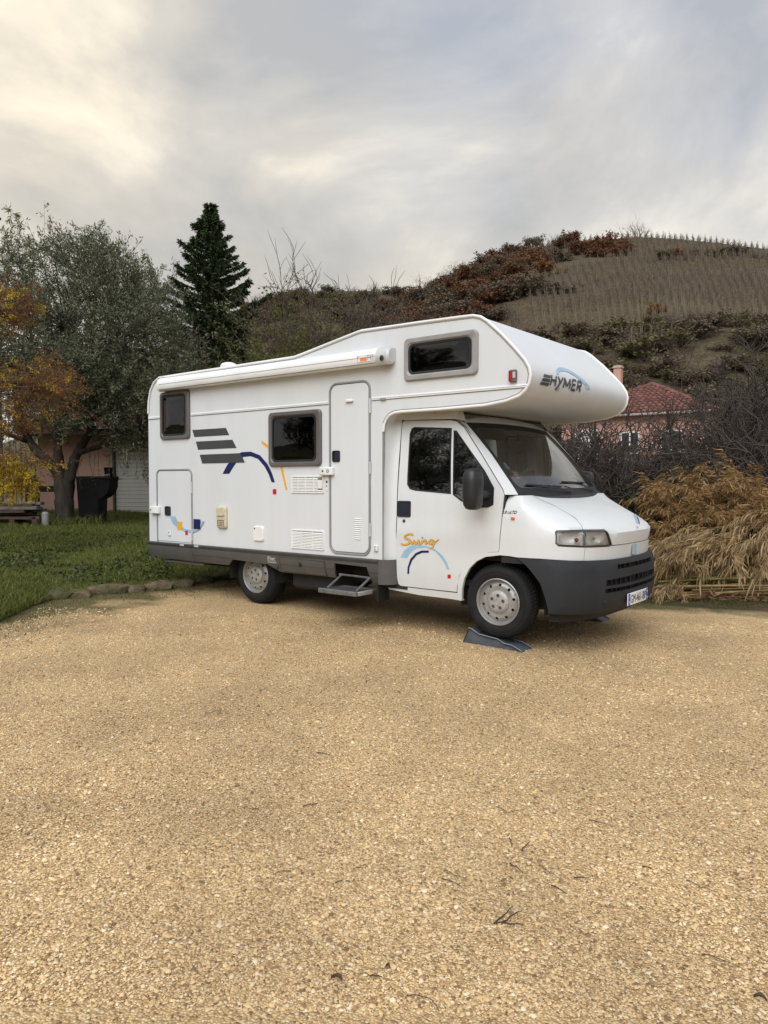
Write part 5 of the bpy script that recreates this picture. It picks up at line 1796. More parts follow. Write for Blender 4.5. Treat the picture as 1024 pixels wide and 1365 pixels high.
    bump = [(0.005, 0.752), (0.077, 0.690), (0.152, 0.611), (0.211, 0.549), (0.271, 0.416), (0.325, 0.285), (0.94, 0.275), (1.3, 0.267), (e, 0.264),
            (e, 0.446), (1.058, 0.448), (1.063, 0.489), (e, 0.483), (e, 0.506), (1.066, 0.509), (1.077, 0.564), (e, 0.572), (e, 0.642), (1.264, 0.645), (1.270, 0.688), (e, 0.686), (e, 0.729), (1.254, 0.732), (0.847, 0.740), (0.405, 0.751)]
    bv = panel(bump, bump_pt, 0.035, 0.05)
    bumper = part('front_bumper', join_vf(bv, mirror_vf(*bv)), 'bumper', sm=45)
    gv = panel([(1.0, 0.42), (e, 0.42), (e, 0.70), (1.0, 0.70)], lambda a, b, o: bump_pt(a, b, o - 0.06), 0.005, 0.06)
    part('intake', join_vf(gv, mirror_vf(*gv)), 'seam', bumper)
    for a in (1.12, 1.2, 1.28, 1.36, 1.44, 1.52):
        vv = panel([(a, 0.435), (a + 0.012, 0.435), (a + 0.012, 0.69), (a, 0.69)], lambda p_, b, o: bump_pt(p_, b, o - 0.035), 0.012, 0.0)
        part('intake_bar', vv, 'black', bumper)
        part('intake_bar', mirror_vf(*vv), 'black', bumper)
    rl = [bump_pt(a, 0.425, 0.003) for a in [1.0 + 0.04 * k for k in range(15)]]
    for a in (1.063,):
        c_ = bump_pt(a, 0.372, 0.0)
        part('tow_hole', [lathe([(0.0001, -0.003), (0.019, -0.003), (0.021, 0.004)], 16)[0], lathe([(0.0001, -0.003), (0.019, -0.003), (0.021, 0.004)], 16)[1]] and
             (lambda vf: ([(c_[0] - y * 0.9 + 0.0, c_[1] + x * 0.9, c_[2] + z) for x, y, z in vf[0]], vf[1]))(lathe([(0.0001, -0.006), (0.019, -0.006), (0.021, 0.004)], 16)), 'seam', bumper)
    py0, py1, pz0, pz1 = YC - 0.305, YC + 0.215, 0.303, 0.413

    def pl_fn(a, b, o):
        return (0.938 + o, a, b)
    pl = part('number_plate', box(0.928, 0.938, py0, py1, pz0, pz1, 0.002), 'plate_w', bumper)
    part('plate_band', panel(rrect(py0 + 0.002, pz0 + 0.002, py0 + 0.05, pz1 - 0.002, 0.002, 2), pl_fn, 0.001, 0.0, (), 0.001), 'plate_b', pl, 0)
    part('plate_band', panel(rrect(py1 - 0.05, pz0 + 0.002, py1 - 0.002, pz1 - 0.002, 0.002, 2), pl_fn, 0.001, 0.0, (), 0.001), 'plate_b', pl, 0)
    part('plate_text', text_vf('GM-461-BP', pl_fn, py0 + 0.062, pz0 + 0.018, py1 - 0.06, pz1 - 0.018, 0.0025, fat=0.0), 'black', pl, 0)
    part('plate_text', text_vf('F', pl_fn, py0 + 0.016, pz0 + 0.014, py0 + 0.036, pz0 + 0.040, 0.0025, fat=0.02), 'plate_w', pl, 0)
    part('plate_text', text_vf('69', pl_fn, py1 - 0.042, pz0 + 0.014, py1 - 0.012, pz0 + 0.038, 0.0025, fat=0.02), 'plate_w', pl, 0)
    part('plate_text', text_vf('*', pl_fn, py0 + 0.014, pz1 - 0.040, py0 + 0.038, pz1 - 0.014, 0.0025, fat=0.02), 'yellow', pl, 0)
    part('plate_text', text_vf('*', pl_fn, py1 - 0.040, pz1 - 0.044, py1 - 0.014, pz1 - 0.012, 0.0025, fat=0.02), 'plate_w', pl, 0)
    under = panel([(0.376, 0.20), (e, 0.20), (e, 0.30), (0.376, 0.30)], lambda a, b, o: bump_pt(a, b, o - 0.05), 0.01, 0.1)
    part('undertray', join_vf(under, mirror_vf(*under)), 'dark')

    # wipers
    for u0, v0, u1, v1 in ((-0.02, 0.025, -0.72, 0.085), (0.72, 0.03, 0.02, 0.13)):
        pth = [ws_fn(u0 + (u1 - u0) * t, v0 + (v1 - v0) * t, 0.022 + 0.02 * math.sin(t * 3)) for t in (0, 0.25, 0.5, 0.75, 1)]
        wp = part('wiper', tube(pth, [0.012, 0.010, 0.008, 0.007, 0.005], 6), 'black')
        bl = [ws_fn(u1 + (u0 - u1) * t, v1 + 0.03 - 0.02 * t, 0.012) for t in (-0.12, 0.2, 0.5, 0.8)]
        part('wiper_blade', tube(bl, 0.008, 5), 'black', wp)
    # stickers inside the screen
    def stick(name, u0, v0, u1, v1, mat, lift=-0.008):
        return part(name, panel(rrect(u0, v0, u1, v1, 0.01, 2), ws_fn, 0.001, 0.05, (), lift), mat, root, 0)
    sr = M('claret_sticker', (0.23, 0.03, 0.05), 0.5, var=0.1)
    MT['claret'] = sr
    stick('windscreen_sticker', -0.905, 0.33, -0.855, 0.42, 'blue')
    s25 = stick('windscreen_sticker', -0.875, 0.20, -0.775, 0.315, 'claret', -0.006)
    part('sticker_text', text_vf('25', lambda a, b, o: ws_fn(a, b, o - 0.006), -0.86, 0.245, -0.79, 0.295, 0.002, fat=0.03), 'plate_w', s25, 0)
    part('sticker_text', text_vf('2024', lambda a, b, o: ws_fn(a, b, o - 0.006), -0.855, 0.212, -0.80, 0.228, 0.002, fat=0.03), 'plate_w', s25, 0)
    s3 = stick('windscreen_sticker', -0.80, 0.10, -0.69, 0.195, 'letter')
    part('sticker_mark', panel([(-0.755, 0.165), (-0.735, 0.125), (-0.775, 0.125)], ws_fn, 0.001, 0.0, (), -0.005), 'claret', s3, 0)

    # ---------- cab interior ----------
    part('dashboard', loft([[(x, y, z) for x, z in ((0.10, 0.70), (0.20, 1.20), (0.02, 1.235), (-0.22, 1.20), (-0.30, 1.08), (-0.25, 0.70))] for y in (0.20, 0.6, 1.6, 2.07)], None, True, True), 'interior')
    sw = [(-0.42 + 0.10 * math.cos(a), 1.66 + 0.19 * math.sin(a), 1.14 + 0.17 * math.cos(a)) for a in [k * math.pi / 12 for k in range(25)]]
    stw = part('steering_wheel', tube(sw, 0.014, 6), 'black')
    part('column', tube([(-0.42, 1.66, 1.14), (-0.2, 1.66, 1.05)], 0.035, 8), 'black', stw)
    for y in (0.62, 1.66):
        st = part('seat', loft([rrect_xy for rrect_xy in [[(x, yy, z) for x, z in ((-0.48, 0.62), (-0.45, 0.80), (-0.92, 0.78), (-1.02, 1.42), (-1.10, 1.40), (-1.04, 0.62))] for yy in (y - 0.24, y - 0.2, y + 0.2, y + 0.24)]], None, True, True), 'seat')
        part('headrest', box(-1.10, -1.02, y - 0.12, y + 0.12, 1.46, 1.68, 0.03), 'seat', st)
        part('headrest_post', tube([(-1.06, y, 1.36), (-1.06, y, 1.5)], 0.012, 6), 'alu', st)
    part('seat_belt', tube([(-1.02, 0.26, 1.75), (-0.88, 0.34, 1.25), (-0.78, 0.40, 0.85)], 0.02, 4), 'frame')
    part('dark_cab_backing', box(-1.26, -1.225, 0.06, 2.21, 0.45, 2.09), 'interior', sm=0)  # near-black sheet across the open cab rear, painted as the dim living space
    part('cab_floor', box(-1.2, 0.1, 0.2, 2.07, 0.45, 0.5), 'interior', sm=0)
    part('headlining', box(-1.18, -0.46, 0.3, 1.97, 2.02, 2.06), 'cab_int', sm=0)
    part('sun_visor', box(-0.46, -0.42, 0.45, 1.0, 1.84, 1.99, 0.01), 'cab_int')
    part('inner_mirror', box(-0.30, -0.28, 1.02, 1.25, 1.83, 1.90, 0.008), 'black')

    # ---------- wheels ----------
    tyre, rim, cap, back, bolts = wheel_meshes()
    protos = None
    wells = lathe([(0.183, 0.036), (0.178, 0.10), (0.16, 0.12), (0.03, 0.12)], 48)
    for (x, y, flip, steer) in ((0.0, 0.135, 0, 0.0), (-3.2, 0.135, 0, 1.3), (0.0, 2.135, 1, 2.0), (-3.2, 2.135, 1, 0.4)):
        if protos is None:
            def pm(name, vf, sm=35):
                me = bpy.data.meshes.new(name)
                me.from_pydata(vf[0], [], vf[1])
                smooth(me, sm)
                return me
            protos = [(pm('tyre', tyre, 40), 'tyre'), (pm('rim', rim), 'steel'), (pm('hub_cap', cap), 'hub'), (pm('rim_well', wells), 'seam'), (pm('bolts', bolts), 'frame')]
            for me, m_ in protos:
                me.materials.append(MT[m_])
        ty = None
        for me, m_ in protos:
            nm = 'wheel' if me.name == 'tyre' else me.name
            o = bpy.data.objects.new(nm, me)
            COL.objects.link(o)
            if ty is None:
                ty = o
                o.parent = root
                o.location = Vector((x, y, 0.337)) - root.location
                o.rotation_euler = (0, steer, math.pi if flip else 0)
                if x == 0:
                    o.rotation_euler.z += math.radians(3)
            else:
                o.parent = ty
    return root


def build_ramps():
    prof = T_RAMP
    m = M('blue_grey_plastic', (0.072, 0.084, 0.104), 0.55, var=0.2, scale=12, bump=0.08, bscale=120)
    lipm = M('worn_plastic_edge', (0.15, 0.17, 0.19), 0.6, var=0.3, scale=30)
    for k, (y0, y1, lab) in enumerate(((0.125, 0.33, 'grey plastic levelling ramp under the near front wheel'), (1.95, 2.17, 'grey plastic levelling ramp under the far front wheel, mostly hidden by the bumper'))):
        base = [(-0.365, -0.080), (-0.298, 0.052)] + [(x, z - 0.004) for x, z in prof[2:]]
        side = base + [(0.30, -0.094), (0.30, -0.1)]
        side = [(-0.365, -0.079), (-0.300, 0.058), (-0.270, 0.050), (-0.19, 0.012), (-0.08, 0.000), (0.005, -0.008), (0.067, -0.040), (0.147, -0.046), (0.25, -0.088), (0.25, -0.098), (-0.365, -0.085)]
        V, F = loft([[(x, y, z) for x, z in side] for y in (y0 + 0.012, y0, y1, y1 - 0.012)], None, True, True)
        # lower rail standing proud along each edge
        r = mk('levelling_ramp', V, F, m, None, 30)
        tag(r, lab, 'ramp', 'levelling ramps')
        for yy in (y0 + 0.004, y1 - 0.004):
            pth = [(x, yy, z + 0.010) for x, z in side[1:9]]
            mk('ramp_lip', *tube(pth, 0.006, 5), lipm, r)
        for xx in (-0.22, -0.05, 0.10):
            mk('ramp_rib', *box(xx - 0.01, xx + 0.01, y0 + 0.015, y1 - 0.015, -0.09, lerp_tab(xx, [(a, b) for a, b in side[1:9]]) + 0.006), m, r, 0)


build_motorhome()
build_ramps()
# ============================ vegetation ============================
class Wood:
    """collects tapering limbs and turns them into one mesh"""
    def __init__(self):
        self.V, self.Q, self.n = [], [], 0
        self.rmin = 0.0

    def limb(self, pts, rad, k=4):
        P = np.asarray(pts, float)
        n = len(P)
        T = np.gradient(P, axis=0)
        T /= np.linalg.norm(T, axis=1, keepdims=True) + 1e-9
        ref = np.array([0.31, 0.92, 0.23]) if abs(T[0, 2]) > 0.6 else np.array([0.1, 0.15, 0.98])
        A = np.cross(T, ref)
        A /= np.linalg.norm(A, axis=1, keepdims=True) + 1e-9
        B = np.cross(T, A)
        R = np.asarray(rad, float)
        if R.ndim == 0:
            R = np.full(n, float(R))
        th = 2 * np.pi * np.arange(k) / k
        ring = P[:, None, :] + R[:, None, None] * (np.cos(th)[None, :, None] * A[:, None, :] + np.sin(th)[None, :, None] * B[:, None, :])
        self.V.append(ring.reshape(-1, 3))
        i = np.arange(n - 1)[:, None] * k
        j = np.arange(k)[None, :]
        j2 = (j + 1) % k
        self.Q.append((np.stack([i + j, i + j2, i + k + j2, i + k + j], -1).reshape(-1, 4)) + self.n)
        self.n += n * k

    def mesh(self, name):
        return np_mesh(name, np.concatenate(self.V), [np.concatenate(self.Q)])


def grow(out, p, d, length, r, lev, maxlev, rng, wobble=0.22, lift=0.05, kids=(3, 5), ratio=0.62, spread=(0.45, 0.95), tips=None, k0=6, seg=5, taper=0.42):
    pts = [p.copy()]
    n = seg if lev < 2 else 3
    dirs = []
    for i in range(n):
        d = d + Vector((rng.gauss(0, wobble), rng.gauss(0, wobble), rng.gauss(0, wobble) + lift))
        d.normalize()
        p = p + d * (length / n)
        pts.append(p.copy())
        dirs.append(d.copy())
    rad = [max(out.rmin, r * (1 - (1 - taper) * i / n)) for i in range(n + 1)]
    if lev == maxlev:
        rad[-1] = rad[-1] * 0.4
    out.limb([tuple(q) for q in pts], rad, max(3, k0 - lev))
    if tips is not None and lev >= maxlev - 1:
        tips.append((pts, dirs))
    if lev < maxlev:
        nk = rng.randint(*kids)
        for c in range(nk):
            t = 0.30 + 0.70 * (c + rng.random() * 0.8) / nk if lev else 0.45 + 0.55 * (c + rng.random() * 0.6) / nk
            t = min(t, 1.0)
            i = min(n, max(1, int(round(t * n))))
            dd = dirs[i - 1]
            ax = dd.cross(Vector((rng.gauss(0, 1), rng.gauss(0, 1), rng.gauss(0, 1))))
            if ax.length < 1e-4:
                continue
            ax.normalize()
            nd = Matrix.Rotation(rng.uniform(*spread), 3, ax) @ dd
            grow(out, pts[i], nd, length * ratio * rng.uniform(0.7, 1.2), rad[i] * 0.72, lev + 1, maxlev, rng, wobble, lift, kids, ratio, spread, tips, k0, seg, taper)


def leaf_arrays(P, D, L, W, rnd, bend=0.0, two=False):
    """pointed leaf blades: P base points, D unit directions"""
    n = len(P)
    S = np.cross(D, rnd.normal(size=(n, 3)))
    S /= np.linalg.norm(S, axis=1, keepdims=True) + 1e-9
    L = np.broadcast_to(np.asarray(L, float), (n,))[:, None]
    W = np.broadcast_to(np.asarray(W, float), (n,))[:, None]
    if not two:
        a = P
        m = P + D * L * 0.5
        t = P + D * L
        t = t + np.array([0, 0, -1.0]) * L * bend
        V = np.stack([a, m + S * W / 2, t, m - S * W / 2], 1).reshape(-1, 3)
        F = np.arange(4 * n).reshape(-1, 4)
        return V, F
    m1 = P + D * L * 0.33 + np.array([0, 0, -1.0]) * L * bend * 0.12
    m2 = P + D * L * 0.70 + np.array([0, 0, -1.0]) * L * bend * 0.5
    t = P + D * L + np.array([0, 0, -1.0]) * L * bend
    V = np.stack([P, m1 + S * W / 2, m2 + S * W * 0.42, t, m2 - S * W * 0.42, m1 - S * W / 2], 1).reshape(-1, 3)
    b = np.arange(n)[:, None] * 6
    F = np.concatenate([b + np.array([0, 1, 2, 5]), b + np.array([5, 2, 3, 4])])
    return V, F


def unit(a):
    return a / (np.linalg.norm(a, axis=1, keepdims=True) + 1e-9)


def leaves_on(tips, per, L, W, rnd, droop=0.0, up=0.0, out=0.5, jitter=0.03):
    """leaves spread along twigs"""
    P, D = [], []
    for pts, dirs in tips:
        A = np.array([tuple(q) for q in pts])
        n = len(A) - 1
        t = rnd.random(per) * n
        i = np.minimum(t.astype(int), n - 1)
        f = (t - i)[:, None]
        P.append(A[i] * (1 - f) + A[i + 1] * f + rnd.normal(size=(per, 3)) * jitter)
        dd = A[i + 1] - A[i]
        D.append(dd / (np.linalg.norm(dd, axis=1, keepdims=True) + 1e-9))
    P, D = np.concatenate(P), np.concatenate(D)
    D = unit(D * (1 - out) + rnd.normal(size=D.shape) * out + np.array([0, 0, up - droop]))
    n = len(P)
    return leaf_arrays(P, D, L * (0.7 + 0.6 * rnd.random(n)), W * (0.7 + 0.6 * rnd.random(n)), rnd)


BARK = {}


def bark():
    BARK['olive'] = M('olive_bark', (0.050, 0.040, 0.030), 0.95, var=0.45, scale=9, bump=0.8, bscale=25, stretch=(1, 1, 0.3))
    BARK['dark'] = M('dark_twigs', (0.062, 0.048, 0.038), 0.9, var=0.4, scale=8)
    BARK['brown'] = M('brown_twigs', (0.105, 0.082, 0.060), 0.9, var=0.35, scale=8)
    BARK['grey'] = M('grey_twigs', (0.13, 0.108, 0.086), 0.9, var=0.35, scale=8)
    BARK['cane'] = M('dry_cane', (0.30, 0.205, 0.085), 0.6, var=0.35, scale=7)
    BARK['cane_green'] = M('green_cane', (0.135, 0.135, 0.032), 0.5, var=0.35, scale=5)


def obj_from(me, name, mat, parent=None, loc=None):
    return new_obj(name, me, mat, parent, loc)


def build_olive():
    rng = random.Random(21)
    rnd = np.random.default_rng(21)
    A = 17.6
    bx_, by = spot(lx(86), A)
    bz = lawn_z(bx_, by) - 0.05
    root = empty('olive_tree', (bx_, by, bz), 'large grey green olive tree with forked dark trunk on the lawn', 'tree')

    def at(px, py, dep=0.0):
        x, y = spot(lx(px), A + dep)
        return Vector((x, y, 1.42 + (642 - py) / 1000 * (A + dep)))
    w = Wood()

    def limb(pts, r0, r1, k=9):
        P = [Vector(p) for p in pts]
        # smooth the path
        Q = []
        for i in range(len(P) - 1):
            for t in (0, 0.33, 0.66):
                p0, p1, p2, p3 = P[max(0, i - 1)], P[i], P[i + 1], P[min(len(P) - 1, i + 2)]
                Q.append(0.5 * ((2 * p1) + (p2 - p0) * t + (2 * p0 - 5 * p1 + 4 * p2 - p3) * t * t + (3 * p1 - p0 - 3 * p2 + p3) * t ** 3))
        Q.append(P[-1])
        n = len(Q)
        w.limb([tuple(q) for q in Q], [(r0 + (r1 - r0) * i / (n - 1)) * (1 + 0.08 * math.sin(i * 2.1)) for i in range(n)], k)
        return Q
    base = at(87, 692)
    base.z = bz - 0.1
    limb([base, at(86, 675), at(84, 655), at(82, 636)], 0.24, 0.17, 12)
    limb([at(88, 680), at(90, 655), at(93, 637, -0.1)], 0.17, 0.14, 10)
    nodes = []
    L1 = limb([at(82, 640), at(70, 620), at(52, 603), at(40, 585), at(30, 560, -0.3), at(22, 520, -0.5)], 0.13, 0.06)
    L2 = limb([at(82, 640), at(80, 615), at(78, 595), at(80, 560, 0.3), at(84, 500, 0.5), at(90, 440, 0.4)], 0.13, 0.05)
    L3 = limb([at(92, 640), at(99, 618), at(105, 602), at(122, 575, -0.2), at(140, 530, -0.4), at(150, 470, -0.5)], 0.14, 0.05)
    L4 = limb([at(104, 604), at(125, 598, -0.3), at(150, 590, -0.6), at(180, 578, -0.8), at(205, 570, -0.9)], 0.07, 0.03)
    L5 = limb([at(38, 588), at(15, 580, -0.5), at(-10, 570, -0.8), at(-40, 560, -1)], 0.06, 0.03)
    L6 = limb([at(80, 570, 0.3), at(110, 530, 0.9), at(125, 480, 1.2), at(130, 430, 1.2)], 0.07, 0.03)
    L7 = limb([at(78, 590), at(60, 550, 0.8), at(50, 500, 1.2), at(45, 440, 1.3)], 0.07, 0.03)
    for Lm in (L1, L2, L3, L4, L5, L6, L7):
        nodes += Lm[4:]
    # leaf clumps filling the crown
    cen = at(108, 475)
    clumps = []
    while len(clumps) < 255:
        v = np.array([rng.gauss(0, 1) for _ in range(3)])
        v /= np.linalg.norm(v)
        rr = rng.random() ** 0.42
        px = 110 + v[0] * rr * 150
        py = 482 - v[2] * rr * (146 if v[2] > 0 else 118)
        dep = v[1] * rr * 2.3
        if py > 560 and 40 < px < 150:
            continue
        if px > 225 and py < 400:
            continue
        clumps.append(at(px, py, dep))
    for px, py, dep in ((60, 345, 0), (90, 338, 0.5), (120, 336, 0), (150, 345, 0.2), (30, 355, 0), (175, 375, 0), (205, 410, 0), (15, 365, 0), (0, 380, 0), (225, 440, 0), (238, 480, 0), (246, 540, 0), (200, 600, -0.6), (185, 590, -0.8), (215, 585, -0.5), (232, 560, -0.4), (240, 520, 0), (170, 575, -0.4)):
        clumps.append(at(px, py, dep))
    tips = []
    for c in clumps:
        nd = min(nodes, key=lambda q: (q - c).length + 0.4 * max(0, q.z - c.z))
        mid = (nd + c) / 2 + Vector((rng.gauss(0, 0.12), rng.gauss(0, 0.12), rng.gauss(0.05, 0.1)))
        w.limb([tuple(nd), tuple((nd + mid) / 2 + Vector((0, 0, 0.03))), tuple(mid), tuple((mid + c) / 2), tuple(c)], [0.028, 0.022, 0.016, 0.011, 0.008], 4)
        outd = (c - cen)
        for k in range(13):
            d = Vector((rng.gauss(0, 0.6), rng.gauss(0, 0.6), rng.gauss(0.35, 0.5))) + outd.normalized() * 0.5
            d.normalize()
            p = c + Vector((rng.gauss(0, 0.16), rng.gauss(0, 0.16), rng.gauss(0, 0.16)))
            ln = rng.uniform(0.3, 0.75)
            q1 = p + d * ln * 0.5
            q2 = q1 + (d + Vector((0, 0, rng.uniform(-0.5, 0.35)))).normalized() * ln * 0.5
            w.limb([tuple(p), tuple(q1), tuple(q2)], [0.006, 0.005, 0.003], 3)
            tips.append(([p, q1, q2], [d, d]))
    # thin hanging sprays below the crown on the right
    for px, py in ((187, 603), (192, 608), (120, 600), (128, 606), (133, 598), (112, 608), (178, 598), (160, 596), (148, 600), (20, 600), (14, 590)):
        p = at(px, py, -0.7 + rng.uniform(-0.2, 0.2))
        q1 = p + Vector((rng.gauss(0, 0.06), rng.gauss(0, 0.06), -0.35))
        q2 = q1 + Vector((rng.gauss(0, 0.1), rng.gauss(0, 0.1), -0.32))
        w.limb([tuple(p), tuple(q1), tuple(q2)], [0.006, 0.004, 0.003], 3)
        tips.append(([p, q1, q2], [Vector((0, 0, -1))] * 2))
    obj_from(w.mesh('trunk'), 'trunk', BARK['olive'], root)
    V, F = leaves_on(tips[:-11], 31, 0.088, 0.023, rnd, up=0.15, out=0.55)
    V2, F2 = leaves_on(tips[-11:], 16, 0.075, 0.016, rnd, droop=0.2, out=0.55, jitter=0.01)
    mat = M_leaf('olive_leaves', [(0.066, 0.079, 0.036), (0.105, 0.118, 0.058), (0.152, 0.163, 0.094), (0.22, 0.225, 0.155)], 0.5, 0.22)
    obj_from(np_mesh('crown', np.concatenate([V, V2]), [np.concatenate([F, F2 + len(V)])]), 'crown', mat, root)
    return root


def build_second_olive(src):
    r = src.copy()
    COL.objects.link(r)
    r.location = (-9.6, -11.0, lawn_z(-9.6, -11.0) - 0.05)
    r.rotation_euler = (0, 0, 1.9)
    tag(r, 'second olive tree outside the picture, seen only mirrored in the cab windows', 'tree')
    for ch in src.children:
        c = ch.copy()
        COL.objects.link(c)
        c.parent = r


def build_rusty_tree():
    """autumn tree whose boughs reach in from the left edge, with hanging yellow tassels"""
    rng = random.Random(5)
    rnd = np.random.default_rng(5)
    A = 12.0
    bx_, by = spot(lx(-95), A)
    bz = lawn_z(bx_, by)
    root = empty('autumn_tree', (bx_, by, bz), 'autumn tree with rust and bright yellow leaves reaching in at the left edge', 'tree')

    def at(px, py, dep=0.0):
        x, y = spot(lx(px), A + dep)
        return Vector((x, y, 1.42 + (642 - py) / 1000 * (A + dep)))
    w = Wood()
    w.limb([(bx_, by, bz - 0.1), tuple(at(-92, 640)), tuple(at(-85, 560)), tuple(at(-80, 480)), tuple(at(-75, 400))], [0.12, 0.10, 0.085, 0.06, 0.035], 8)
    rust, yel = [], []

    def bough(p0, p1, r):
        m = (p0 + p1) / 2 + Vector((0, 0, 0.12))
        w.limb([tuple(p0), tuple((p0 + m) / 2 + Vector((0, 0, 0.05))), tuple(m), tuple(p1)], [r, r * 0.8, r * 0.6, r * 0.3], 5)
    groups = [((-78, 440), [(-20, 400, 26, 22), (8, 405, 26, 20), (25, 402, 20, 16), (-5, 430, 24, 18), (14, 425, 20, 12)], 'rust', 48),
              ((-85, 540), [(-15, 505, 30, 24), (15, 508, 30, 22), (45, 500, 28, 20), (66, 503, 22, 22), (80, 515, 14, 20), (30, 530, 30, 24), (0, 545, 28, 24), (60, 528, 26, 20), (20, 555, 26, 16), (-20, 565, 24, 18)], 'rust', 46),
              ((-90, 600), [(20, 612, 30, 12), (45, 618, 20, 14), (0, 610, 22, 12), (30, 635, 20, 12)], 'rust', 26)]
    for (sx, sy), cl, kind, per in groups:
        s = at(sx, sy)
        for (px, py, rx, ry) in cl:
            c = at(px, py, rng.uniform(-0.3, 0.3))
            bough(s, c, 0.02)
            for k in range(per):
                p = c + RGT * rng.gauss(0, rx * 0.0068) + FWD * rng.gauss(0, 0.25) + Vector((0, 0, rng.gauss(0, ry * 0.0068)))
                d = (p - s).normalized() + Vector((rng.gauss(0, 0.4), rng.gauss(0, 0.4), rng.gauss(-0.15, 0.4)))
                d.normalize()
                q = p + d * rng.uniform(0.10, 0.20)
                q2 = q + (d + Vector((0, 0, -0.6))).normalized() * 0.10
                w.limb([tuple(p), tuple(q), tuple(q2)], [0.004, 0.003, 0.002], 3)
                (yel if rng.random() < (0.07 if px > 0 else 0.2) else rust).append(([p, q, q2], None))
    # yellow tassels
    tassels = [(-15, 612), (-5, 620), (4, 612), (9, 616), (14, 622), (0, 640), (22, 630), (30, 622), (34, 626), (44, 642), (50, 646), (38, 618), (-20, 640), (8, 636), (16, 642), (27, 632), (3, 605), (20, 606)]
    for px, py in tassels:
        for r in range(3):
            p = at(px + rng.gauss(0, 3), py + rng.gauss(0, 4), rng.uniform(-0.3, 0.3))
            ln = rng.uniform(0.18, 0.42)
            q = p + Vector((rng.gauss(0, 0.03), rng.gauss(0, 0.03), -ln * 0.5))
            q2 = q + Vector((rng.gauss(0, 0.04), rng.gauss(0, 0.04), -ln * 0.5))
            w.limb([tuple(p), tuple(q), tuple(q2)], [0.004, 0.003, 0.002], 3)
            yel.append(([p, q, q2], None))
            yel.append(([p, q, q2], None))
    obj_from(w.mesh('trunk'), 'trunk', BARK['brown'], root)
    V, F = leaves_on(rust, 26, 0.036, 0.013, rnd, droop=0.2, out=0.6, jitter=0.02)
    obj_from(np_mesh('crown', V, [F]), 'crown', M_leaf('rust_leaves', [(0.10, 0.040, 0.014), (0.20, 0.078, 0.018), (0.30, 0.125, 0.024), (0.17, 0.075, 0.026)], 0.6, 0.25), root)
    V, F = leaves_on(yel, 32, 0.046, 0.020, rnd, droop=0.3, out=0.55, jitter=0.018)
    tag(obj_from(np_mesh('yellow_leaves', V, [F]), 'yellow_leaves', M_leaf('yellow_leaves', [(0.33, 0.21, 0.015), (0.52, 0.36, 0.02), (0.60, 0.46, 0.03), (0.30, 0.15, 0.015)], 0.6, 0.3), root), 'bright yellow hanging leaves')


def build_spruce():
    rng = random.Random(9)
    rnd = np.random.default_rng(9)
    A = 30.0
    x, y = spot(lx(284), A)
    bz = hill_z(x, y)
    H = 1.42 + 0.366 * A - bz
    root = empty('spruce_tree', (x, y, bz), 'tall dark green spruce rising behind the motorhome roof', 'tree')
    w = Wood()
    w.limb([(x, y, bz - 0.2), (x + 0.05, y, bz + H * 0.5), (x, y, bz + H)], [0.22, 0.12, 0.015], 7)
    P, D = [], []
    z = 1.5
    while z < H - 0.15:
        t = z / H
        R = lerp_tab(H - z, [(0, 0.03), (0.45, 0.16), (1.05, 0.38), (1.65, 0.70), (2.25, 0.92), (2.85, 0.98), (3.45, 1.28), (4.05, 1.48), (5.0, 1.55), (6.5, 1.75), (12, 2.2)])
        nb = rng.randint(5, 7) if t < 0.93 else 5
        ph = rng.random() * 6.28
        for b in range(nb):
            a = ph + 2 * math.pi * b / nb + rng.gauss(0, 0.2)
            ln = R * rng.choice((0.65, 0.8, 0.95, 1.05, 1.22)) * rng.uniform(0.88, 1.10)
            if 3.2 < H - z < 4.6 and abs(math.atan2(math.sin(a - YAW), math.cos(a - YAW))) < 0.7:
                ln *= 1.25
            d = Vector((math.cos(a), math.sin(a), 0))
            p0 = Vector((x, y, bz + z))
            pts = []
            for s in (0, 0.3, 0.6, 0.85, 1.0):
                pts.append(p0 + d * ln * s + Vector((0, 0, (0.25 - 0.5 * (1 - t)) * ln * s + 0.28 * ln * s * s)))
            w.limb([tuple(q) for q in pts], [0.035, 0.028, 0.018, 0.01, 0.005], 4)
            k = int(34 + 95 * ln)
            for j in range(k):
                s = rng.random() ** 0.7
                i = min(3, int(s * 4))
                q = pts[i] + (pts[i + 1] - pts[i]) * (s * 4 - i)
                side = Vector((-d.y, d.x, 0)) * rng.choice((-1, 1))
                dd = (d * 0.75 + side * rng.uniform(0.3, 1.0) + Vector((0, 0, rng.uniform(-0.55, 0.15)))).normalized()
                lnn = rng.uniform(0.14, 0.36) * (1 - 0.5 * s)
                m = 3
                for e in range(m):
                    P.append(tuple(q + dd * lnn * e / m))
                    D.append(tuple((dd + Vector((rng.gauss(0, 0.35), rng.gauss(0, 0.35), rng.gauss(-0.05, 0.35)))).normalized()))
        z += rng.uniform(0.15, 0.25)
    obj_from(w.mesh('trunk'), 'trunk', BARK['dark'], root)
    P, D = np.array(P), np.array(D)
    V, F = leaf_arrays(P, D, 0.145 * (0.7 + 0.6 * rnd.random(len(P))), 0.042, rnd)
    obj_from(np_mesh('crown', V, [F]), 'crown', M_leaf('spruce_needles', [(0.022, 0.038, 0.013), (0.042, 0.066, 0.022), (0.075, 0.102, 0.036)], 0.6, 0.05), root)


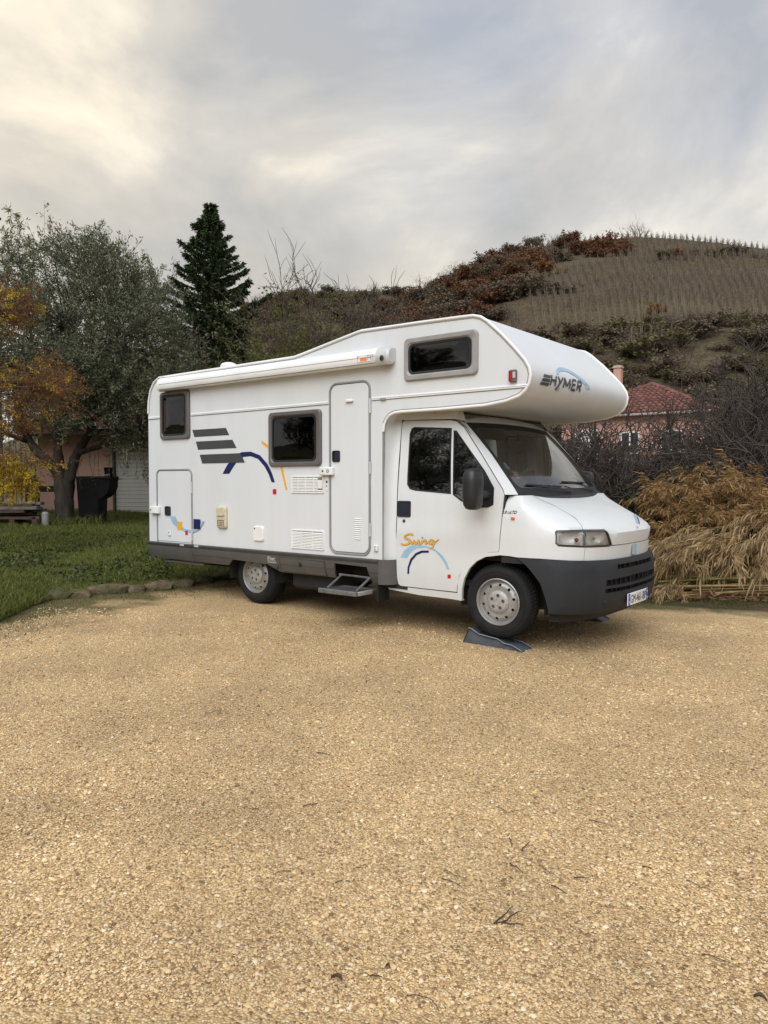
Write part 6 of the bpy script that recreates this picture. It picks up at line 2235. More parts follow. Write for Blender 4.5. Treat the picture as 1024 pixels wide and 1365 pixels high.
def build_bamboo():
    rng = random.Random(31)
    rnd = np.random.default_rng(31)
    mat = M_leaf('bamboo_leaves', [(0.09, 0.11, 0.03), (0.14, 0.155, 0.045), (0.19, 0.195, 0.065), (0.22, 0.21, 0.09)], 0.5, 0.3)
    defs = [('bamboo_clump', 'bamboo clump with pale culm tips rising behind the left of the olive', [(22, 282), (30, 288), (12, 300), (38, 310), (0, 300), (46, 325), (-14, 290), (52, 345)]),
            ('bamboo_clump', 'feathery pale bamboo shoot standing tallest above the olive', [(66, 276), (72, 300), (60, 320)]),
            ('bamboo_clump', 'leafy bamboo clump above the middle of the olive crown', [(104, 316), (118, 306), (130, 312), (142, 308), (150, 322), (96, 330), (160, 318), (86, 318)]),
            ('bamboo_clump', 'yellowish bamboo clump between the olive and the spruce', [(172, 338), (184, 345), (196, 350), (206, 348), (214, 362), (190, 372), (222, 395), (240, 430)])]
    for idx, (nm, lab, culms) in enumerate(defs):
        A = 24.5 + idx * 0.4
        px0 = sum(c[0] for c in culms) / len(culms)
        x, y = spot(lx(px0), A)
        bz = lawn_z(x, y) - 0.05
        root = empty(nm, (x, y, bz), lab, 'bamboo', 'bamboo behind the olive tree')
        w = Wood()
        tips = []
        for px, py in culms:
            cx, cy = spot(lx(px * 0.85 + px0 * 0.15), A + rng.uniform(-0.4, 0.4))
            tx, ty = spot(lx(px), A + rng.uniform(-0.5, 0.5))
            zt = 1.42 + (642 - py) / 1000 * A
            pts = []
            for i in range(9):
                t = i / 8
                pts.append(Vector((cx + (tx - cx) * t ** 2, cy + (ty - cy) * t ** 2, bz + (zt - bz) * t)))
            w.limb([tuple(q) for q in pts], [0.022 * (1 - 0.85 * i / 8) for i in range(9)], 5)
            nbr = 30 if idx != 1 else 26
            for b in range(nbr):
                t = 0.35 + 0.65 * b / nbr
                i = min(7, int(t * 8))
                p = pts[i] + (pts[i + 1] - pts[i]) * (t * 8 - i)
                a = rng.random() * 6.28
                if idx == 1:
                    sd = RGT * (1 if b % 2 else -1)
                    d = (sd * 0.8 + Vector((0, 0, 0.55)) + FWD * rng.gauss(0, 0.2)).normalized()
                    ln = 1.0 * (1.05 - t) + 0.15
                else:
                    d = Vector((math.cos(a) * 0.7, math.sin(a) * 0.7, rng.uniform(0.25, 0.9))).normalized()
                    ln = rng.uniform(0.3, 0.8) * (1.15 - t * 0.75)
                q = p + d * ln * 0.6
                q2 = q + (d + Vector((0, 0, -0.25 if idx != 1 else 0.1))).normalized() * ln * 0.4
                w.limb([tuple(p), tuple(q), tuple(q2)], [0.006, 0.005, 0.003], 3)
                tips.append(([p, q, q2], None))
        obj_from(w.mesh('culms'), 'culms', BARK['cane_green'], root)
        V, F = leaves_on(tips, 34 if idx != 1 else 12, 0.15 if idx != 1 else 0.10, 0.028, rnd, droop=0.3, out=0.5, jitter=0.03)
        obj_from(np_mesh('crown', V, [F]), 'crown', mat, root)


def bare_tree(name, label, px, A, height, rng, mat, stems=1, lean=0.15, maxlev=4, r=0.07, kids=(3, 4), ratio=0.6, wobble=0.16, lift=0.07, group=None, cat='tree', spread=(0.35, 0.8), first=0.42, leaf=None, dirs=None, z0=None, rmin=0.005):
    x, y = spot(lx(px), A)
    bz = (hill_z(x, y) if z0 is None else z0)
    root = empty(name, (x, y, bz), label, cat, group)
    w = Wood()
    w.rmin = rmin
    tips = [] if leaf else None
    for s in range(stems):
        if dirs:
            d = (RGT * dirs[s % len(dirs)][0] + FWD * rng.gauss(0, 0.1) + Vector((0, 0, dirs[s % len(dirs)][1]))).normalized()
        else:
            d = Vector((rng.gauss(0, lean), rng.gauss(0, lean), 1)).normalized()
        p = Vector((x + rng.gauss(0, 0.12 * (stems > 1)), y + rng.gauss(0, 0.12 * (stems > 1)), bz - 0.1))
        grow(w, p, d, height * first * rng.uniform(0.8, 1.15), r * rng.uniform(0.7, 1.1), 0, maxlev, rng, wobble, lift, kids, ratio, spread, tips)
    W = np.concatenate(w.V)
    f = height / (np.percentile(W[:, 2], 98.5) - bz)
    b0 = np.array([x, y, bz])
    w.V = [b0 + (W - b0) * f]
    if tips:
        tips = [([Vector((x, y, bz)) + (q - Vector((x, y, bz))) * f for q in pts], dd) for pts, dd in tips]
    obj_from(w.mesh('branches' if stems > 1 else 'trunk'), 'branches' if stems > 1 else 'trunk', mat, root)
    if leaf:
        rnd = np.random.default_rng(len(tips))
        per, L, W, lm = leaf
        V, F = leaves_on(tips, per, L, W, rnd, out=0.7, jitter=0.05)
        obj_from(np_mesh('crown', V, [F]), 'crown', lm, root)
    return root


def build_bare_trees():
    rng = random.Random(77)
    B = BARK
    # behind the motorhome roof
    bare_tree('bare_tree', 'tallest bare tree with spreading twigs against the sky behind the motorhome', 424, 24, 6.9, rng, B['brown'], 1, 0.05, 5, 0.052, (4, 5), 0.68, 0.14, 0.06, first=0.34, group='bare trees behind the motorhome', rmin=0.004)
    bare_tree('bare_tree', 'bare tree between the tallest bare tree and the overcab window', 488, 25, 6.9, rng, B['brown'], 1, 0.05, 5, 0.046, (4, 5), 0.68, 0.14, 0.06, first=0.34, group='bare trees behind the motorhome', rmin=0.004)
    bare_tree('bare_tree', 'small bare tree low behind the raised roof step of the motorhome', 546, 27, 6.9, rng, B['brown'], 1, 0.05, 5, 0.044, (4, 4), 0.68, 0.14, 0.06, first=0.34, group='bare trees behind the motorhome', rmin=0.004)
    bare_tree('bare_tree', 'slim bare tree beside the green leafed tree behind the awning', 388, 26, 5.9, rng, B['brown'], 1, 0.05, 5, 0.034, (4, 5), 0.70, 0.14, 0.05, first=0.32, group='bare trees behind the motorhome', rmin=0.0055)
    lm = M_leaf('spring_green_leaves', [(0.075, 0.082, 0.022), (0.115, 0.118, 0.032), (0.16, 0.15, 0.045)], 0.6, 0.35)
    bare_tree('leafy_tree', 'yellow green thin leafed tree behind the awning, right of the spruce', 356, 21, 5.7, rng, B['brown'], 2, 0.12, 4, 0.032, (4, 5), 0.66, 0.16, 0.05, rmin=0.003, leaf=(14, 0.085, 0.04, lm))
    bare_tree('leafy_tree', 'low green leafed bush showing just above the awning by the roof vent', 318, 19, 4.6, rng, B['brown'], 3, 0.2, 4, 0.026, (3, 4), 0.64, 0.16, 0.05, rmin=0.003, leaf=(30, 0.085, 0.04, lm))
    # saplings between olive and spruce
    bare_tree('bare_sapling', 'thin pale bare sapling left of the spruce', 226, 26, 8.0, rng, B['grey'], 1, 0.03, 3, 0.035, (5, 7), 0.42, 0.10, 0.14, first=0.78, spread=(0.3, 0.6))
    bare_tree('bare_sapling', 'shorter bare sapling against the left side of the spruce', 238, 27, 7.0, rng, B['grey'], 1, 0.03, 3, 0.03, (5, 7), 0.42, 0.10, 0.14, first=0.78, spread=(0.3, 0.6))
    # thicket beside the yard
    th = [(756, 14.5, 2.6, 7, 'bare tangled shrub nearest the motorhome windscreen'), (790, 15.5, 2.75, 7, 'bare tangled shrub behind the bonnet, left of the roof corner of the pink house'),
          (830, 13.2, 2.1, 8, 'dense dark bare shrub just above the bonnet'), (862, 15.0, 2.55, 7, 'bare shrub in front of the middle of the pink house wall'), (900, 13.8, 2.3, 7, 'dark bare shrub behind the left top of the cane heap'),
          (935, 16.2, 2.8, 6, 'bare shrub in front of the right corner of the pink house'), (972, 14.2, 2.9, 6, 'bare shrub behind the right of the cane heap'), (1015, 15.4, 3.5, 6, 'bare shrub at the right edge behind the cane heap'),
          (1060, 13.5, 3.4, 5, 'bare shrub just beyond the right edge'),
          (773, 13.4, 1.9, 6, 'low bare shrub between the windscreen and the two young trunks'), (847, 14.0, 2.1, 6, 'bare shrub over the far corner of the bonnet'),
          (955, 15.1, 2.8, 6, 'bare shrub just right of the pink house corner'), (994, 14.8, 3.0, 6, 'bare shrub under the dark crooked tree')]
    for px, A, h, st, lab in th:
        bare_tree('bare_shrub', lab, px, A, h, rng, B['dark'] if A < 16 else B['brown'], st, 0.5, 4, 0.024, (3, 4), 0.68, 0.24, 0.03, 'thicket beside the yard', 'shrub', (0.4, 1.0), 0.40, rmin=0.0055)
    bare_tree('bare_tree', 'dark bare tree with crooked limbs rising at the right edge over the house', 992, 15.0, 4.5, rng, B['dark'], 1, 0.1, 5, 0.085, (3, 4), 0.66, 0.20, 0.05, first=0.36, spread=(0.4, 0.9), group='bare trees beside the yard')
    bare_tree('bare_tree', 'bare tree with a long limb leaning left above the red roof', 952, 17.5, 4.6, rng, B['dark'], 2, 0.3, 4, 0.034, (3, 4), 0.64, 0.20, 0.05, first=0.42, dirs=[(-0.45, 1), (0.3, 1)], group='bare trees beside the yard')
    bare_tree('bare_tree', 'crooked pruned tree stump with twigs in front of the pink wall', 902, 16.0, 3.0, rng, B['dark'], 1, 0.1, 4, 0.06, (3, 5), 0.62, 0.28, 0.05, first=0.45, group='bare trees beside the yard')
    bare_tree('bare_tree', 'bare tree whose twigs fill the upper right edge', 1040, 18.5, 4.9, rng, B['dark'], 1, 0.08, 5, 0.10, (3, 4), 0.66, 0.18, 0.05, first=0.36, group='bare trees beside the yard')
    for px, lab in ((763, 'straight dark young trunk just right of the overcab, first of two'), (788, 'straight dark young trunk right of the overcab, second of two')):
        bare_tree('young_tree', lab, px, 15.0, 3.6, rng, B['dark'], 1, 0.02, 3, 0.038, (3, 5), 0.4, 0.04, 0.1, first=0.8, cat='tree', spread=(0.4, 0.8))
    lm2 = M_leaf('yellow_green_leaves', [(0.070, 0.075, 0.015), (0.12, 0.115, 0.02), (0.17, 0.15, 0.025)], 0.6, 0.35)
    bare_tree('leafy_shrub', 'yellow green leafed shrub behind the bare twigs right of the pink house', 966, 20, 3.0, rng, B['brown'], 5, 0.3, 4, 0.03, (3, 4), 0.62, 0.2, 0.04, None, 'shrub', leaf=(6, 0.09, 0.055, lm2))
    lm3 = M_leaf('dull_green_leaves', [(0.026, 0.030, 0.013), (0.042, 0.047, 0.020), (0.062, 0.066, 0.032)], 0.6, 0.25)
    bare_tree('leafy_shrub', 'dull green evergreen bush right of the pink house roof', 1000, 27, 4.4, rng, B['brown'], 6, 0.3, 4, 0.04, (3, 4), 0.62, 0.2, 0.04, None, 'shrub', leaf=(10, 0.12, 0.06, lm3))
    bare_tree('leafy_shrub', 'low dark ivy covered bush at the foot of the thicket behind the bonnet', 845, 12.3, 1.25, rng, B['dark'], 9, 0.7, 3, 0.02, (3, 4), 0.62, 0.2, 0.04, None, 'shrub', leaf=(18, 0.06, 0.045, lm3))
    bare_tree('leafy_shrub', 'low dark ivy covered bush behind the left end of the cane heap', 890, 12.9, 1.3, rng, B['dark'], 9, 0.7, 3, 0.02, (3, 4), 0.62, 0.2, 0.04, None, 'shrub', leaf=(18, 0.06, 0.045, lm3))
    bare_tree('leafy_shrub', 'low dark ivy covered bush beside the windscreen pillar', 800, 13.0, 1.3, rng, B['dark'], 9, 0.7, 3, 0.02, (3, 4), 0.62, 0.2, 0.04, None, 'shrub', leaf=(18, 0.06, 0.045, lm3))
    bare_tree('leafy_shrub', 'low dark ivy covered bush behind the right of the cane heap', 985, 13.2, 1.5, rng, B['dark'], 9, 0.7, 3, 0.02, (3, 4), 0.62, 0.2, 0.04, None, 'shrub', leaf=(18, 0.06, 0.045, lm3))


def build_hill_plants():
    rng = random.Random(51)
    rnd = np.random.default_rng(51)

    def proto(kind, seed):
        r = random.Random(seed)
        w = Wood()
        tips = []
        if kind == 'bare':
            for s in range(9):
                d = Vector((r.gauss(0, 0.5), r.gauss(0, 0.5), 1)).normalized()
                grow(w, Vector((r.gauss(0, 0.15), r.gauss(0, 0.15), -0.05)), d, 0.5, 0.014, 0, 3, r, 0.2, 0.05, (3, 4), 0.6, (0.3, 0.8), None, 4, 3)
            return w.mesh('shrub')
        for s in range(7):
            d = Vector((r.gauss(0, 0.5), r.gauss(0, 0.5), 0.9)).normalized()
            grow(w, Vector((r.gauss(0, 0.1), r.gauss(0, 0.1), -0.05)), d, 0.46, 0.012, 0, 3, r, 0.22, 0.04, (3, 4), 0.62, (0.35, 0.9), tips, 4, 3)
        V, F = leaves_on(tips, 5 if kind == 'leaf' else 3, 0.085, 0.05, np.random.default_rng(seed), out=0.8, jitter=0.04)
        W = np.concatenate(w.V)
        me = np_mesh('shrub', np.concatenate([V, W]), [np.concatenate([F, np.concatenate(w.Q) + len(V)])])
        mi = np.zeros(len(me.polygons), np.int32)
        mi[len(F):] = 1
        me.polygons.foreach_set('material_index', mi)
        return me
    mats = {'rust': M_leaf('oak_rust_leaves', [(0.10, 0.046, 0.024), (0.15, 0.070, 0.034), (0.20, 0.095, 0.044)], 0.7, 0.2),
            'orange': M_leaf('oak_orange_leaves', [(0.16, 0.075, 0.032), (0.24, 0.115, 0.045), (0.28, 0.14, 0.055)], 0.7, 0.2),
            'green': M_leaf('scrub_green', [(0.10, 0.088, 0.040), (0.14, 0.122, 0.056), (0.18, 0.155, 0.076)], 0.7, 0.2),
            'brown': M_leaf('scrub_brown', [(0.10, 0.075, 0.050), (0.14, 0.105, 0.068), (0.17, 0.132, 0.084)], 0.7, 0.2)}
    tw = M('hill_twigs', (0.13, 0.096, 0.070), 0.9, var=0.3)
    twg = M('hill_grey_twigs', (0.14, 0.115, 0.09), 0.9, var=0.3)
    P = {}
    for k in mats:
        P[k] = []
        for s in range(2):
            me = proto('leaf', 100 + s + hash_ord(k))
            me.materials.append(mats[k])
            me.materials.append(tw)
            P[k].append(me)
    P['bare'] = []
    for s in range(3):
        me = proto('bare', 300 + s)
        me.materials.append(tw if s < 2 else twg)
        P['bare'].append(me)

    NAMES = {'rust': ('rust_leaved_oak', 'rust brown leafed shrub', 'rust leaved shrubs on the hill'),
             'orange': ('orange_leaved_oak', 'orange brown leafed shrub', 'orange leaved shrubs on the hill'),
             'green': ('green_scrub_bush', 'dull green scrub bush', 'green scrub on the hill'),
             'brown': ('brown_scrub_bush', 'brown scrub bush', 'brown scrub on the hill'),
             'bare': ('bare_hill_shrub', 'bare twiggy shrub', 'bare shrubs on the hill')}

    def put(kind, px, A, h, wid=1.0, label=None, zone=None):
        x, y = spot(lx(px), A)
        o = bpy.data.objects.new(NAMES[kind][0], rng.choice(P[kind]))
        COL.objects.link(o)
        o.location = (x, y, hill_z(x, y) - 0.1)
        s = h / 1.15
        o.scale = (s * wid, s * wid, s)
        o.rotation_euler = (0, 0, rng.random() * 6.28)
        tag(o, label or (NAMES[kind][1] + ' ' + zone), 'shrub', NAMES[kind][2])
    # rust oaks on the shoulder of the hill
    Z1 = 'in the rust coloured grove on the crest of the hill'
    for px, A, h in ((800, 188, 6.0), (812, 185, 5.4), (788, 184, 5.2), (775, 182, 5.0), (815, 177, 5.0), (795, 175, 5.0), (770, 187, 4.6)):
        put('rust', px, A, h, 1.35, zone=Z1)
    put('orange', 722, 158, 4.8, 1.3, 'orange leafed oak at the left edge of the stake rows on the hill')
    put('orange', 896, 164, 3.2, 1.2, 'small orange bush beside a green one among the upper stake rows')
    put('green', 884, 163, 3.0, 1.5, 'small dark green bush beside an orange one among the upper stake rows')
    put('orange', 872, 112, 2.6, 1.3, 'orange bush in the scrub above the pink house')
    put('bare', 850, 204, 8.0, 1.4, 'bare shrub breaking the skyline at the top of the hill')
    put('bare', 915, 160, 6.5, 0.9, 'lone bare tree among the upper stake rows')
    Z2 = 'on the upper flank left of the stake rows'
    for k in range(34):
        put(rng.choice(['rust', 'rust', 'brown', 'bare']), rng.uniform(570, 760), rng.uniform(165, 205), rng.uniform(3.5, 6.5), 1.4, zone=Z2)
    Z3 = 'on the lower flank above the overcab roof'
    for k in range(66):
        put(rng.choice(['rust', 'brown', 'brown', 'bare', 'orange' if k % 9 == 0 else 'rust']), rng.uniform(556, 716), rng.uniform(112, 185), rng.uniform(3, 5.5), 1.6, zone=Z3)
    Z4 = 'on the left skyline of the vineyard hill'
    for k in range(10):
        put(rng.choice(['bare', 'brown']), 562 + k * 16 + rng.uniform(-5, 5), 207, rng.uniform(3.5, 6), 1.1, zone=Z4)
    # scrub bank between the stake rows and the houses
    Z5 = 'on the scrub bank just below the stake rows'
    for k in range(110):
        put(rng.choice(['brown', 'green', 'bare', 'brown', 'bare', 'bare']), rng.uniform(680, 1050 if k % 4 else 1300), rng.uniform(80, 103), rng.uniform(1.6, 3.8), 1.7, zone=Z5)
    Z6 = 'on the slope close behind the pink house'
    for k in range(130):
        put(rng.choice(['green', 'bare', 'brown', 'bare']), rng.uniform(640, 1050 if k % 4 else 1300), rng.uniform(54, 80), rng.uniform(1.5, 3.4), 1.7, zone=Z6)
    Z7 = 'in the hedge line between two blocks of stakes'
    for k in range(16):
        put(rng.choice(['brown', 'bare', 'green']), rng.uniform(880, 1060), rng.uniform(168, 172), rng.uniform(1.6, 2.8), 2.0, zone=Z7)
    # far hill on the left
    Z8 = 'on the far hill behind the motorhome roof'
    for k in range(100):
        put(rng.choice(['brown', 'bare', 'brown', 'green', 'rust']), rng.uniform(322, 620), rng.uniform(185, 322), rng.uniform(5, 8), 1.6, zone=Z8)
    Z9 = 'on the skyline of the far left hill'
    for k in range(14):
        put(rng.choice(['bare', 'brown']), 330 + k * 17 + rng.uniform(-6, 6), 330, rng.uniform(4, 7.5), 1.4, zone=Z9)
    Z10 = 'at the foot of the hills behind the awning'
    for k in range(60):
        put(rng.choice(['brown', 'bare', 'bare']), rng.uniform(300, 640), rng.uniform(60, 160), rng.uniform(3, 5), 1.6, zone=Z10)

    # ---------- vine stakes ----------
    smat = M('weathered_stake', (0.20, 0.16, 0.115), 0.9, var=0.35, scale=0.5)
    stakes = []

    def field(px0, px1, A0, A1, row, stp, skew, h, jit=0.25, keep=0.93):
        Am = (A0 + A1) / 2
        n = int((px1 - px0) / 1000 * Am / row)
        for i in range(n):
            px = px0 + (px1 - px0) * i / n
            A = A0
            while A < A1:
                p2 = px + skew * (A - A0)
                if rng.random() < keep:
                    a2 = A + rng.gauss(0, jit)
                    x, y = spot(lx(p2 + rng.gauss(0, 0.6)), a2)
                    stakes.append((a2 + (500 if p2 > 1026 else 0), x, y, h * rng.uniform(0.75, 1.15)))
                A += stp
    field(715, 860, 108, 160, 1.35, 1.4, -0.5, 2.1)
    field(860, 1290, 104, 168, 1.4, 1.5, -0.6, 2.1)
    field(835, 1290, 170, 215, 1.45, 1.5, -0.3, 1.75)
    field(560, 840, 196, 215, 1.6, 1.7, 0.0, 1.8, keep=0.85)
    field(620, 760, 190, 204, 1.9, 2.0, 0.0, 2.0, keep=0.6)
    field(800, 930, 92, 100, 1.2, 1.3, 0.2, 1.7, keep=0.85)
    stakes.sort(key=lambda s: s[0])
    protos = []
    for s in range(3):
        w = Wood()
        r = random.Random(s)
        w.limb([(0, 0, -0.2), (r.gauss(0, 0.02), 0, 0.5), (r.gauss(0, 0.04), r.gauss(0, 0.04), 1.0)], [0.06, 0.055, 0.045], 4)
        for e in range(3):
            w.limb([(0.02, 0.02, -0.1), (r.gauss(0, 0.07), r.gauss(0, 0.07), 0.30), (r.gauss(0, 0.06), r.gauss(0, 0.06), 0.62)], [0.05, 0.04, 0.015], 3)
        protos.append(w.mesh('vine_stake'))
        protos[-1].materials.append(smat)
    for (A, x, y, h) in stakes[:300]:
        o = bpy.data.objects.new('vine_stake', rng.choice(protos))
        COL.objects.link(o)
        o.location = (x, y, hill_z(x, y))
        o.scale = (0.75, 0.75, h)
        o.rotation_euler = (rng.gauss(0, 0.06), rng.gauss(0, 0.06), rng.random() * 6)
        tag(o, 'weathered wooden vine stake on the vineyard hillside', 'stake', 'vine stakes on the hill')
    w = Wood()
    vines = Wood()
    for (A, x, y, h) in stakes[300:]:
        z = hill_z(x, y)
        tx, ty = rng.gauss(0, 0.06) * h, rng.gauss(0, 0.06) * h
        w.limb([(x, y, z - 0.2), (x + tx, y + ty, z + h)], [0.045, 0.036], 3)
        for e in range(2):
            vines.limb([(x, y, z - 0.1), (x + rng.gauss(0, 0.3), y + rng.gauss(0, 0.3), z + h * 0.4), (x + rng.gauss(0, 0.35), y + rng.gauss(0, 0.35), z + h * rng.uniform(0.5, 0.8))], [0.06, 0.05, 0.025], 3)
    tag(obj_from(vines.mesh('vines'), 'vines', tw), 'bare brown vines tangled among the stake rows on the hill', 'vines', None, 'stuff')
    tag(obj_from(w.mesh('vine_stakes'), 'vine_stakes', smat), 'far rows of weathered vine stakes up to the skyline', 'stakes', None, 'stuff')


def hash_ord(s):
    return sum(ord(c) for c in s)


def build_cane_heap():
    rng = random.Random(63)
    rnd = np.random.default_rng(63)
    tan = M_leaf('tan_dry_leaves', [(0.13, 0.068, 0.022), (0.27, 0.155, 0.055), (0.42, 0.27, 0.115), (0.22, 0.12, 0.040)], 0.55, 0.25, 0.4)
    straw = M_leaf('straw_dry_leaves', [(0.20, 0.125, 0.055), (0.33, 0.225, 0.105), (0.47, 0.34, 0.175), (0.27, 0.17, 0.075)], 0.5, 0.22, 0.5)
    x0, y0 = spot(lx(960), 10.8)
    root = empty('cut_cane_heap', (x0, y0, ground_z(x0, y0)), 'heap of cut bamboo canes with dry tan leaves beside the bonnet', 'cane heap')
    protos = []
    for s in range(9):
        r = random.Random(400 + s)
        rd = np.random.default_rng(400 + s)
        ln = r.uniform(0.8, 1.15)
        pts = []
        p = Vector((0, 0, 0))
        d = Vector((1, 0, 0.28)).normalized()
        for i in range(9):
            pts.append(p.copy())
            p = p + d * ln / 8
            d = (d + Vector((0, r.gauss(0, 0.05), -0.10))).normalized()
        w = Wood()
        w.limb([tuple(q) for q in pts], [0.006 * (1 - 0.7 * i / 8) for i in range(9)], 4)
        P, D = [], []
        for k in range(95):
            t = r.random() ** 0.8
            i = min(7, int(t * 8))
            q = pts[i] + (pts[i + 1] - pts[i]) * (t * 8 - i)
            st = (pts[i + 1] - pts[i]).normalized()
            sd = Vector((-st.y, st.x, 0)) * r.choice((-1, 1))
            if s < 6:
                dd = (st * r.uniform(0.2, 0.9) + sd * r.uniform(0.1, 0.8) + Vector((0, 0, r.uniform(-0.9, 0.35)))).normalized()
            else:
                dd = (st * r.uniform(0.6, 1.3) + sd * r.uniform(0.0, 0.6) + Vector((0, 0, r.uniform(-0.6, 0.25)))).normalized()
            P.append(tuple(q + Vector((r.gauss(0, 0.02), r.gauss(0, 0.03), r.gauss(0, 0.02)))))
            D.append(tuple(dd))
        P, D = np.array(P), np.array(D)
        n = len(P)
        V, F = leaf_arrays(P, D, (0.115 if s < 6 else 0.15) * (0.5 + 1.0 * rd.random(n)), 0.014 * (0.6 + 0.9 * rd.random(n)), rd, 0.34, True)
        W = np.concatenate(w.V)
        me = np_mesh('leaf_spray', np.concatenate([V, W]), [np.concatenate([F, np.concatenate(w.Q) + len(V)])])
        for m_ in ((tan,) if s < 6 else (straw,)):
            me.materials.append(m_)
        protos.append(me)

    def top(px, A):
        """height of the heap above ground"""
        u = (px - 874) / 55.0
        rise = sm01(u) * (0.92 + 0.10 * math.sin(px * 0.045) + 0.06 * math.sin(px * 0.11))
        f = sm01((A - 9.75) / 1.5)
        b = 1 - sm01((A - 11.9) / 1.2)
        hump = 0.42 * math.exp(-((px - 900) / 22.0) ** 2) + 0.26 * math.exp(-((px - 946) / 24.0) ** 2) + 0.12 * math.exp(-((px - 1010) / 40.0) ** 2)
        return (0.16 + 1.10 * f) * (rise + hump * sm01((A - 10.6) / 0.8)) * (0.2 + 0.8 * b)

    def put(px, A, zf, straw_, yaw, pitch, s, dz=0.0):
        x, y = spot(lx(px), A)
        o = bpy.data.objects.new('leaf_spray', protos[rng.randint(6, 8) if straw_ else rng.randint(0, 5)])
        COL.objects.link(o)
        o.parent = root
        o.location = Vector((x, y, ground_z(x, y) + top(px, A) * zf + dz)) - root.location
        o.rotation_euler = (rng.gauss(0, 0.45), pitch, yaw)
        o.scale = (s, s, s)
    left = YAW + math.pi
    for k in range(270):
        px = rng.uniform(890, 1095)
        A = 9.95 + rng.random() ** 0.8 * 2.3
        if A < 10.5 and px < 905 or A < 10.12:
            continue
        yaw = left + rng.gauss(0.3, 1.5)
        put(px, A, rng.uniform(0.75, 1.0), A < 10.35 and rng.random() < 0.8, yaw, rng.gauss(0.05, 0.5), rng.uniform(0.55, 1.05))
    # pale sprays sweeping down to the left along the front
    for k in range(44):
        px = rng.uniform(915, 1090)
        A = rng.uniform(9.75, 10.2)
        put(px, A + 0.12, rng.uniform(0.8, 1.2), True, left + rng.gauss(0.25, 0.35), rng.uniform(0.05, 0.5), rng.uniform(0.65, 1.05), 0.34 + 0.22 * rng.random())
    for k in range(16):
        put(rng.uniform(885, 925), rng.uniform(9.8, 10.0), 0.6, True, left + rng.gauss(0.5, 0.5), rng.uniform(0.2, 0.6), rng.uniform(0.6, 0.85), 0.12)
    # upright tufts on the ridge
    for px, A, n in ((898, 11.4, 16), (905, 11.5, 10), (945, 11.6, 14), (985, 11.9, 10), (1015, 12, 10), (885, 11.0, 8)):
        for k in range(n):
            put(px + rng.gauss(0, 7), A + rng.gauss(0, 0.15), rng.uniform(0.85, 1.0), False, rng.random() * 6.28, rng.uniform(-1.0, -0.1), rng.uniform(0.6, 0.95))
    # loose canes
    canes = []
    for k in range(18):
        canes.append((rng.uniform(872, 905), rng.uniform(9.75, 10.7), rng.uniform(2.0, 3.2), rng.gauss(0.04, 0.10), rng.uniform(0.02, 0.22), rng.gauss(0.0, 0.02), rng.random() < 0.3))
    canes += [(948, 10.4, 1.6, 0.02, 0.72, -0.05, True), (930, 10.1, 2.2, -0.05, 0.10, 0.03, False), (905, 9.85, 2.4, 0.0, 0.05, 0.0, False), (888, 9.9, 1.1, 0.05, 0.26, -0.09, True),
              (925, 9.8, 2.2, 0.03, 0.10, -0.01, False), (940, 10.9, 1.7, 0.0, 1.05, 0.02, False), (860, 12.2, 1.6, 0.1, 0.75, 0.02, False), (955, 9.75, 1.5, 0.08, 0.07, 0.0, False)]
    for px, A, ln, ya, z, sl, green in canes:
        x, y = spot(lx(px), A)
        d = (RGT * math.cos(ya) + FWD * math.sin(ya))
        w = Wood()
        pts, rad = [], []
        n = max(4, int(ln / 0.22))
        r0 = rng.uniform(0.010, 0.019)
        for i in range(n + 1):
            t = i / n
            q = Vector((x, y, ground_z(x, y) + z)) + d * ln * t + Vector((0, 0, sl * ln * t + 0.03 * math.sin(t * 3.0)))
            pts += [tuple(q), tuple(q + d * 0.012)]
            rad += [r0 * 1.18, r0] if i else [r0, r0]
        w.limb(pts, rad, 6)
        tag(obj_from(w.mesh('cane'), 'cane', BARK['cane_green' if green else 'cane'], root), 'greenish cane' if green else None)
    # thin dry stalks sticking out of the heap at all angles
    for k in range(46):
        px, A = rng.uniform(888, 1060), rng.uniform(10.0, 11.8)
        x, y = spot(lx(px), A)
        d = (RGT * rng.gauss(-0.3, 0.7) - FWD * abs(rng.gauss(0.1, 0.4)) + Vector((0, 0, rng.gauss(0.25, 0.4)))).normalized()
        p = Vector((x, y, ground_z(x, y) + top(px, A) * rng.uniform(0.7, 0.95)))
        ln = rng.uniform(0.4, 0.9)
        w = Wood()
        w.limb([tuple(p - d * 0.2), tuple(p + d * ln * 0.4), tuple(p + d * ln + Vector((0, 0, -0.06)))], [0.006, 0.005, 0.003], 4)
        obj_from(w.mesh('stalk'), 'stalk', BARK['cane'], root)
    # fallen leaves and sheaths in front of the heap
    n = 1500
    px = rnd.uniform(872, 1080, n)
    A = 9.62 + np.abs(rnd.normal(0, 0.22, n)) + np.where(px < 905, 0.1, 0)
    P = np.zeros((n, 3))
    for i in range(n):
        x, y = spot(lx(px[i]), A[i])
        P[i] = (x, y, ground_z(x, y) + 0.012 + 0.02 * rnd.random())
    D = unit(np.stack([rnd.normal(size=n), rnd.normal(size=n), rnd.normal(0, 0.12, n)], 1))
    V, F = leaf_arrays(P, D, 0.12 * (0.5 + rnd.random(n)), 0.016 * (0.6 + 0.9 * rnd.random(n)), rnd)
    tag(obj_from(np_mesh('leaf_litter', V, [F]), 'leaf_litter', M_leaf('litter', [(0.10, 0.055, 0.03), (0.19, 0.11, 0.055), (0.30, 0.19, 0.09), (0.14, 0.065, 0.04)], 0.7, 0.1)),
        'fallen dry leaves and cane sheaths in front of the cane heap', 'leaf litter', None, 'stuff')


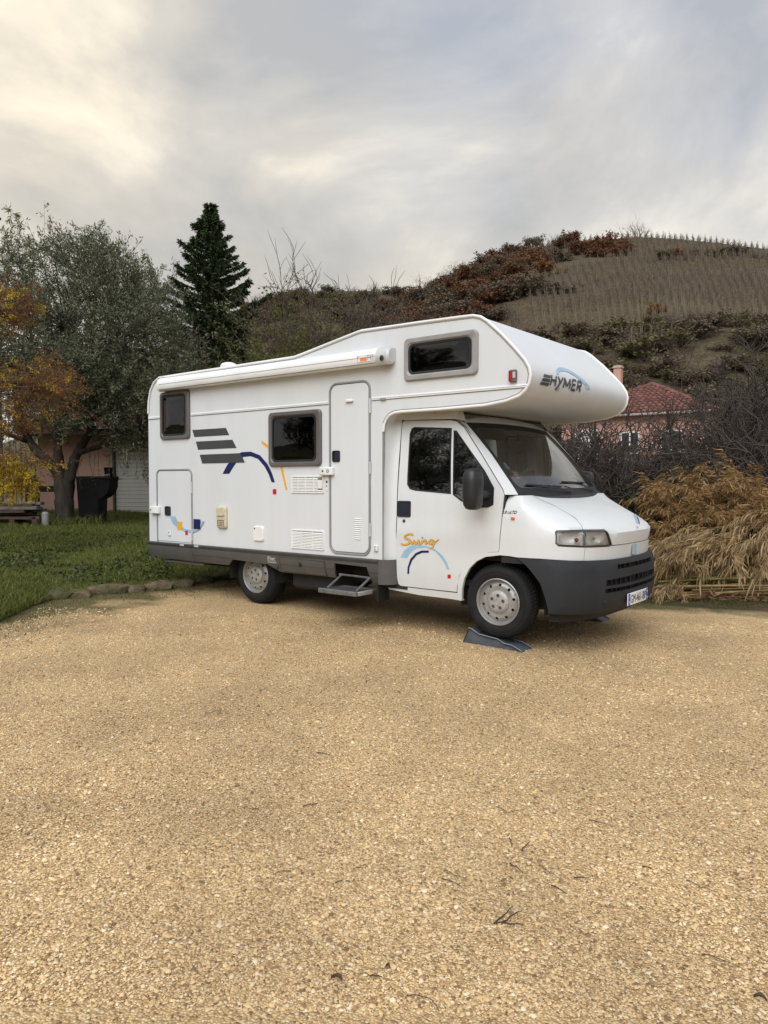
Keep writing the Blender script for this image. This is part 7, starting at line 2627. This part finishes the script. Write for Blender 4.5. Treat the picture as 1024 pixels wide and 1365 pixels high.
def build_grass():
    rnd = np.random.default_rng(5)
    pts, hs, ws = [], [], []

    def strew(n, fx, fy, zf, h, w):
        for _ in range(n):
            x, y = fx(), fy()
    # near lawn, denser towards the camera
    def scatter(n, px0, px1, A0, A1, h0, h1, wd, power=1.0):
        px = rnd.uniform(px0, px1, n)
        A = A0 + (A1 - A0) * rnd.random(n) ** power
        X = CAM.x + FWD.x * A + RGT.x * (px - 512) / 1000 * A
        Y = CAM.y + FWD.y * A + RGT.y * (px - 512) / 1000 * A
        keep = []
        for x, y in zip(X, Y):
            if x < edge_x(y) + 0.02:
                v = 0.5 + 0.5 * wob(x, y, 1.1)
                keep.append((x, y, lawn_z(x, y), v))
        K = np.array(keep)
        m = len(K)
        pts.append(K[:, :3])
        hs.append((h0 + (h1 - h0) * rnd.random(m)) * (0.45 + 0.9 * K[:, 3]))
        ws.append(np.full(m, wd))
    scatter(78000, -120, 330, 6.6, 12.5, 0.025, 0.07, 0.007, 0.8)
    scatter(46000, -160, 330, 12.0, 18.5, 0.05, 0.13, 0.010, 0.9)
    scatter(16000, -160, 300, 18, 23, 0.06, 0.14, 0.014)
    scatter(11000, -90, 60, 6.8, 9.6, 0.07, 0.15, 0.008)
    scatter(1800, 70, 135, 16.8, 18.2, 0.15, 0.4, 0.012)
    P = np.concatenate(pts)
    H = np.concatenate(hs)
    W = np.concatenate(ws)
    n = len(P)
    D = unit(np.stack([rnd.normal(0, 0.38, n), rnd.normal(0, 0.38, n), np.ones(n)], 1))
    S = unit(np.stack([rnd.normal(size=n), rnd.normal(size=n), np.zeros(n)], 1))
    B = np.stack([rnd.normal(0, 0.35, n), rnd.normal(0, 0.35, n), np.zeros(n)], 1)
    a = P - S * W[:, None] / 2
    b = P + S * W[:, None] / 2
    m = P + D * H[:, None] * 0.6
    t = P + D * H[:, None] + B * H[:, None]
    V = np.stack([a, b, m + S * W[:, None] * 0.35, t, m - S * W[:, None] * 0.35], 1).reshape(-1, 3)
    i = np.arange(n)[:, None] * 5
    Fq = i + np.array([0, 1, 2, 4])
    Ft = i + np.array([4, 2, 3])
    mat = M_leaf('lawn_grass', [(0.058, 0.078, 0.013), (0.098, 0.128, 0.020), (0.150, 0.180, 0.030), (0.21, 0.20, 0.06), (0.12, 0.145, 0.028)], 0.55, 0.25)
    tag(obj_from(np_mesh('grass', V, [Fq, Ft]), 'grass', mat), 'uneven green grass covering the lawn bank', 'grass', None, 'stuff')
    # broad weeds and clover
    n = 9000
    px = rnd.uniform(-60, 230, n)
    A = rnd.uniform(9.2, 15, n)
    X = CAM.x + FWD.x * A + RGT.x * (px - 512) / 1000 * A
    Y = CAM.y + FWD.y * A + RGT.y * (px - 512) / 1000 * A
    P = np.array([(x, y, lawn_z(x, y) + 0.01 + 0.03 * rnd.random()) for x, y in zip(X, Y) if x < edge_x(y) - 0.15 and wob(x, y, 0.9) < 0.25])
    n = len(P)
    D = unit(np.stack([rnd.normal(size=n), rnd.normal(size=n), rnd.uniform(0.1, 0.9, n)], 1))
    V, F = leaf_arrays(P, D, 0.05 * (0.6 + 0.8 * rnd.random(n)), 0.030, rnd)
    tag(obj_from(np_mesh('clover', V, [F]), 'clover', M_leaf('weed_leaves', [(0.022, 0.040, 0.008), (0.040, 0.062, 0.012), (0.062, 0.085, 0.018), (0.07, 0.055, 0.022)], 0.5, 0.2)),
        'low broad leafed weeds growing through the lawn', 'weeds', None, 'stuff')
    # moss and short grass at the gravel edges
    n = 5200
    P = []
    while len(P) < n:
        if rnd.random() < 0.5:
            y = rnd.uniform(-3.2, 3)
            x = edge_x(y) + abs(rnd.normal(0, 0.35))
        else:
            px = rnd.uniform(845, 1060)
            A = 9.75 - abs(rnd.normal(0, 0.28)) + 0.15 * math.sin(px * 0.05)
            x, y = spot(lx(px), A)
        P.append((x, y, drive_z(x, y)))
    P = np.array(P)
    D = unit(np.stack([rnd.normal(0, 0.6, n), rnd.normal(0, 0.6, n), np.ones(n)], 1))
    V, F = leaf_arrays(P, D, 0.03 * (0.5 + rnd.random(n)), 0.007, rnd)
    tag(obj_from(np_mesh('moss_fringe', V, [F]), 'moss_fringe', M_leaf('moss', [(0.045, 0.052, 0.012), (0.075, 0.080, 0.020), (0.10, 0.095, 0.03)], 0.7, 0.2)), 'short moss and grass along the edges of the gravel', 'moss', None, 'stuff')


bark()
build_grass()
build_second_olive(build_olive())
build_rusty_tree()
build_spruce()
build_bamboo()
build_bare_trees()
build_hill_plants()
build_cane_heap()
# ============================ small things ============================
def build_garden_things():
    black = M('black_bin_plastic', (0.005, 0.005, 0.006), 0.6, var=0.3, scale=5, spec=0.15)
    A = 17.4
    x, y = spot(lx(127), A)
    z = lawn_z(x, y)

    def fb(a0, a1, b0, b1, z0, z1, s0=1.0, s1=1.0, bev=0.02):
        """tapered box in view axes round (x, y): a across, b away"""
        rings = []
        for t, s in ((0, s0), (1, s1)):
            zz = z0 + (z1 - z0) * t
            ca, cb = (a0 + a1) / 2, (b0 + b1) / 2
            rings.append([(x + RGT.x * (ca + (p - ca) * s) + FWD.x * (cb + (q - cb) * s), y + RGT.y * (ca + (p - ca) * s) + FWD.y * (cb + (q - cb) * s), zz) for p, q in rrect(a0, b0, a1, b1, bev, 3)])
        return loft(rings, None, True, True)
    root = empty('wheelie_bin', (x, y, z), 'black wheeled bin standing beside the olive trunk', 'bin')
    bt = 1.42 + (642 - 636) / 1000 * A
    mk('body', *fb(-0.33, 0.22, -0.3, 0.3, z - 0.02, bt - 0.03, 0.82, 1.0, 0.05), black, root)
    # bulging front under the rim
    prof = [(0.17, bt - 0.50), (0.26, bt - 0.47), (0.38, bt - 0.36), (0.43, bt - 0.22), (0.44, bt - 0.05), (0.17, bt - 0.05)]
    mk('front_bulge', *loft([[(x + RGT.x * a + FWD.x * b, y + RGT.y * a + FWD.y * b, zz) for a, zz in prof] for b in (-0.28, 0.28)], None, True, True), black, root)
    lid = mk('lid', *fb(-0.36, 0.46, -0.32, 0.32, bt - 0.03, bt + 0.02, 1.0, 0.98, 0.05), black, root)
    mk('handle', *tube([(x + RGT.x * 0.45 + FWD.x * b, y + RGT.y * 0.45 + FWD.y * b, bt - 0.045) for b in (-0.28, 0, 0.28)] , 0.02, 6), black, root)
    mk('rim_lip', *fb(0.40, 0.54, -0.3, 0.3, bt - 0.05, bt - 0.035, 1, 1, 0.02), black, root)
    for b in (-0.3, 0.3):
        V, F = lathe([(0.10, -0.025), (0.10, 0.025), (0.02, 0.03), (0.02, -0.03), (0.10, -0.025)], 16)
        c = Vector((x, y, z + 0.09)) - RGT * 0.22 + FWD * b
        mk('wheel', [(c.x + RGT.x * p + FWD.x * q, c.y + RGT.y * p + FWD.y * q, c.z + r) for p, q, r in V], F, black, root)
    # pot with a white lettered band, standing on the lid
    px_, py_ = spot(lx(145), A)
    pz = bt + 0.02
    V, F = lathe([(0.0001, 0.0), (0.085, 0.0), (0.105, 0.06), (0.085, 0.065), (0.088, 0.11), (0.102, 0.20), (0.098, 0.205), (0.08, 0.20), (0.0001, 0.19)], 18)
    pot = mk('plant_pot', [(px_ + a, py_ + c, pz + b) for a, b, c in V], F, black, None)
    tag(pot, 'small black pot with white lettering on the wheeled bin', 'pot')

    def pot_fn(a, b, o):
        p = Vector((px_, py_, b)) + RGT * a - FWD * (0.107 + o)
        return tuple(p)
    V, F = text_vf('TGT', pot_fn, -0.085, pz + 0.012, 0.085, pz + 0.052, 0.002, fat=0.02)
    mk('lettering', V, F, M('white_lettering', (0.45, 0.45, 0.45), 0.6, var=0.1), pot, 0)

    # stack of weathered planks by the lawn
    wood = M('weathered_planks', (0.085, 0.050, 0.034), 0.85, var=0.5, scale=7, bump=0.3, bscale=40, stretch=(1, 1, 6))
    pale = M('grey_planks', (0.17, 0.15, 0.14), 0.85, var=0.35, scale=7, bump=0.3, bscale=40)
    A2 = 17.0
    rng = random.Random(4)
    ox, oy = spot(lx(10), A2)
    gz = lawn_z(ox, oy)
    st = empty('plank_stack', (ox, oy, gz), 'low stack of weathered brown planks on the lawn at the left edge', 'planks')
    zt = 1.42 - 0.0255 * A2
    for lev in range(4):
        for k in range(3):
            l0 = lx(-70 + rng.uniform(-10, 10)) * A2
            l1 = lx((55 if lev != 2 else 44) + rng.uniform(-5, 3)) * A2
            zz = zt - 0.10 * (lev + 1)
            b0 = -0.3 + 0.2 * k
            tilt = rng.gauss(0, 0.012)
            V, F = box(l0, l1, b0, b0 + 0.17, 0, 0.055 + 0.02 * rng.random(), 0.006)
            V = [(CAM.x + FWD.x * (A2 + b) + RGT.x * a, CAM.y + FWD.y * (A2 + b) + RGT.y * a, zz + c + tilt * (a - l0)) for a, b, c in V]
            mk('plank', V, F, pale if rng.random() < 0.25 else wood, st, 30)
    for a_ in (-30, 20, 50):
        l0 = lx(a_) * A2
        V, F = box(l0, l0 + 0.12, -0.3, 0.3, 0, zt - 0.40 - gz + 0.03, 0.005)
        mk('bearer', [(CAM.x + FWD.x * (A2 + b) + RGT.x * a, CAM.y + FWD.y * (A2 + b) + RGT.y * a, gz - 0.03 + c) for a, b, c in V], F, wood, st, 30)
    # white can beside the planks
    cx, cy = spot(lx(60), 16.9)
    cz = lawn_z(cx, cy)
    V, F = lathe([(0.0001, 0), (0.075, 0), (0.08, 0.02), (0.08, 0.30), (0.05, 0.34), (0.0001, 0.35)], 14)
    c = mk('white_can', [(cx + a, cy + q, cz - 0.02 + b) for a, b, q in V], F, M('dirty_white', (0.30, 0.29, 0.28), 0.6, var=0.2, scale=9), None)
    tag(c, 'dirty white can beside the plank stack', 'can')
    # dark garden table against the salmon wall
    A3 = 20.5
    tx, ty = spot(lx(66), A3)
    tz = lawn_z(tx, ty)
    dk = M('dark_table_wood', (0.022, 0.019, 0.017), 0.8, var=0.3)
    tb = empty('garden_table', (tx, ty, tz), 'dark garden table between olive trunk and salmon wall', 'table')

    def tbx(a0, a1, b0, b1, z0, z1):
        V, F = box(a0, a1, b0, b1, z0, z1, 0.008)
        return [(tx + RGT.x * a + FWD.x * b, ty + RGT.y * a + FWD.y * b, c_) for a, b, c_ in V], F
    mk('table_top', *tbx(-0.55, 0.50, -0.4, 0.4, tz + 0.62, tz + 0.78), dk, tb)
    for a in (-0.5, 0.38):
        for b in (-0.35, 0.28):
            mk('leg', *tbx(a, a + 0.08, b, b + 0.08, tz - 0.02, tz + 0.62), dk, tb)
    # broken fence post / dark pot below the yellow tassels
    px2, py2 = spot(lx(40), 16.2)
    V, F = lathe([(0.0001, 0), (0.13, 0), (0.17, 0.33), (0.18, 0.34), (0.17, 0.35), (0.15, 0.34), (0.0001, 0.31)], 16)
    zb = lawn_z(px2, py2)
    c = mk('dark_tub', [(px2 + a, py2 + q, zb + 0.2 + b) for a, b, q in V], F, black, None)
    bpy.data.objects.remove(c)


TWIGS = [[(0.469, -2.763), (0.555, -2.732)], [(0.892, -3.29), (0.924, -3.221)], [(0.737, -3.474), (0.761, -3.454)], [(1.583, -2.697), (1.663, -2.711), (1.707, -2.631)], [(1.784, -2.919), (1.827, -2.985)], [(1.874, -2.987), (1.868, -2.9)],
         [(1.99, -3.046), (2.044, -3.076), (2.091, -3.086)], [(1.888, -3.11), (1.963, -3.144)], [(1.706, -3.325), (1.757, -3.332), (1.828, -3.329)], [(1.738, -3.384), (1.811, -3.379), (1.866, -3.413)], [(1.422, -3.558), (1.438, -3.53), (1.44, -3.475)],
         [(2.024, -4.009), (2.052, -3.982), (2.09, -3.976), (2.12, -3.988)], [(1.437, -3.674), (1.444, -3.647)], [(2.667, -3.23), (2.722, -3.214), (2.782, -3.223)], [(2.491, -2.784), (2.552, -2.802), (2.607, -2.802)], [(2.316, -2.793), (2.359, -2.787)],
         [(2.092, -3.156), (2.163, -3.176)], [(2.137, -3.048), (2.185, -3.014)], [(-0.485, -2.791), (-0.46, -2.629)], [(1.984, -2.535), (2.105, -2.527)], [(1.877, -4.008), (1.912, -3.988)]]


def build_twigs():
    mat = M('dead_twig', (0.045, 0.034, 0.026), 0.85, var=0.4, scale=30)
    rng = random.Random(8)

    def bez(pts):
        P = [Vector((x, y, drive_z(x, y) + 0.007)) for x, y in pts]
        out = []
        for a, b in zip(P, P[1:]):
            for t in (0, 0.25, 0.5, 0.75):
                out.append(a + (b - a) * t + Vector((rng.gauss(0, 0.002), rng.gauss(0, 0.002), 0.003 * math.sin(t * 3.1))))
        out.append(P[-1])
        return out
    for t in TWIGS:
        P = bez(t)
        ln = (P[0] - P[-1]).length
        r = 0.0028 if len(t) == 2 and ln < 0.09 else 0.0017
        n = len(P)
        o = mk('twig', *tube(P, [r * (1 - 0.6 * i / n) for i in range(n)], 5), mat)
        tag(o, 'thin dark twig lying on the gravel', 'twig', 'twigs strewn on the gravel')
    # forked twig and dead leaf in the foreground
    root = empty('forked_twig', (2.04, -3.513, drive_z(2.04, -3.513)), 'forked dark twig with three prongs on the gravel, right of centre', 'twig')
    for pts in ([(2.04, -3.513), (2.09, -3.483), (2.129, -3.456)], [(2.044, -3.51), (2.049, -3.442), (2.045, -3.378)], [(2.067, -3.485), (2.07, -3.43), (2.084, -3.382)]):
        P = bez(pts)
        mk('prong', *tube(P, [0.0030 * (1 - 0.6 * i / len(P)) for i in range(len(P))], 5), mat, root)
    lm = M('dead_leaf', (0.075, 0.050, 0.032), 0.8, var=0.4, scale=60)
    for k, (x, y, lab) in enumerate(((1.815, -4.10, 'curled dark dead leaf on the gravel near the bottom of the picture'), (2.87, -3.345, 'dark dead leaf on the gravel at the lower right corner'), (1.905, -3.95, 'small dark dead leaf on the gravel just behind the curled one'))):
        V, F = [], []
        for i in range(6):
            t = i / 5
            wd = 0.009 * math.sin(math.pi * min(0.97, t + 0.06)) * (1 if k != 2 else 0.6)
            for s in (-1, 0, 1):
                V.append((x + (t - 0.5) * 0.038 * (1 if k != 2 else 0.5), y + s * wd + 0.01 * (k == 0) * t, drive_z(x, y) + 0.008 + 0.010 * abs(s) + 0.012 * math.sin(t * 3)))
        for i in range(5):
            for j in range(2):
                F.append((i * 3 + j, i * 3 + j + 1, i * 3 + j + 4, i * 3 + j + 3))
        tag(mk('dead_leaf', V, F, lm, None, 0), lab, 'leaf', 'dead leaves on the gravel')


def build_pebbles():
    rnd = np.random.default_rng(17)
    n = 104000
    # spread so that the nearest ground carries most stones
    u = rnd.random(n)
    A = 2.15 * (8.2 / 2.15) ** (u ** 1.0)
    lat = rnd.uniform(-0.60, 0.60, n)
    X = CAM.x + FWD.x * A + RGT.x * lat * A
    Y = CAM.y + FWD.y * A + RGT.y * lat * A
    ok = np.array([edge_x(y) + 0.15 < x and y < 3.3 for x, y in zip(X, Y)])
    X, Y, A = X[ok], Y[ok], A[ok]
    n = len(X)
    Z = np.array([drive_z(x, y) for x, y in zip(X, Y)])
    R = np.clip(0.0039 * np.exp(rnd.normal(0, 0.42, n)), 0.0018, 0.012) * (1 + 0.05 * (A - 2.15))
    sx, sy, sz = R * rnd.uniform(0.8, 1.35, n), R * rnd.uniform(0.7, 1.1, n), R * rnd.uniform(0.45, 0.8, n)
    base = np.array([[1, 0, 0], [0.25, 0.95, 0.1], [-0.9, 0.35, 0], [-0.45, -0.85, 0.1], [0.6, -0.75, 0], [0.35, 0.2, 0.9], [-0.35, -0.1, 1.0]])
    th = rnd.random(n) * 6.28
    c, s = np.cos(th), np.sin(th)
    J = base[None] + rnd.normal(0, 0.12, (n, 7, 3))
    J = J * np.stack([sx, sy, sz], 1)[:, None, :]
    Vx = J[..., 0] * c[:, None] - J[..., 1] * s[:, None] + X[:, None]
    Vy = J[..., 0] * s[:, None] + J[..., 1] * c[:, None] + Y[:, None]
    Vz = J[..., 2] + Z[:, None] + 0.0012
    V = np.stack([Vx, Vy, Vz], -1).reshape(-1, 3)
    tri = np.array([[0, 1, 5], [1, 2, 6], [1, 6, 5], [2, 3, 6], [3, 4, 6], [4, 5, 6], [4, 0, 5]])
    F = (np.arange(n)[:, None, None] * 7 + tri[None]).reshape(-1, 3)
    mat = M_leaf('gravel_stones', [(0.17, 0.105, 0.060), (0.40, 0.255, 0.135), (0.61, 0.425, 0.21), (0.68, 0.485, 0.25), (0.75, 0.565, 0.325), (0.60, 0.425, 0.24), (0.80, 0.70, 0.51)], 0.8, 0.0, 0.3, (0.9, (0.80, 0.785, 0.78), (1.10, 1.09, 1.06)))
    tag(obj_from(np_mesh('gravel_stones', V, [F]), 'gravel_stones', mat), 'loose pale gravel stones covering the near yard', 'gravel', None, 'stuff')


build_garden_things()
build_twigs()
build_pebbles()
